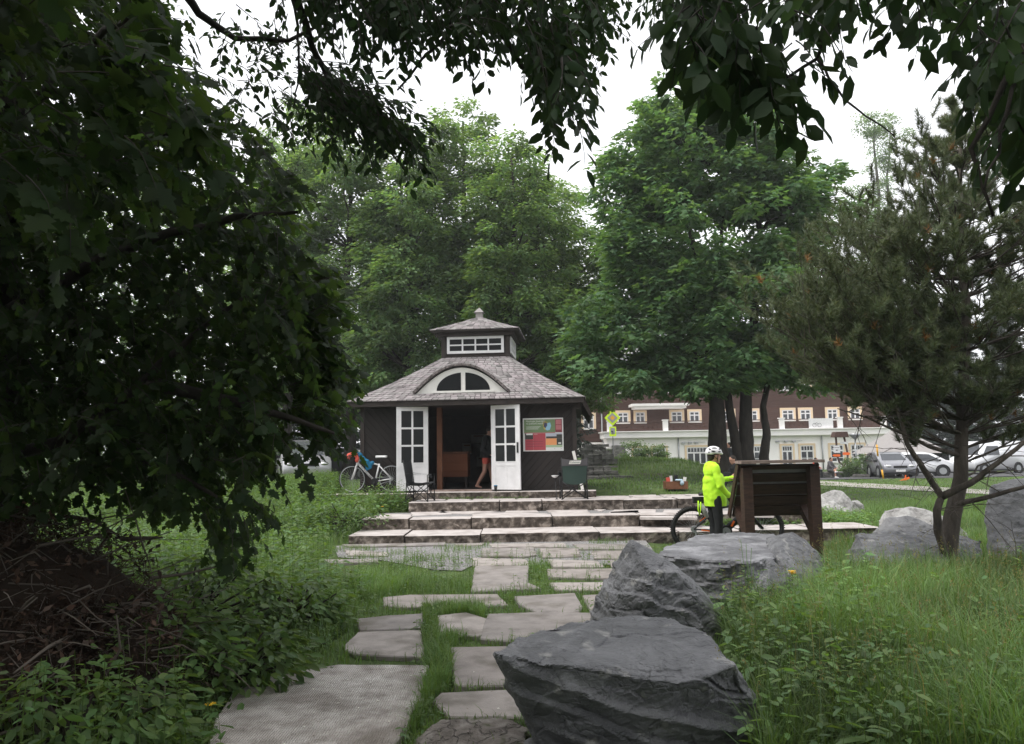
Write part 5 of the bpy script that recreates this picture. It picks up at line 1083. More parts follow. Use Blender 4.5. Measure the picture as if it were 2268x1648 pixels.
van = [(-2.4, .35), (-2.45, .8), (-2.42, 1.9), (-2.2, 2.15), (1.0, 2.18), (1.45, 1.9), (1.85, 1.25), (2.3, 1.08), (2.42, .8), (2.42, .45), (2.3, .33)]
vw_ = dict(belt=1.2, side=[[(.1, 1.25), (.1, 1.85), (1.1, 1.85), (1.6, 1.27)]], ends={'windscreen': (1.83, 1.30, 1.44, 1.92, .78, .66), 'rear_window': (-2.44, 1.3, -2.43, 1.8, .6, .6)}, light=.85, mirror=1.55)
vp = W(2190, 1045, 38); car('white van parked behind the pine trunk', Matrix.Translation((vp.x + 9, 53, h1(vp.x + 9, 53))) @ Matrix.Rotation(R(200), 4, 'Z'), 4.8, 1.95, van, 2.18, paint('white_van_paint', (.72, .72, .74)), vw_, 'parked_van', 'van', .35, (1.55, -1.5))
vp = W(2088, 1040, 47); car('small white car seen between the pine branches', Matrix.Translation((vp.x, 49, h1(vp.x, 49))) @ Matrix.Rotation(R(-20), 4, 'Z'), 4, 1.75, hatch, 1.49, paint('white_car_paint', (.7, .7, .72)), hw_)
pp_ = W(655, 1075, 33); pick = [(-2.5, .45), (-2.55, 1.0), (-2.5, 1.75), (-2.45, 1.86), (-.3, 1.88), (.1, 1.84), (.8, 1.22), (1.9, 1.12), (2.25, .95), (2.3, .6), (2.2, .42)]
pw_ = dict(belt=1.12, side=[[(-1.0, 1.18), (-1.0, 1.72), (0, 1.72), (.55, 1.2)], [(-2.3, 1.2), (-2.3, 1.7), (-1.1, 1.72), (-1.1, 1.2)]], ends={'windscreen': (.82, 1.24, .1, 1.83, .8, .7), 'rear_window': (-2.5, 1.2, -2.49, 1.7, .7, .65)}, light=.88, mirror=.5, glass=mat('bright_reflecting_windscreen', (.5, .52, .58), .05, .8))
car('silver off-road car with a bright windscreen left of the pavilion, behind leaves', Matrix.Translation((pp_.x, 34, h1(pp_.x, 34))) @ Matrix.Rotation(R(-70), 4, 'Z'), 4.8, 1.9, pick, 1.88, paint('silver_offroad_paint', (.42, .42, .43)), pw_, 'offroad_car', 'car', .38, (1.45, -1.4))
pp_ = W(745, 1070, 33); car('dark grey car parked between the silver off-road car and the pavilion', Matrix.Translation((pp_.x, 36, h1(pp_.x, 36))) @ Matrix.Rotation(R(-10), 4, 'Z'), 4, 1.75, hatch, 1.49, paint('dark_grey_paint', (.05, .05, .055)), hw_)
# grey tent roof right of the hotel
tp_ = W(2000, 1020, 60); mb = MB(); mb.add([(tp_.x - 2.6, 58, 1.1), (tp_.x + 2.6, 58, 1.1), (tp_.x + 2.6, 63, 1.1), (tp_.x - 2.6, 63, 1.1), (tp_.x, 60.5, 3.1)], [(0, 1, 4), (1, 2, 4), (2, 3, 4), (3, 0, 4), (3, 2, 1, 0)]); t = thing('tent', 'grey peaked tent canopy right of the hotel', 'tent', (tp_.x, 60.5, -.3)); part('canopy', mb, [mat('grey_tent_cloth', (.30, .28, .27), .9)], t)
for sx, yy in ((-2.5, 58.1), (2.5, 58.1), (-2.5, 62.9), (2.5, 62.9)): mb = MB(); pole(mb, tp_.x + sx, yy, -.3, 1.1, .05); part('tent_pole', mb, [M['metal']], t)
# ------------------------------------------------------------ people
def fuse(name, mb, vox, m, parent, org=None, smooth=3, fold=0, fseed=0):
    org = ORG[parent.name]; me = bpy.data.meshes.new(name); me.from_pydata([tuple(p - org) for p in mb.v], [], mb.f)
    o = bpy.data.objects.new(name, me); COL.objects.link(o)
    md = o.modifiers.new('r', 'REMESH'); md.mode = 'VOXEL'; md.voxel_size = vox
    if smooth: ms = o.modifiers.new('s', 'SMOOTH'); ms.iterations = smooth; ms.factor = .5
    bake(o)
    if fold:
        no = [v.normal.copy() for v in o.data.vertices]
        for v, n in zip(o.data.vertices, no):
            q = v.co * 1.0 + Vector((fseed, 0, 0)); v.co = v.co + n * fold * (noise.noise(Vector((q.x * 6 + q.z * 4, q.y * 7, q.z * 7))) + .5 * noise.noise(Vector((q.x * 16 - q.z * 8, q.y * 14, q.z * 15))))
    for p in o.data.polygons: p.use_smooth = True
    o.data.materials.append(m); o.parent = parent; ORG[o.name] = org; return o
def cap(mb, pts, rr):
    mb.tube(pts, rr, 12)
    for p, r in zip(pts, rr): mb.ell(p, (r, r, r), 12, 8)
def person(label, T, J, top, bottom, shoes, hair=None, vox=.014, top_r=1.25, sleeve='long', legs='long', fist=(0, 0), hoodz=0, group=None, shirt_hem=None, fold=.006, belly=0):
    """J: joints in a local frame (x forward, y left, z up)"""
    t = thing('person', label, 'person', T @ Vector((0, 0, 0)), group)
    j = {k: T @ Vector(v) for k, v in J.items()}
    f = (T.to_3x3() @ Vector((1, 0, 0))).normalized(); l = (T.to_3x3() @ Vector((0, 1, 0))).normalized()
    hf = (T.to_3x3() @ Vector(J.get('look', (1, 0, 0)))).normalized(); hl = Vector((0, 0, 1)).cross(hf).normalized(); hu = hf.cross(hl).normalized()
    HR = Matrix((hf, hl, hu)).transposed(); BR = Matrix((f, l, Vector((0, 0, 1)))).transposed()
    def headp(x, y, z): return j['head'] + HR @ Vector((x, y, z))
    mb = MB()
    mb.ell(j['head'] + hu * .03, (.098, .076, .095), 16, 12, 0, HR); mb.ell(headp(.022, 0, -.045), (.068, .058, .075), 14, 10, 0, HR)
    mb.ell(headp(.098, 0, -.02), (.020, .012, .022), 8, 6, 0, HR); mb.ell(headp(.088, 0, -.065), (.014, .026, .010), 8, 6, 0, HR); mb.ell(headp(.080, 0, -.10), (.018, .022, .018), 8, 6, 0, HR)
    for s in (-1, 1): mb.ell(headp(-.005, s * .078, -.01), (.018, .012, .032), 8, 6, 0, HR)
    cap(mb, [j['neck'] - Vector((0, 0, .03)), j['head'] - hu * .05], [.058, .052])
    sp = [j['pelvis'], j['pelvis'].lerp(j['neck'], .45), j['pelvis'].lerp(j['neck'], .8)]
    mb.ell(sp[0], (.115, .15, .12), 14, 10, 0, BR); mb.ell(sp[1] + f * belly * .4, (.105 + belly, .135, .17), 14, 10, 0, BR); mb.ell(sp[2], (.105, .155, .15), 14, 10, 0, BR)
    cap(mb, [j['shl'], j['neck'] - Vector((0, 0, .02)), j['shr']], [.05, .06, .05])
    for s in 'lr':
        cap(mb, [j['sh' + s], j['el' + s], j['wr' + s]], [.050, .040, .028])
        d = (j['ha' + s] - j['wr' + s]); d.normalize(); side = d.cross(f if abs(d.dot(f)) < .8 else Vector((0, 0, 1))).normalized(); up = side.cross(d).normalized()
        w0 = j['wr' + s]; mb.ell(w0 + d * .05, (.048, .040, .018), 10, 8, 0, Matrix((d, side, up)).transposed())
        curl = .9 if fist[s == 'r'] else .35
        for k in range(4):
            b = w0 + d * .085 + side * (k - 1.5) * .019; L = (.030, .036, .034, .026)[k]
            p1 = b + (d * math.cos(curl * .5) - up * math.sin(curl * .5)) * L; p2 = p1 + (d * math.cos(curl * 1.3) - up * math.sin(curl * 1.3)) * L * .8; p3 = p2 + (d * math.cos(curl * 2) - up * math.sin(curl * 2)) * L * .6
            cap(mb, [b, p1, p2, p3], [.0095, .009, .0085, .0075])
        tb_ = w0 + d * .03 + side * .034; cap(mb, [tb_, tb_ + d * .03 + side * .02 - up * .008, tb_ + d * .058 + side * .018 - up * .02], [.012, .011, .009])
        cap(mb, [j['hip' + s], j['kn' + s], j['kn' + s].lerp(j['an' + s], .35), j['an' + s]], [.088, .058, .055, .036])
        ft = (j['to' + s] - j['an' + s]); ft.z = 0; ft = ft.normalized() if ft.length > .01 else f
        cap(mb, [j['an' + s] - ft * .03 - Vector((0, 0, .04)), j['to' + s]], [.034, .026])
    fuse('body', mb, vox * .8, M['skin'], t, smooth=2)
    # eyes
    mb = MB()
    for s in (-1, 1): mb.ell(headp(.083, s * .030, .012), (.010, .013, .009), 8, 6, 0, HR)
    mb.box(headp(.089, 0, -.066), (.006, .04, .005), 0, HR); part('eyes_and_mouth', mb, [M['hair']], t)
    # top
    k = top_r; mb = MB()
    hemp = j['pelvis'] + Vector((0, 0, -(shirt_hem if shirt_hem is not None else .02)))
    mb.ell(sp[1] + f * belly * .4, (.115 * k + belly, .145 * k, .19), 14, 10, 0, BR); mb.ell(sp[2], (.112 * k, .162 * k, .16), 14, 10, 0, BR); cap(mb, [j['shl'], j['neck'] - Vector((0, 0, .035)), j['shr']], [.058 * k, .060 * k, .058 * k])
    n = 20; rg = []
    for z_, rx, ry in ((0, .125 * k + belly * .7, .155 * k), (.5, .122 * k + belly, .150 * k), (1, .10 * k, .14 * k)):
        c_ = hemp.lerp(sp[2], z_); rg.append([c_ + f * (rx * math.cos(2 * math.pi * i / n) + belly * .3) + l * ry * math.sin(2 * math.pi * i / n) for i in range(n)])
    mb.loft(rg); mb.tube([j['neck'] - Vector((0, 0, .04)), j['neck'] + (j['head'] - j['neck']) * .22], [.075 * k, .062 * k], 14)
    for s in 'lr':
        if sleeve == 'long': cap(mb, [j['sh' + s], j['el' + s], j['wr' + s].lerp(j['el' + s], .06)], [.060 * k, .052 * k, .040 * k])
        else: cap(mb, [j['sh' + s], j['sh' + s].lerp(j['el' + s], .7)], [.060 * k, .056 * k])
    fuse('jacket' if sleeve == 'long' else 'shirt', mb, vox, top, t, smooth=2, fold=fold, fseed=len(label))
    # bottom
    mb = MB(); mb.ell(sp[0] - Vector((0, 0, .02)), (.125, .158, .13), 14, 10, 0, BR)
    for s in 'lr':
        if legs == 'long': cap(mb, [j['hip' + s], j['kn' + s], j['kn' + s].lerp(j['an' + s], .35), j['an' + s] + (j['kn' + s] - j['an' + s]) * .08], [.098, .070, .066, .050])
        else: cap(mb, [j['hip' + s], j['hip' + s].lerp(j['kn' + s], .35 if legs == 'mini' else .7)], [.100, .088])
    fuse('trousers' if legs == 'long' else 'shorts', mb, vox, bottom, t, smooth=2, fold=fold * .5)
    if shoes is not None:
        for s in 'lr':
            ft = (j['to' + s] - j['an' + s]); ft.z = 0; ft = ft.normalized() if ft.length > .01 else f
            mb = MB(); cap(mb, [j['an' + s] - ft * .035 - Vector((0, 0, .045)), j['to' + s].lerp(j['an' + s], .3) - Vector((0, 0, .0)), j['to' + s] + ft * .02], [.044, .042, .036]); mb.ell(j['an' + s], (.048, .048, .05), 10, 8)
            fuse('shoe', mb, vox, shoes, t, smooth=1)
    if hair is not None:
        mb = MB(); mb.ell(headp(-.018, 0, .045), (.100, .084, .092), 16, 12, 0, HR); mb.ell(headp(-.055, 0, -.01), (.06, .074, .08), 12, 10, 0, HR)
        if hair == 'long':
            cap(mb, [headp(-.08, 0, .02), headp(-.10, 0, -.10), headp(-.09, 0, -.2)], [.06, .055, .03])
        fuse('hair', mb, vox, M['hair'] if hair != 'red' else M['straw'], t, smooth=1, fold=.004)
    return t, j, HR, headp
def stand(h=1.0, **kw):
    J = dict(pelvis=(0, 0, .90), neck=(0, 0, 1.40), head=(.03, 0, 1.545), shl=(0, .175, 1.36), shr=(0, -.175, 1.36), ell=(-.02, .22, 1.08), elr=(-.02, -.22, 1.08), wrl=(.06, .23, .84), wrr=(.06, -.23, .84), hal=(.10, .23, .74), har=(.10, -.23, .74),
             hipl=(0, .09, .86), hipr=(0, -.09, .86), knl=(.02, .10, .47), knr=(.02, -.10, .47), anl=(-.02, .10, .08), anr=(-.02, -.10, .08), tol=(.14, .11, .03), tor=(.14, -.11, .03))
    J.update(kw); return {k: ((v[0] * h, v[1] * h, v[2] * h) if k != 'look' else v) for k, v in J.items()}
# cyclist
cx = W(1581, 1100, 13.0); CT = Matrix.Translation((cx.x, 12.98, h1(cx.x, 13) - .005)) @ Matrix.Rotation(R(8), 4, 'Z')
J = stand(1.04, pelvis=(.0, 0, .9), neck=(-.03, 0, 1.385), head=(.03, 0, 1.52), shl=(-.01, .18, 1.34), shr=(-.03, -.18, 1.34), elr=(.0, -.25, 1.06), wrr=(.15, -.22, .90), har=(.20, -.20, .82), ell=(.14, .23, 1.12), wrl=(.30, .14, 1.15), hal=(.38, .10, 1.17), look=(1, 0, -.08))
t, j, HR, hp_ = person('cyclist in a fluorescent yellow jacket and white helmet standing beside the board', CT, J, M['hivis'], M['blackcloth'], M['black'], 'short', .011, 1.15, shirt_hem=.17, fold=.013, belly=.05)
mb = MB()      # helmet: white shell with dark vents, a rim, straps
mb.ell(hp_(-.012, 0, .055), (.142, .104, .108), 24, 16, 0, HR, -.16); mb.ell(hp_(-.07, 0, .045), (.085, .092, .085), 16, 12, 0, HR, -.3); mb.ell(hp_(.10, 0, .045), (.045, .07, .02), 12, 8, 0, HR); fuse('helmet', mb, .009, M['white'], t, smooth=1)
for sy in (-1, 1):
    for (x_, z_, lx, lz, tl) in ((.055, .115, .040, .012, -.35), (-.03, .125, .045, .013, 0), (-.10, .100, .035, .012, .5), (.04, .072, .034, .010, -.15), (-.05, .072, .045, .013, .1), (-.115, .05, .018, .014, .4)):
        yy = .104 * math.sqrt(max(.02, 1 - ((x_ + .012) / .142) ** 2 - ((z_ - .055) / .108) ** 2)); mb = MB(); mb.ell(hp_(x_, sy * (yy - .004), z_), (lx, .010, lz), 12, 8, 0, HR @ Matrix.Rotation(tl, 3, 'Y')); part('helmet_vent', mb, [M['black']], t)
mb = MB(); mb.tube([j['neck'] + Vector((math.cos(a) * .078 - .005, math.sin(a) * .075, .0 + .012 * math.cos(a))) for a in [2 * math.pi * i / 20 for i in range(21)]], .018, 8); part('collar', mb, [M['hivis']], t)
mb = MB()
for s in (-1, 1): mb.tube([hp_(.03, s * .090, .03), hp_(.03, s * .070, -.06), hp_(.045, 0, -.125)], .006, 6); mb.tube([hp_(-.06, s * .090, .02), hp_(.02, s * .076, -.05)], .006, 6)
part('helmet_strap', mb, [M['black']], t)
for s, m in (('r', 'blackcloth'), ('l', 'hivis')):
    mb = MB(); cap(mb, [j['wr' + s], j['wr' + s].lerp(j['ha' + s], .75)], [.040, .043]); fuse('glove', mb, .010, M[m], t, smooth=1)
# walker inside
wp = PM @ Vector((.33, 1.05, FZ + .012)); WT = Matrix.Translation(wp) @ Matrix.Rotation(R(-5), 4, 'Z')
J = stand(.93, neck=(.03, 0, 1.40), head=(.09, 0, 1.545), knl=(.12, .08, .47), anl=(.17, .08, .08), tol=(.33, .08, .03), knr=(-.04, -.08, .46), anr=(-.24, -.08, .12), tor=(-.14, -.08, .03), elr=(-.06, -.22, 1.08), wrr=(.10, -.2, .92), har=(.17, -.18, .90), look=(1, -.1, -.3))
person('barefoot person in a dark hoodie and short red shorts walking inside the doorway', WT, J, M['blackcloth'], M['redcloth'], None, 'short', .014, 1.3, legs='mini', shirt_hem=.06)
# man sitting by the maple
sp_ = W(1630, 1090, 23); zs = h1(sp_.x, 23)
mb = MB(); ss_ = random.Random(3)
tag(part('tree_stump', MB().tube([(sp_.x, 23, zs - .05), (sp_.x, 23, zs + .04), (sp_.x, 23, zs + .10)], [.36, .33, .30], 16), [M['bark']], None, (sp_.x, 23, zs)), 'low round stump carrying the bearded man in black', 'stump')
def sit(zs_, **kw):
    J = dict(pelvis=(0, 0, zs_ + .10), neck=(.10, 0, zs_ + .60), head=(.16, 0, zs_ + .73), shl=(.08, .18, zs_ + .55), shr=(.08, -.18, zs_ + .55), ell=(.22, .22, zs_ + .30), elr=(.22, -.22, zs_ + .30), wrl=(.40, .12, zs_ + .22), wrr=(.40, -.12, zs_ + .22), hal=(.48, .08, zs_ + .20), har=(.48, -.08, zs_ + .20),
             hipl=(.02, .09, zs_ + .09), hipr=(.02, -.09, zs_ + .09), knl=(.44, .13, zs_ + .08), knr=(.44, -.13, zs_ + .08), anl=(.46, .13, .09), anr=(.46, -.13, .09), tol=(.62, .14, .04), tor=(.62, -.14, .04))
    J.update(kw); return J
person('bearded man in a black T-shirt sitting behind the cyclist under the maple', Matrix.Translation((sp_.x + .1, 23, zs)) @ Matrix.Rotation(R(188), 4, 'Z'), sit(.10, look=(1, .1, -.35), knl=(.34, .14, .42), knr=(.34, -.14, .42), anl=(.50, .14, .09), anr=(.50, -.14, .09)), M['blackcloth'], M['blackcloth'], M['black'], 'short', .018, 1.15, 'short')
bp2 = W(1617, 1010, 34); person('person in black with a backpack standing between the maple trunks', Matrix.Translation((bp2.x, 34, h1(bp2.x, 34))) @ Matrix.Rotation(R(170), 4, 'Z'), stand(1.02), M['blackcloth'], M['blackcloth'], M['black'], 'short', .02)
c_ = W(1840, 1050, 48.4); zw = .15 - h1(c_.x, 48.4) + .0
person('person in a grey jacket and shorts sitting cross-legged on the stone wall', Matrix.Translation((c_.x, 48.6, h1(c_.x, 48.6))) @ Matrix.Rotation(R(-50), 4, 'Z'), sit(zw, knl=(.42, -.02, zw + .14), anl=(.55, -.28, zw - .02), tol=(.68, -.33, zw + .0)), M['greycloth'], M['greycloth'], M['white'], 'short', .024, 1.25, legs='short')
person('red-haired person sitting on the stone wall, mostly hidden by the wooden board', Matrix.Translation((c_.x - .95, 48.6, h1(c_.x, 48.6))) @ Matrix.Rotation(R(-20), 4, 'Z'), sit(zw), M['redcloth'], M['blackcloth'], M['black'], 'red', .024, 1.2)
# ------------------------------------------------------------ vegetation helpers
RS = np.random.RandomState(11)
def nrm(a): return a / np.maximum(np.linalg.norm(a, axis=-1, keepdims=True), 1e-9)
T_OV = (np.array([(0, 0, 0), (.28, .20, .05), (.68, .19, .04), (1, 0, -.06), (.68, -.19, .04), (.28, -.20, .05), (.5, 0, -.01)], float), [(0, 6, 1), (6, 2, 1), (6, 3, 2), (0, 5, 6), (6, 5, 4), (6, 4, 3)])
T_OV2 = (np.array([(0, 0, 0), (.45, .24, .05), (1, 0, -.05), (.45, -.24, .05)], float), [(0, 2, 1), (0, 3, 2)])
_a = [(-.05, 0), (.02, -.30), (.22, -.24), (.30, -.52), (.46, -.30), (.62, -.42), (.64, -.20), (.82, -.17), (1.0, 0), (.82, .17), (.64, .20), (.62, .42), (.46, .30), (.30, .52), (.22, .24), (.02, .30)]
T_MP = (np.array([(.35, 0, .03)] + [(x, y, -.12 * abs(y) - .04 * x * x) for x, y in _a], float), [(0, i + 1, (i + 1) % len(_a) + 1) for i in range(len(_a))])
_s = [(0, 0), (.25, -.42), (.42, -.16), (.95, -.12), (.95, .12), (.42, .16), (.25, .42)]
T_MS = (np.array([(.3, 0, .03)] + [(x, y, -.15 * abs(y)) for x, y in _s], float), [(0, i + 1, (i + 1) % len(_s) + 1) for i in range(len(_s))])
def leaves(P, A, N, S, tm):
    """P positions, A leaf axis, N normal, S length -> verts, loops, totals"""
    tv, tf = tm; A = nrm(A); N = nrm(N - A * (N * A).sum(1, keepdims=True)); B = np.cross(N, A)
    V = P[:, None, :] + S[:, None, None] * (tv[None, :, 0, None] * A[:, None] + tv[None, :, 1, None] * B[:, None] + tv[None, :, 2, None] * N[:, None])
    f = np.array(tf); n = len(P); L = (f[None] + (np.arange(n) * len(tv))[:, None, None]).reshape(-1)
    return V.reshape(-1, 3), L, np.full(n * len(tf), f.shape[1]), len(tv)
def joinv(parts):
    V = []; L = []; Tt = []; C = []; o = 0
    for v, l, t, c in parts:
        V.append(v); L.append(l + o); Tt.append(t); C.append(c); o += len(v)
    return np.concatenate(V), np.concatenate(L), np.concatenate(Tt), np.concatenate(C)
def colr(n, k, var=.25, hue=.12, base=None):
    b = RS.uniform(1 - var, 1 + var, (n, 1)) if base is None else base[:, None] * RS.uniform(1 - var * .5, 1 + var * .5, (n, 1))
    h = RS.uniform(-hue, hue, (n, 1)); c = np.concatenate([b * (1 + h), b, b * (1 - .5 * h)], 1)
    return np.repeat(c, k, 0)
def rdir(n): return nrm(RS.normal(size=(n, 3)))
def blades(P, hgt, wd, lean=.5, var=.3, base=None):
    n = len(P); a = RS.uniform(0, 2 * np.pi, n); d = np.stack([np.cos(a), np.sin(a), 0 * a], 1); b = a + RS.uniform(-.6, .6, n) + np.pi / 2; s = np.stack([np.cos(b), np.sin(b), 0 * b], 1) * (wd / 2)[:, None]
    ln = (hgt * RS.uniform(.15, 1, n) * lean)[:, None]; up = np.array([[0, 0, 1.]]); h = hgt[:, None]
    V = np.stack([P - s, P + s, P + d * ln * .3 + up * h * .6 - s * .8, P + d * ln * .3 + up * h * .6 + s * .8, P + d * ln + up * h * (1 - .25 * (ln / h))], 1)
    o = np.arange(n) * 5; L = (np.array([0, 1, 3, 2, 2, 3, 4])[None] + o[:, None]).reshape(-1); Tt = np.tile([4, 3], n)
    c = colr(n, 5, var, .12, base); sh = np.tile(np.array([.75, .75, 1, 1, 1.15]), n)[:, None]
    return V.reshape(-1, 3), L, Tt, c
def inpoly(x, y, poly):
    r = np.zeros(len(x), bool); n = len(poly)
    for i in range(n):
        x0, y0 = poly[i]; x1, y1 = poly[(i + 1) % n]
        c = ((y0 > y) != (y1 > y)) & (x < (x1 - x0) * (y - y0) / ((y1 - y0) or 1e-9) + x0); r ^= c
    return r
def ground_pts(n, poly, gamma=None):
    xs = [p[0] for p in poly]; ys = [p[1] for p in poly]; x = RS.uniform(min(xs), max(xs), n * 3); y = RS.uniform(min(ys), max(ys), n * 3)
    m = inpoly(x, y, poly); x, y = x[m][:n], y[m][:n]; return x, y
def noise2(x, y, s, seed=0): return np.array([noise.noise(Vector((a * s, b * s, seed))) for a, b in zip(x, y)])
def off_slabs(x, y, mar=0):
    m = np.zeros(len(x), bool)
    for s in slabs_w:
        c = np.mean(np.array(s), 0); sc = [(c[0] + (p[0] - c[0]) * (1 - mar), c[1] + (p[1] - c[1]) * (1 - mar)) for p in s]; m |= inpoly(x, y, sc)
    return ~m
def steps_mask(x, y):
    """True where there is no step, terrace, pavilion"""
    m = np.zeros(len(x), bool)
    for (y0, y1, a, b) in ((14.1, 15.35, 770, 1950), (15.2, 17.4, 800, 1800), (17.2, 19.3, 903, 1610)): m |= (y > y0) & (y < y1) & (x > (a - 1134) / FP * y0) & (x < (b - 1134) / FP * y0)
    m |= (x > -4.9) & (x < 2.0) & (y > 18.6 ) & (y < 25); return ~m
def GP(pts): return [(g.x, g.y) for g in (G(a, b) for a, b in pts)]
def stuff(name, V, L, T_, C, mt): o = npmesh(name, V, L, T_, [mt], col=C); o['kind'] = 'stuff'; return o
def weeds(x, y, hgt, nl, ls, wide=.10, tm=T_OV, var=.3, cl=None):
    """upright leafy stems: alternate leaves, drooping outward"""
    n = len(x); z = H(x, y); k = nl; t = np.tile((np.arange(k) + .5) / k, n); idx = np.repeat(np.arange(n), k)
    la = RS.uniform(0, 6.28, n); ln = RS.uniform(0, .3, n); top = np.stack([x + np.cos(la) * ln * hgt, y + np.sin(la) * ln * hgt, z + hgt], 1); bot = np.stack([x, y, z], 1)
    P = bot[idx] + (top - bot)[idx] * (t[:, None] ** .8); a = idx * 1.7 + np.tile(np.arange(k) * 2.4, n) + RS.uniform(-.4, .4, n * k)
    dr = RS.uniform(-.5, .35, n * k); A = np.stack([np.cos(a), np.sin(a), dr], 1); N = np.stack([-np.cos(a) * dr, -np.sin(a) * dr, np.ones(n * k)], 1) + RS.normal(size=(n * k, 3)) * .25
    S = ls[idx] * RS.uniform(.6, 1.15, n * k) * (1.1 - .5 * np.abs(t - .4)); v, l, tt, kk = leaves(P, A, N, S, tm)
    parts_ = [(v, l, tt, colr(len(P), kk, var, .15, None if cl is None else cl[idx]))]
    pb = bot; d = top - bot; s = np.stack([np.cos(la + 1.5), np.sin(la + 1.5), 0 * la], 1) * .003
    V2 = np.stack([pb - s, pb + s, pb + d + s * .5, pb + d - s * .5], 1).reshape(-1, 3); parts_.append((V2, (np.arange(4)[None] + 4 * np.arange(n)[:, None]).reshape(-1), np.full(n, 4), np.tile([.8, .8, .6], (n * 4, 1)))); return joinv(parts_)

# ------------------------------------------------------------ grass in the path joints
cor = [P2(p, .0) for p in [(430,1400),(330,860),(760,700),(840,520),(860,300),(760,262),(700,180),(1340,172),(2700,172),(3300,400),(3000,800),(2600,1500)]]
x, y = ground_pts(72000, cor); m = off_slabs(x, y, .03) & steps_mask(x, y); x, y = x[m], y[m]
g = noise2(x, y, 1.6, 3); far = y > 9.6; keep = (~far & ((g > -.28) | (RS.rand(len(x)) < .3))) | (far & (g > .10) & (RS.rand(len(x)) < .5)); x, y, g = x[keep], y[keep], g[keep]
hh = np.clip(.035 + .09 * np.clip(g + .3, 0, 1) + RS.exponential(.018, len(x)), .02, .28); P = np.stack([x, y, H(x, y)], 1)
A1 = blades(P, hh, RS.uniform(.003, .007, len(x)), .9, .3)
x, y = ground_pts(5200, cor); m = off_slabs(x, y, .06) & steps_mask(x, y) & (y < 12.5); x, y = x[m], y[m]; m = noise2(x, y, 2.2, 9) > -.08; x, y = x[m], y[m]
B1 = weeds(x, y, RS.uniform(.03, .15, len(x)) * (1 + .6 * (y > 7)), 6, RS.uniform(.025, .06, len(x)), cl=RS.uniform(.8, 1.2, len(x)))
tp_polys = [[(620,360),(1000,365),(1250,385),(1430,390),(1460,430),(1100,440),(900,480),(700,560)], [(1185,500),(1500,500),(1480,640),(1350,700),(1340,900),(1250,950),(1180,1100),(1100,1194),(1175,950),(1195,780)], [(1560,400),(1640,300),(1820,280),(1830,420),(1640,440)]]
AA = [A1]
for q_, (pl, nb, hm_) in enumerate(zip(tp_polys, (6500, 8500, 1200), (.11, .10, .06))):
    x, y = ground_pts(nb, [P2(p, 0.) for p in pl]); m = off_slabs(x, y, 0) & steps_mask(x, y); x, y = x[m], y[m]; g = noise2(x, y, 3.0, 50 + q_); m = g > -.3; x, y, g = x[m], y[m], g[m]
    AA.append(blades(np.stack([x, y, H(x, y)], 1), np.clip(hm_ * (1 + 1.3 * g) + RS.exponential(.03, len(x)), .03, .42), RS.uniform(.003, .007, len(x)), 1.0, .3, np.clip(1.1 + .6 * g, .7, 1.7)))
stuff('path_grass', *joinv(AA), M['grass']); stuff('path_weeds', *B1, M['weed'])
# long seed-head stalks over the slabs
# ------------------------------------------------------------ meadow on the right
mead = GP([(1690,1800),(1640,1520),(1600,1400),(1820,1370),(1840,1290),(1900,1310),(2268,1300),(2700,1300),(2900,1800)])
x, y = ground_pts(85000, mead); g = noise2(x, y, .9, 5); P = np.stack([x, y, H(x, y)], 1)
A1 = blades(P, np.clip(RS.normal(.36, .12, len(x)) + .14 * g, .08, .75), RS.uniform(.004, .010, len(x)), .85, .4, np.clip(1 + .9 * g, .5, 1.8))
mead2 = GP([(1820,1300),(1835,1215),(1880,1160),(1800,1150),(1600,1120),(1620,1085),(2700,1085),(3000,1290)])
x, y = ground_pts(60000, mead2); m = steps_mask(x, y); x, y = x[m], y[m]; g = noise2(x, y, .5, 6); P = np.stack([x, y, H(x, y)], 1)
A2 = blades(P, np.clip(RS.normal(.20, .06, len(x)) + .08 * g, .05, .45), RS.uniform(.006, .014, len(x)), .7, .3, np.clip(1.1 + .5 * g, .7, 1.6))
stuff('meadow_grass', *joinv([A1, A2]), M['grass'])
x, y = ground_pts(3000, mead); g = noise2(x, y, .8, 15); near_rock = (x < 2.3 + .25 * (y - 4)); m = (g > .1) | (near_rock & (RS.rand(len(x)) < .75)); x, y = x[m], y[m]
W1 = weeds(x, y, np.clip(RS.normal(.36, .12, len(x)), .12, .7), 12, RS.uniform(.05, .11, len(x)), cl=RS.uniform(.75, 1.6, len(x)))
patch = GP([(1745,1170),(1960,1180),(1900,1135),(1750,1110),(1690,1115)]); x, y = ground_pts(1100, patch); m = steps_mask(x, y); x, y = x[m], y[m]
W2 = weeds(x, y, RS.uniform(.12, .3, len(x)), 9, RS.uniform(.07, .12, len(x)), cl=RS.uniform(1.2, 1.9, len(x)))
patch = GP([(1560,1185),(1740,1180),(1740,1150),(1560,1150)]); x, y = ground_pts(260, patch)
W3 = weeds(x + 0, np.full(len(x), 15.22) + RS.uniform(-.05, .05, len(x)), RS.uniform(.10, .22, len(x)), 8, RS.uniform(.06, .10, len(x)), cl=RS.uniform(1., 1.6, len(x)))
x = RS.uniform(-1.7, .35, 300); yy = 19.3 - .66 + (-1.12 - x) * -.087 * -1; W4 = weeds(x, 18.62 - (x + 1.12) * .087 + RS.uniform(-.05, .03, 300), RS.uniform(.06, .16, 300), 7, RS.uniform(.04, .07, 300), cl=RS.uniform(.8, 1.3, 300))
W4[0][:, 2] += 0.03
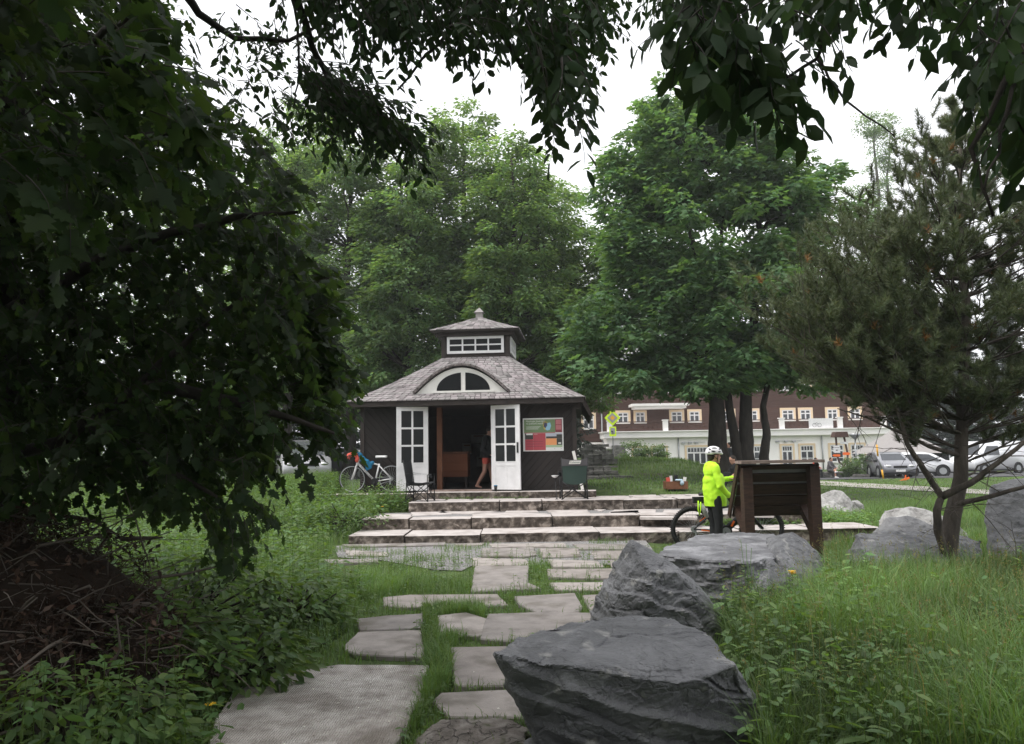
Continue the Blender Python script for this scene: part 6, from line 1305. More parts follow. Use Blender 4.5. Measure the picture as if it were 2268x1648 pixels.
bigp = GP([(1900,1700),(2000,1560),(2268,1500),(2400,1700)]); x, y = ground_pts(60, bigp); W5 = weeds(x, y, RS.uniform(.15, .35, len(x)), 7, RS.uniform(.14, .24, len(x)), cl=RS.uniform(1.1, 1.8, len(x)))
x, y = ground_pts(45, GP([(1760,1420),(1850,1340),(1960,1340),(1990,1400),(1850,1480)])); W6 = weeds(x, y, RS.uniform(.3, .55, len(x)), 11, RS.uniform(.10, .17, len(x)), cl=RS.uniform(1.3, 2.2, len(x)))
x, y = ground_pts(160, mead); W7 = weeds(x, y, RS.uniform(.15, .45, len(x)), 8, RS.uniform(.09, .17, len(x)), cl=RS.uniform(.9, 2.0, len(x)))
stuff('meadow_weeds', *joinv([W1, W2, W3, W4, W5, W6, W7]), M['weed'])
x, y = ground_pts(900, mead); P = np.stack([x, y, H(x, y)], 1); v, l, tt, c = blades(P, RS.uniform(.35, .85, len(x)), RS.uniform(.002, .004, len(x)), .5, .3); c = c * np.array([1.9, 1.05, 1.5]); D1 = (v, l, tt, c)
tpx = v.reshape(-1, 5, 3)[:, 4]; nt = len(tpx); ii = np.repeat(np.arange(nt), 9); Ps = tpx[ii] + RS.normal(size=(len(ii), 3)) * np.array([.006, .006, .022]) - np.array([0, 0, .02]); v, l, tt, k = leaves(Ps, rdir(len(ii)) * np.array([.5, .5, 1]), rdir(len(ii)), RS.uniform(.008, .018, len(ii)), T_OV2); D2 = (v, l, tt, colr(len(ii), k, .3, .1) * np.array([1.9, 1.0, 1.3]))
stuff('seed_stalks', *joinv([D1, D2]), M['grass'])
x, y = ground_pts(700, mead); m = noise2(x, y, 1.1, 77) > .34; x, y = x[m], y[m]; v, l, tt, c = weeds(x, y, RS.uniform(.2, .5, len(x)), 12, RS.uniform(.015, .035, len(x))); stuff('rusty_sorrel', v, l, tt, c * np.array([2.2, .65, .8]), M['grass'])
# ------------------------------------------------------------ overgrown bank on the left
lb = GP([(500,1800),(520,1500),(690,1455),(780,1400),(800,1330),(720,1270),(740,1225),(800,1190),(790,1160),(905,1130),(900,1100),(600,1080),(100,1100),(-700,1300),(-1500,1800)])
x, y = ground_pts(52000, lb); m = steps_mask(x, y) & off_slabs(x, y); x, y = x[m], y[m]; g = noise2(x, y, .8, 21); P = np.stack([x, y, H(x, y)], 1)
A1 = blades(P, np.clip(RS.normal(.22, .08, len(x)) + .14 * g, .04, .6), RS.uniform(.004, .010, len(x)), .8, .3, np.clip(1.05 + .5 * g, .6, 1.6)); stuff('bank_grass', *joinv([A1]), M['grass'])
x, y = ground_pts(7000, lb); m = steps_mask(x, y) & off_slabs(x, y); x, y = x[m], y[m]; g = noise2(x, y, .7, 31)
edge = (x + .32 * y) ; dist = np.clip((-.2 - (x + .11 * (y - 4))) , 0, 3)
m = (g > -.12); x, y, g, dist = x[m], y[m], g[m], dist[m]
W1 = weeds(x, y, np.clip(.10 + .24 * np.clip(dist, 0, 1.5) + .16 * g + RS.uniform(-.04, .1, len(x)), .05, .8), 11, RS.uniform(.05, .12, len(x)) * np.where(y < 6, .8, 1.1), cl=np.clip(RS.uniform(.7, 1.3, len(x)) + .5 * g, .5, 1.8))
sb = GP([(600,1130),(640,1195),(760,1190),(905,1135),(905,1112),(860,1098),(640,1085)]); x, y = ground_pts(1500, sb); m = steps_mask(x, y); x, y = x[m], y[m]
W2 = weeds(x, y, np.clip(RS.normal(.42, .13, len(x)), .15, .8), 14, RS.uniform(.06, .11, len(x)), cl=RS.uniform(.9, 1.6, len(x)))
x = RS.uniform(-5.2, -2.6, 300); y = RS.uniform(17.3, 18.7, 300); m = steps_mask(x, y); x, y = x[m], y[m]; W3 = weeds(x, y, RS.uniform(.2, .5, len(x)), 12, RS.uniform(.06, .1, len(x)), cl=RS.uniform(.9, 1.5, len(x)))
stuff('bank_weeds', *joinv([W1, W2, W3]), M['weed'])
gc = GP([(500,1800),(520,1520),(600,1478),(700,1450),(770,1400),(500,1380),(0,1400),(-500,1800)]); x, y = ground_pts(9000, gc); m = off_slabs(x, y, .04); x, y = x[m], y[m]
stuff('ground_cover', *weeds(x, y, RS.uniform(.03, .14, len(x)), 7, RS.uniform(.02, .045, len(x)), cl=RS.uniform(.7, 1.3, len(x))), M['weed'])
# ------------------------------------------------------------ lawns
law = [(-40, 22), (-5.2, 17), (-5, 26), (2.2, 26), (2.3, 19.6), (5, 17.5), (7, 17), (16, 17), (30, 42), (-45, 42)]
x, y = ground_pts(90000, law); m = steps_mask(x, y); x, y = x[m], y[m]; g = noise2(x, y, .35, 41); P = np.stack([x, y, H(x, y)], 1); bank_ = sstep(26, 30, y) * (x > 3) * (x < 11)
A1 = blades(P, RS.uniform(.04, .10, len(x)) + .16 * bank_ * RS.rand(len(x)), RS.uniform(.012, .03, len(x)), .8, .3, np.clip(1.1 + .5 * g - .25 * bank_, .6, 1.6)); 
law2 = [(-30, 6), (-6, 6), (-4.5, 16), (-5, 22), (-40, 22)]; x, y = ground_pts(30000, law2); P = np.stack([x, y, H(x, y)], 1)
A2 = blades(P, RS.uniform(.08, .3, len(x)), RS.uniform(.01, .02, len(x)), .8, .3, np.clip(1.2 + .5 * noise2(x, y, .4, 42), .6, 1.7)); stuff('lawn_grass', *joinv([A1, A2]), M['grass'])
# fallen petals
x = RS.uniform(-1.4, .4, 70); y = RS.uniform(3.0, 6.2, 70); m = ~off_slabs(x, y, .05); x, y = x[m], y[m]; P = np.stack([x, y, np.full(len(x), .066)], 1)
v, l, tt, kk = leaves(P, np.stack([np.cos(x * 99), np.sin(x * 99), 0 * x], 1), np.stack([.1 * np.sin(y * 50), 0 * x, 1 + 0 * x], 1), RS.uniform(.014, .026, len(x)), T_OV2); M['petal'] = leaf_mat('white_petals', (.75, .75, .72), .1); stuff('fallen_petals', v, l, tt, colr(len(P), kk, .1, .02), M['petal'])

x = np.concatenate([RS.uniform(-2.2, 1.2, 500), RS.uniform(-2, 3, 400)]); y = np.concatenate([RS.uniform(2.6, 8, 500), RS.uniform(8, 13, 400)]); on = ~off_slabs(x, y, .01); ed = off_slabs(x, y, .12); m = on & (ed | (RS.rand(len(x)) < .25)); x, y = x[m], y[m]; P = np.stack([x, y, np.where(y < 6.3, .066, .052)], 1)
v, l, tt, kk = leaves(P, np.stack([np.cos(x * 99), np.sin(x * 99), 0 * x], 1), np.stack([.3 * np.sin(y * 50), .3 * np.cos(x * 70), 1 + 0 * x], 1), RS.uniform(.008, .03, len(x)), T_OV2); M['litter'] = leaf_mat('dry_leaf_litter', (.10, .065, .04), .1); stuff('leaf_litter', v, l, tt, colr(len(P), kk, .5, .1), M['litter'])
# ------------------------------------------------------------ trees
def wob(a, b, k, amp, seed):
    out = []; d = (b - a); L = d.length
    for i in range(k + 1):
        t = i / k; p = a.lerp(b, t); w_ = math.sin(math.pi * t) * amp * L
        out.append(p + Vector((noise.noise(Vector((seed, t * 3, 0))), noise.noise(Vector((seed, t * 3, 7))), .5 * noise.noise(Vector((seed, t * 3, 13))))) * w_)
    return out
def clumps_in(ells, n, seed, shell=.55, rough=.25):
    r = np.random.RandomState(seed); vol = np.array([e[3] * e[4] * e[5] for e in ells]) ** .8; ch = r.choice(len(ells), n, p=vol / vol.sum()); E = np.array(ells, float)[ch]
    d = nrm(r.normal(size=(n, 3))); rad = shell + (1 - shell) * r.rand(n) ** .6
    rad = rad * (1 + rough * np.array([noise.noise(Vector(tuple(d[i] * 2.3 + ch[i] * 3.3 + seed))) for i in range(n)]))
    return E[:, :3] + d * E[:, 3:] * rad[:, None], d
def foliage(C, D_, nleaf, cr, ls, tm, flat=.6, droop=.35, var=.22, cvar=.28, upw=.7):
    """leaf clumps: C centres, D_ outward directions"""
    n = len(C); idx = np.repeat(np.arange(n), nleaf); m = len(idx); cs = cr * RS.uniform(.6, 1.3, n)
    d = rdir(m) * (RS.rand(m) ** .45)[:, None]; d[:, 2] *= flat; P = C[idx] + d * cs[idx][:, None]; P[:, 2] -= (d[:, 0] ** 2 + d[:, 1] ** 2) * cs[idx] * .35
    out = d * 1.2 + D_[idx] * .5 + rdir(m) * .55; A = out.copy(); A[:, 2] = A[:, 2] * .3 - droop; N = np.stack([d[:, 0] * .6, d[:, 1] * .6, np.full(m, upw)], 1) + rdir(m) * .55
    S = ls * RS.uniform(.65, 1.25, m); v, l, tt, k = leaves(P, A, N, S, tm)
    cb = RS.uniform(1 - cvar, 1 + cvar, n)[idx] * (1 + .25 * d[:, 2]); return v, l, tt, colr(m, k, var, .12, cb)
def tree(label, base, tr, top, ells, ncl, nleaf, cr, ls, mt, bark='bark', tm=T_OV2, name='deciduous_tree', cat='tree', group=None, seed=1, limbs=40, shell=.5, flat=.6, droop=.35, trunks=None, cvar=.28, fork=.25, parts_extra=None, upw=.7, lmin=0):
    base = Vector(base); top = Vector(top); t = thing(name, label, cat, base, group); mb = MB(); rr = random.Random(seed)
    C, D_ = clumps_in(ells, ncl, seed, shell)
    stems = trunks or [[(base.x, base.y, base.z - .1), (top.x, top.y, top.z)]]
    SP = []
    for si, st in enumerate(stems):
        r0 = tr[si] if hasattr(tr, '__len__') else tr
        pts = []
        for i in range(len(st) - 1): pts += wob(Vector(st[i]), Vector(st[i + 1]), 6, .05, seed + si * 5 + i)[(1 if i else 0):]
        rad = [max(.02, r0 * (1 - .85 * (i / (len(pts) - 1)) ** 1.2) * (1.25 if i == 0 else 1)) for i in range(len(pts))]; mb.tube(pts, rad, 10); SP.append((pts, rad))
    order = np.argsort(RS.rand(len(C)))[:limbs]
    for k in order:
        c = Vector(C[k]); pts, rad = SP[min(range(len(SP)), key=lambda s: min((c - p).length for p in SP[s][0]))]
        cand = [i for i in range(1, len(pts)) if pts[i].z > base.z + lmin] or [len(pts) - 1]; j_ = min(cand, key=lambda i: abs(pts[i].z - (c.z - fork * (c.xy - pts[i].xy).length - .3))); r0 = min(rad[j_] * .6, .02 + .018 * (c - pts[j_]).length)
        q_ = wob(pts[j_], c, 5, .12, seed + k); mb.tube(q_, [r0 * (1 - .8 * i / 5) + .004 for i in range(6)], 5, 0, False)
    part('trunk', mb, [M[bark]], t)
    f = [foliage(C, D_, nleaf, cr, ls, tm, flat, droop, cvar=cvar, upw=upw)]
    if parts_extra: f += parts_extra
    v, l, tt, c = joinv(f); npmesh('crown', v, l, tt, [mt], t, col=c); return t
def PE(px, py, D, rx, ry, rz):   # ellipsoid given by picture centre, distance and half sizes in metres
    p = W(px, py, D); return (p.x, p.y, p.z, rx, ry, rz)
def gbase(px, D): x_ = (px - 1134) / FP * D; return (x_, D, h1(x_, D))
# row of limes behind the pavilion
LT_ = [(770, 34, 215, 3.0, 'darker lime tree behind the left end of the pavilion'), (905, 33, 260, 2.5, 'lime tree behind the pavilion, second from the left of the row'), (1030, 34, 190, 2.6, 'tallest lime tree, rising behind the pavilion lantern'), (1140, 32, 275, 2.4, 'lime tree behind the right half of the pavilion roof'), (1245, 35, 400, 2.5, 'lower lime tree right of the pavilion, next to the maple'), (640, 36, 200, 3.2, 'lime tree left of the pavilion behind the dark near foliage')]
for i, (px, D, ty, rx, lab) in enumerate(LT_):
    b = gbase(px, D); k = D / FP; zt_ = 1.6 + (1003 - ty) * k; zb_ = 1.6 + (1003 - 905) * k if px < 1300 else 3; H_ = zt_ - zb_
    el = [(b[0], D, zb_ + H_ * .30, rx * 1.0, 2.6, H_ * .32), (b[0] + .2, D, zb_ + H_ * .58, rx * .92, 2.4, H_ * .30), (b[0], D, zb_ + H_ * .82, rx * .6, 1.8, H_ * .2)]
    rl = random.Random(i + 5)
    for q_ in range(9): a = rl.uniform(0, 6.28); z_ = rl.uniform(.05, .85); el.append((b[0] + math.cos(a) * rx * (1 - .5 * z_) * .85, D + math.sin(a) * 2.0, zb_ + H_ * z_, .9, .9, 1.3))
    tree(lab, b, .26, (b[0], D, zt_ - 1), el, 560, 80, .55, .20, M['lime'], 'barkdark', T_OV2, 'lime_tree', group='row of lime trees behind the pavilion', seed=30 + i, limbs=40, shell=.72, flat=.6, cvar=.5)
# maple
b = gbase(1625, 26); D = 26; tz = lambda px, py, dd=0: tuple(W(px, py, D + dd))
tr_ = [[(b[0] - .45, D, b[2] - .2), tz(1590, 1000), tz(1588, 900), tz(1560, 700), tz(1520, 450)], [(b[0] + .35, D - .1, b[2] - .2), tz(1636, 1020), tz(1615, 900), tz(1600, 700, .5), tz(1600, 330)], [(b[0] + .55, D + .2, b[2] - .2), tz(1652, 1000), tz(1652, 870), tz(1680, 600), tz(1690, 350)], [(b[0] + 1.0, D - .1, b[2] - .2), tz(1692, 1015), tz(1698, 960), tz(1690, 900), tz(1730, 700), tz(1790, 520)]]
el = [PE(1590, 700, 26, 3.6, 3.4, 2.3), PE(1590, 520, 26, 3.9, 3.2, 2.2), PE(1560, 370, 26, 2.8, 2.6, 1.9), PE(1560, 285, 26, 1.6, 1.6, 1.1), PE(1400, 760, 26, 2.2, 2.4, 1.3), PE(1420, 560, 26, 1.6, 2, 1.2), PE(1760, 600, 26, 2.0, 2.4, 1.6), PE(1740, 770, 26, 1.8, 2.2, .9), PE(1500, 835, 25, 2.4, 1.8, .5), PE(1345, 830, 25, 1.2, 1.4, .5), PE(1330, 700, 26, 1.3, 1.5, .9), PE(1400, 430, 26, 1.3, 1.5, .9), PE(1700, 400, 26, 1.6, 2, 1.2), PE(1860, 480, 27, .9, 1.2, .8), PE(1300, 780, 26, .8, 1, .6), PE(1600, 800, 26, 2.8, 2.6, .9), PE(1500, 290, 26, 1.9, 2.0, 1.4), PE(1640, 300, 26, 1.9, 2.0, 1.3), PE(1410, 390, 26, 1.3, 1.6, 1.0), PE(1760, 420, 26, 1.5, 1.8, 1.2), PE(1520, 225, 26, 1.2, 1.2, .9), PE(1780, 810, 26.5, 1.4, 1.6, .7), PE(1480, 640, 26, 2.2, 2.2, 1.6), PE(1700, 690, 26, 2.2, 2.2, 1.4)]
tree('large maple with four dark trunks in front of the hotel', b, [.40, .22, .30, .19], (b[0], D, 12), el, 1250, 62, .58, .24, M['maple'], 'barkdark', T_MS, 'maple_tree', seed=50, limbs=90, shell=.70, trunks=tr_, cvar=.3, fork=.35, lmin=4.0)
# ivy-clad dead tree, spruces, far trees
b = gbase(1950, 86); D = 86; tree('tall dead tree wrapped in ivy with bare broken tops behind the pine', b, [.45, .32], (b[0], D, 34), [PE(1948, y_, 86, 1.4, 1.4, 2.8) for y_ in range(320, 950, 70)] + [PE(1930, 270, 86, 2.4, 2, 1.2), PE(1990, 300, 86, 1.8, 1.6, .8), PE(1900, 420, 86, 1.6, 1.2, 1)], 300, 50, .85, .30, M['lime'], 'bark', T_OV2, 'ivy_tree', seed=61, limbs=20, shell=.5, trunks=[[b, tuple(W(1948, 600, 86)), tuple(W(1938, 268, 86))], [b, tuple(W(1965, 500, 86)), tuple(W(1972, 280, 86))]])
def spruce(label, px, D, ty, rad, seed, mt='spruce'):
    b = gbase(px, D); zt_ = 1.6 + (1003 - ty) * D / FP; t = thing('spruce_tree', label, 'tree', b, 'dark spruces behind the hotel and the car park'); mb = MB(); mb.tube([(b[0], D, b[2] - .2), (b[0], D, zt_)], [.3, .04], 8)
    r = np.random.RandomState(seed); n = 1500; s = r.rand(n) ** .7; z = zt_ - (zt_ - b[2] - .6) * s; a = r.uniform(0, 6.28, n); rr_ = rad * (s * .95 + .05) * np.sqrt(r.rand(n)) * (1 + .25 * np.sin(z * 5)); C = np.stack([b[0] + np.cos(a) * rr_, D + np.sin(a) * rr_, z - .25 * rr_], 1); D_ = np.stack([np.cos(a), np.sin(a), -.2 + 0 * a], 1)
    for k in range(0, n, 25): mb.tube([(b[0], D, C[k, 2] + .3), tuple(C[k])], [.04, .015], 4, 0, False)
    part('trunk', mb, [M['barkdark']], t); v, l, tt, c = foliage(C, D_, 14, .5, .38, T_OV2, .35, .25); npmesh('crown', v, l, tt, [M[mt]], t, col=c)
for i, (px, D, ty, rad, lab) in enumerate([(1990, 82, 700, 3.2, 'dark spruce right beside the hotel wall'), (2060, 76, 640, 3.5, 'tall dark spruce right of the hotel, second from its wall'), (2140, 84, 720, 3.4, 'dark spruce behind the white van'), (2230, 74, 600, 3.8, 'tall dark spruce behind the right side of the pine'), (2330, 80, 650, 3.8, 'dark spruce beyond the right edge of the picture'), (1210, 60, 620, 3.6, 'dark spruce behind the limes near the left end of the hotel'), (690, 58, 560, 4, 'dark spruce left of the pavilion behind the silver car'), (560, 62, 600, 4, 'dark spruce seen through gaps in the near leaves'), (845, 60, 520, 4, 'dark spruce behind the lime row'), (1000, 62, 500, 4, 'dark spruce behind the tallest lime'), (1110, 64, 560, 4, 'dark spruce behind the lime row to the right')]): spruce(lab, px, D, ty, rad, 70 + i)
for i, (px, D, ty, rx, lab) in enumerate([(470, 40, 330, 4, 'pale green bushy tree far behind the near foliage'), (260, 42, 300, 4.5, 'broad tree in the far left background'), (40, 38, 300, 4.5, 'round bright tree at the far left edge'), (-180, 40, 280, 5, 'tree beyond the left edge of the picture')]):
    b = gbase(px, D); zt_ = 1.6 + (1003 - ty) * D / FP; tree(lab, b, .25, (b[0], D, zt_ - 1.5), [(b[0], D, (zt_ + b[2] + 1) / 2, rx, 3, (zt_ - b[2] - 1) / 2), (b[0] + 1.5, D - 1.5, b[2] + 2.2, rx * .7, 2, 1.8)], 420, 46, .9, .24, M['lime'], 'barkdark', T_OV2, 'background_tree', seed=90 + i, limbs=30, shell=.7)
# shrubs before the hotel, by the flower bed
for i, (px, D, z_, r_, lab) in enumerate([(1400, 44, .35, .75, 'leafy shrub against the white hotel wall at its left corner'), (1452, 44, .3, .6, 'small green shrub under the second hotel window'), (1910, 49.5, .1, 1.0, 'bright green shrub in the flower bed beside the parked cars'), (1885, 50, .0, .9, 'low shrub in the flower bed under the street lamp'), (1870, 50.2, .0, .6, 'low greenery in the flower bed at the signpost foot')]):
    b = gbase(px, D); tree(lab, b, .03, (b[0], D, b[2] + r_), [(b[0], D, b[2] + r_ * .6, r_ * 1.1, r_ * .8, r_ * .8)], 40, 40, .28, .13, M['weed'], 'twig', T_OV2, 'shrub', 'shrub', 'shrubs before the hotel', 120 + i, 10)

# ------------------------------------------------------------ pine on the right
D = 9.5; b = gbase(2078, D); t = thing('pine_tree', 'pine with a forked lower stem and bare low branches, right of the boulders', 'pine tree', b); mb = MB(); W9 = lambda px, py, d=9.5: Vector(W(px, py, d))
def bough(pts, r0, r1, n=8, seed=0):
    P_ = []
    for i in range(len(pts) - 1): P_ += wob(pts[i], pts[i + 1], 5, .04, seed + i)[(1 if i else 0):]
    mb.tube(P_, [r0 + (r1 - r0) * i / (len(P_) - 1) for i in range(len(P_))], n); return P_
TR = bough([Vector(b) - Vector((0, 0, .1)), W9(2098, 1230), W9(2108, 1150), W9(2128, 1060), W9(2132, 900), W9(2140, 700), W9(2125, 500), W9(2130, 290)], .125, .02, 12)
bs = [TR, bough([W9(2098, 1235), W9(2078, 1180, 9.3), W9(2075, 1130, 9.2), W9(2085, 1100, 9.2), W9(2040, 1030, 9.1), W9(2010, 985, 9.0), W9(1985, 900, 9.0), W9(1930, 800, 8.9)], .055, .015, seed=3),
      bough([W9(2085, 1100, 9.2), W9(2150, 1070, 9.0), W9(2230, 1010, 8.8), W9(2330, 930, 8.6)], .045, .015, seed=5), bough([W9(2105, 1120), W9(2180, 1103, 9.1), W9(2280, 1075, 8.8), W9(2420, 1060, 8.4)], .035, .012, seed=6),
      bough([W9(2092, 1250), W9(2140, 1256, 9.2), W9(2260, 1262, 8.7), W9(2420, 1250, 8.2)], .045, .015, seed=7), bough([W9(2128, 1010), W9(2060, 990, 9.2), W9(2010, 965, 9.0), W9(1920, 925, 8.8), W9(1855, 905, 8.7)], .03, .006, seed=8),
      bough([W9(2130, 950), W9(2200, 900, 9.2), W9(2300, 850, 9)], .03, .01, seed=9)]
rp = random.Random(77); tuftC = []; tuftD = []
outline = [(1745, 800), (1800, 700), (1860, 620), (1905, 560), (1930, 470), (2010, 400), (2060, 330), (2130, 255), (2200, 330), (2268, 400), (2450, 500), (2480, 900), (2268, 980), (2150, 960), (2060, 940), (1960, 930), (1870, 920), (1800, 880), (1760, 850)]
def twig_branch(p, d, L, r, lvl, needles=True):
    pts = [p]; dd = d.copy()
    for i in range(4): dd = (dd + Vector((rp.uniform(-.2, .2), rp.uniform(-.2, .2), rp.uniform(-.05, .2) if needles else rp.uniform(-.25, .15)))).normalized(); pts.append(pts[-1] + dd * L / 4)
    mb.tube(pts, [r * (1 - .7 * i / 4) for i in range(5)], 4, 0, False)
    if lvl == 0:
        if needles:
            for i in range(1, 5): tuftC.append(tuple(pts[i])); tuftD.append(tuple((dd + Vector((0, 0, .5))).normalized()))
        return
    for k in range(3 if lvl == 1 else 4):
        i = rp.choice((1, 2, 3, 4)); sd = (dd * .8 + Vector((rp.uniform(-1, 1), rp.uniform(-1, 1), rp.uniform(-.2, .6)))).normalized(); twig_branch(pts[i], sd, L * rp.uniform(.4, .6), r * .5, lvl - 1, needles)
for k in range(310):
    while True:
        px, py = (rp.uniform(1740, 2480), rp.uniform(255, 985)) if k % 3 else ((rp.uniform(1740, 2100), rp.uniform(560, 930)) if k % 2 else (rp.uniform(1750, 2000), rp.uniform(760, 925)))
        if inpoly(np.array([px]), np.array([py]), outline)[0]: break
    e = W9(px, py, 9.5 + rp.uniform(-1.1, 1.1)); jj = min(range(4, len(TR)), key=lambda i: abs(TR[i].z - (e.z - .25 * abs(e.x - TR[i].x) - .1))); s = TR[jj]; d = (e - s); L = d.length
    st = s.lerp(e, .45); mb.tube(wob(s, st, 4, .08, k), [.014, .013, .012, .010, .009], 5, 0, False); d.normalize(); twig_branch(st, (d + Vector((0, 0, .15))).normalized(), max(.35, L * .6), .012, 2)
for k in range(46):      # bare dead twigs low down
    Bq = rp.choice(bs[1:6]); p = rp.choice(Bq[3:]); twig_branch(p, Vector((rp.uniform(-.6, 1), rp.uniform(-1, .6), rp.uniform(-.5, .6))).normalized(), rp.uniform(.3, .7), .007, 1, False)
for k in range(14): Bq = bs[rp.choice((5, 6))]; p = Bq[rp.randrange(3, len(Bq))]; twig_branch(p, Vector((rp.uniform(-1, .3), rp.uniform(-1, .6), rp.uniform(-.1, .6))).normalized(), .3, .008, 1)
part('trunk', mb, [M['bark']], t)
C = np.array(tuftC); Dt = np.array(tuftD); nn = 34; idx = np.repeat(np.arange(len(C)), nn); m = len(idx); A = nrm(Dt[idx] * .75 + rdir(m) * .75); Pn = C[idx] - Dt[idx] * (RS.rand(m) * .07)[:, None]; S = RS.uniform(.06, .10, m)
T_ND = (np.array([(0, .02, 0), (0, -.02, 0), (1, 0, -.03)], float), [(0, 1, 2)]); T_ND[0][:, 1] *= 2.2
brown = (RS.rand(len(C)) < .012); v, l, tt, k = leaves(Pn, A, rdir(m), S, T_ND); c = colr(m, k, .3, .15, np.repeat(RS.uniform(.7, 1.35, len(C)), nn)); bm_ = np.repeat(np.repeat(brown, nn), k); c[bm_] = c[bm_] * np.array([2.4, .95, .6]); npmesh('needles', v, l, tt, [M['needle']], t, col=c); print('tufts', len(C))

# ------------------------------------------------------------ near trees: sprays of leaves on drooping twigs
def sprays(starts, dirs, L, nl, ls, tm, tw, droop=.5, seg=5, spread=.75, lr=None, hang=.5):
    """vectorised twigs: each curves down, with alternate leaves. tw: MB for the twigs"""
    n = len(starts); pts = [starts]; d = nrm(dirs)
    for i in range(seg): d = nrm(d + np.array([[0, 0, -droop / seg]]) + RS.normal(size=(n, 3)) * .10); pts.append(pts[-1] + d * (L / seg)[:, None])
    PT = np.stack(pts, 1)
    for i in range(n): tw.tube([Vector(p) for p in PT[i]], [.0035 * (1 - .7 * k / seg) * (1 + .8 * (ls > .1)) for k in range(seg + 1)], 3, 0, False)
    t = np.tile((np.arange(nl) + .8) / nl, n) * seg * .999; idx = np.repeat(np.arange(n), nl); i0 = np.minimum(t.astype(int), seg - 1); f = (t - i0)[:, None]; P = PT[idx, i0] * (1 - f) + PT[idx, i0 + 1] * f; ax = nrm(PT[idx, i0 + 1] - PT[idx, i0])
    side = nrm(np.cross(ax, np.array([0, 0, 1.])) + 1e-6); sg = np.where(np.tile(np.arange(nl), n) % 2, 1, -1)[:, None]
    A = nrm(ax * (1 - spread * .6) + side * sg * spread + np.array([[0, 0, -hang]]) + RS.normal(size=P.shape) * .25); N = nrm(np.cross(side, ax) * 1.0 + RS.normal(size=P.shape) * .45); N[N[:, 2] < 0] *= -1
    S = ls * RS.uniform(.55, 1.2, len(P)); P = P + A * (S * .15)[:, None]; v, l, tt, k = leaves(P, A, N, S, tm); return v, l, tt, colr(len(P), k, .22, .12, np.repeat(RS.uniform(.75, 1.25, n), nl))
def frustum_pts(n, poly, d0, d1, seed=0, gaps=None, rec=0):
    r = np.random.RandomState(seed); out = []; xs = [p[0] for p in poly]; ys = [p[1] for p in poly]
    while len(out) < n:
        px = r.uniform(min(xs), max(xs), 4000); py = r.uniform(min(ys), max(ys), 4000); D_ = r.uniform(d0, d1, 4000); m = inpoly(px, py, poly)
        for a, b_, c_ in zip(px[m], py[m], D_[m]):
            if gaps is None or gaps(a, b_, c_): out.append(tuple(W(a, b_, c_)))
            if len(out) >= n: break
    return np.array(out)
# the big dark tree on the left
fb = gbase(-60, 5.6); t = thing('maple_tree', 'big near maple with dark dense hanging leaves filling the left side', 'tree', (fb[0], fb[1], fb[2])); mb = MB(); rb = random.Random(5)
WL = lambda px, py, d: Vector(W(px, py, d))
mb.tube([Vector(fb) - Vector((0, 0, .1)), WL(-40, 1050, 5.6), WL(0, 800, 5.6), WL(-20, 400, 5.6), WL(40, 0, 5.6), WL(60, -400, 5.6)], [.2, .17, .15, .13, .11, .08], 12)
for q_ in [[(0, 1010, 5.6), (130, 980, 5.2), (300, 860, 5.0), (420, 750, 4.9), (560, 640, 4.8)], [(330, 850, 5.0), (560, 900, 5.0), (740, 960, 5.1)], [(0, 700, 5.6), (250, 560, 5), (520, 480, 4.8), (660, 470, 4.8)], [(0, 500, 5.6), (200, 330, 4.8), (420, 280, 4.6)], [(0, 300, 5.6), (180, 120, 4.6), (300, 20, 4.2)], [(200, 930, 5.1), (330, 1020, 4.9), (480, 1100, 4.8)]]:
    P_ = [WL(*p) for p in q_]; mb.tube(sum([wob(P_[i], P_[i + 1], 4, .06, i)[(1 if i else 0):] for i in range(len(P_) - 1)], []), [.05 * (1 - .8 * i / (4 * (len(P_) - 1))) for i in range(4 * (len(P_) - 1) + 1)], 7)
part('trunk', mb, [M['barkdark']], t)
polyL = [(-500, -300), (300, -300), (320, 0), (350, 80), (390, 150), (430, 220), (520, 260), (590, 320), (630, 400), (640, 500), (660, 600), (680, 700), (690, 800), (670, 870), (690, 930), (640, 960), (600, 1000), (570, 1050), (560, 1110), (570, 1150), (500, 1190), (440, 1150), (330, 1120), (220, 1090), (100, 1080), (-500, 1080)]
def gapL(a, b_, c_):
    g_ = noise.noise(Vector((a * .011, b_ * .011, 3.0)))
    if b_ > 880: return g_ > (-.5 if a < 480 else -.28) + .0009 * (b_ - 880)
    if b_ > 700: return g_ > -.5
    return g_ > -.55
tw = MB(); parts_ = []
st = frustum_pts(5200, polyL, 4.6, 7.8, 1, gapL); n = len(st); dr = np.stack([RS.uniform(-.2, 1, n), RS.uniform(-.7, .4, n), RS.uniform(-.7, .5, n)], 1); parts_.append(sprays(st, dr, RS.uniform(.2, .4, n), 10, .078, T_MP, tw, .9))
poly2 = [(-300, -200), (290, -200), (300, 20), (350, 130), (420, 220), (400, 330), (200, 450), (-300, 500)]
st = frustum_pts(200, poly2, 2.6, 3.6, 2); n = len(st); dr = np.stack([RS.uniform(0, 1, n), RS.uniform(-.4, .4, n), RS.uniform(-.5, .5, n)], 1); parts_.append(sprays(st, dr, RS.uniform(.2, .36, n), 8, .098, T_MP, tw, .8))
poly3 = [(640, 560), (670, 540), (700, 640), (715, 780), (725, 860), (700, 940), (760, 975), (690, 980), (640, 900), (620, 700)]
st = frustum_pts(150, poly3, 5.2, 6.2, 3); n = len(st); dr = np.stack([RS.uniform(.2, 1, n), RS.uniform(-.4, .4, n), RS.uniform(-.4, .4, n)], 1); parts_.append(sprays(st, dr, RS.uniform(.2, .35, n), 8, .09, T_MP, tw, .5))
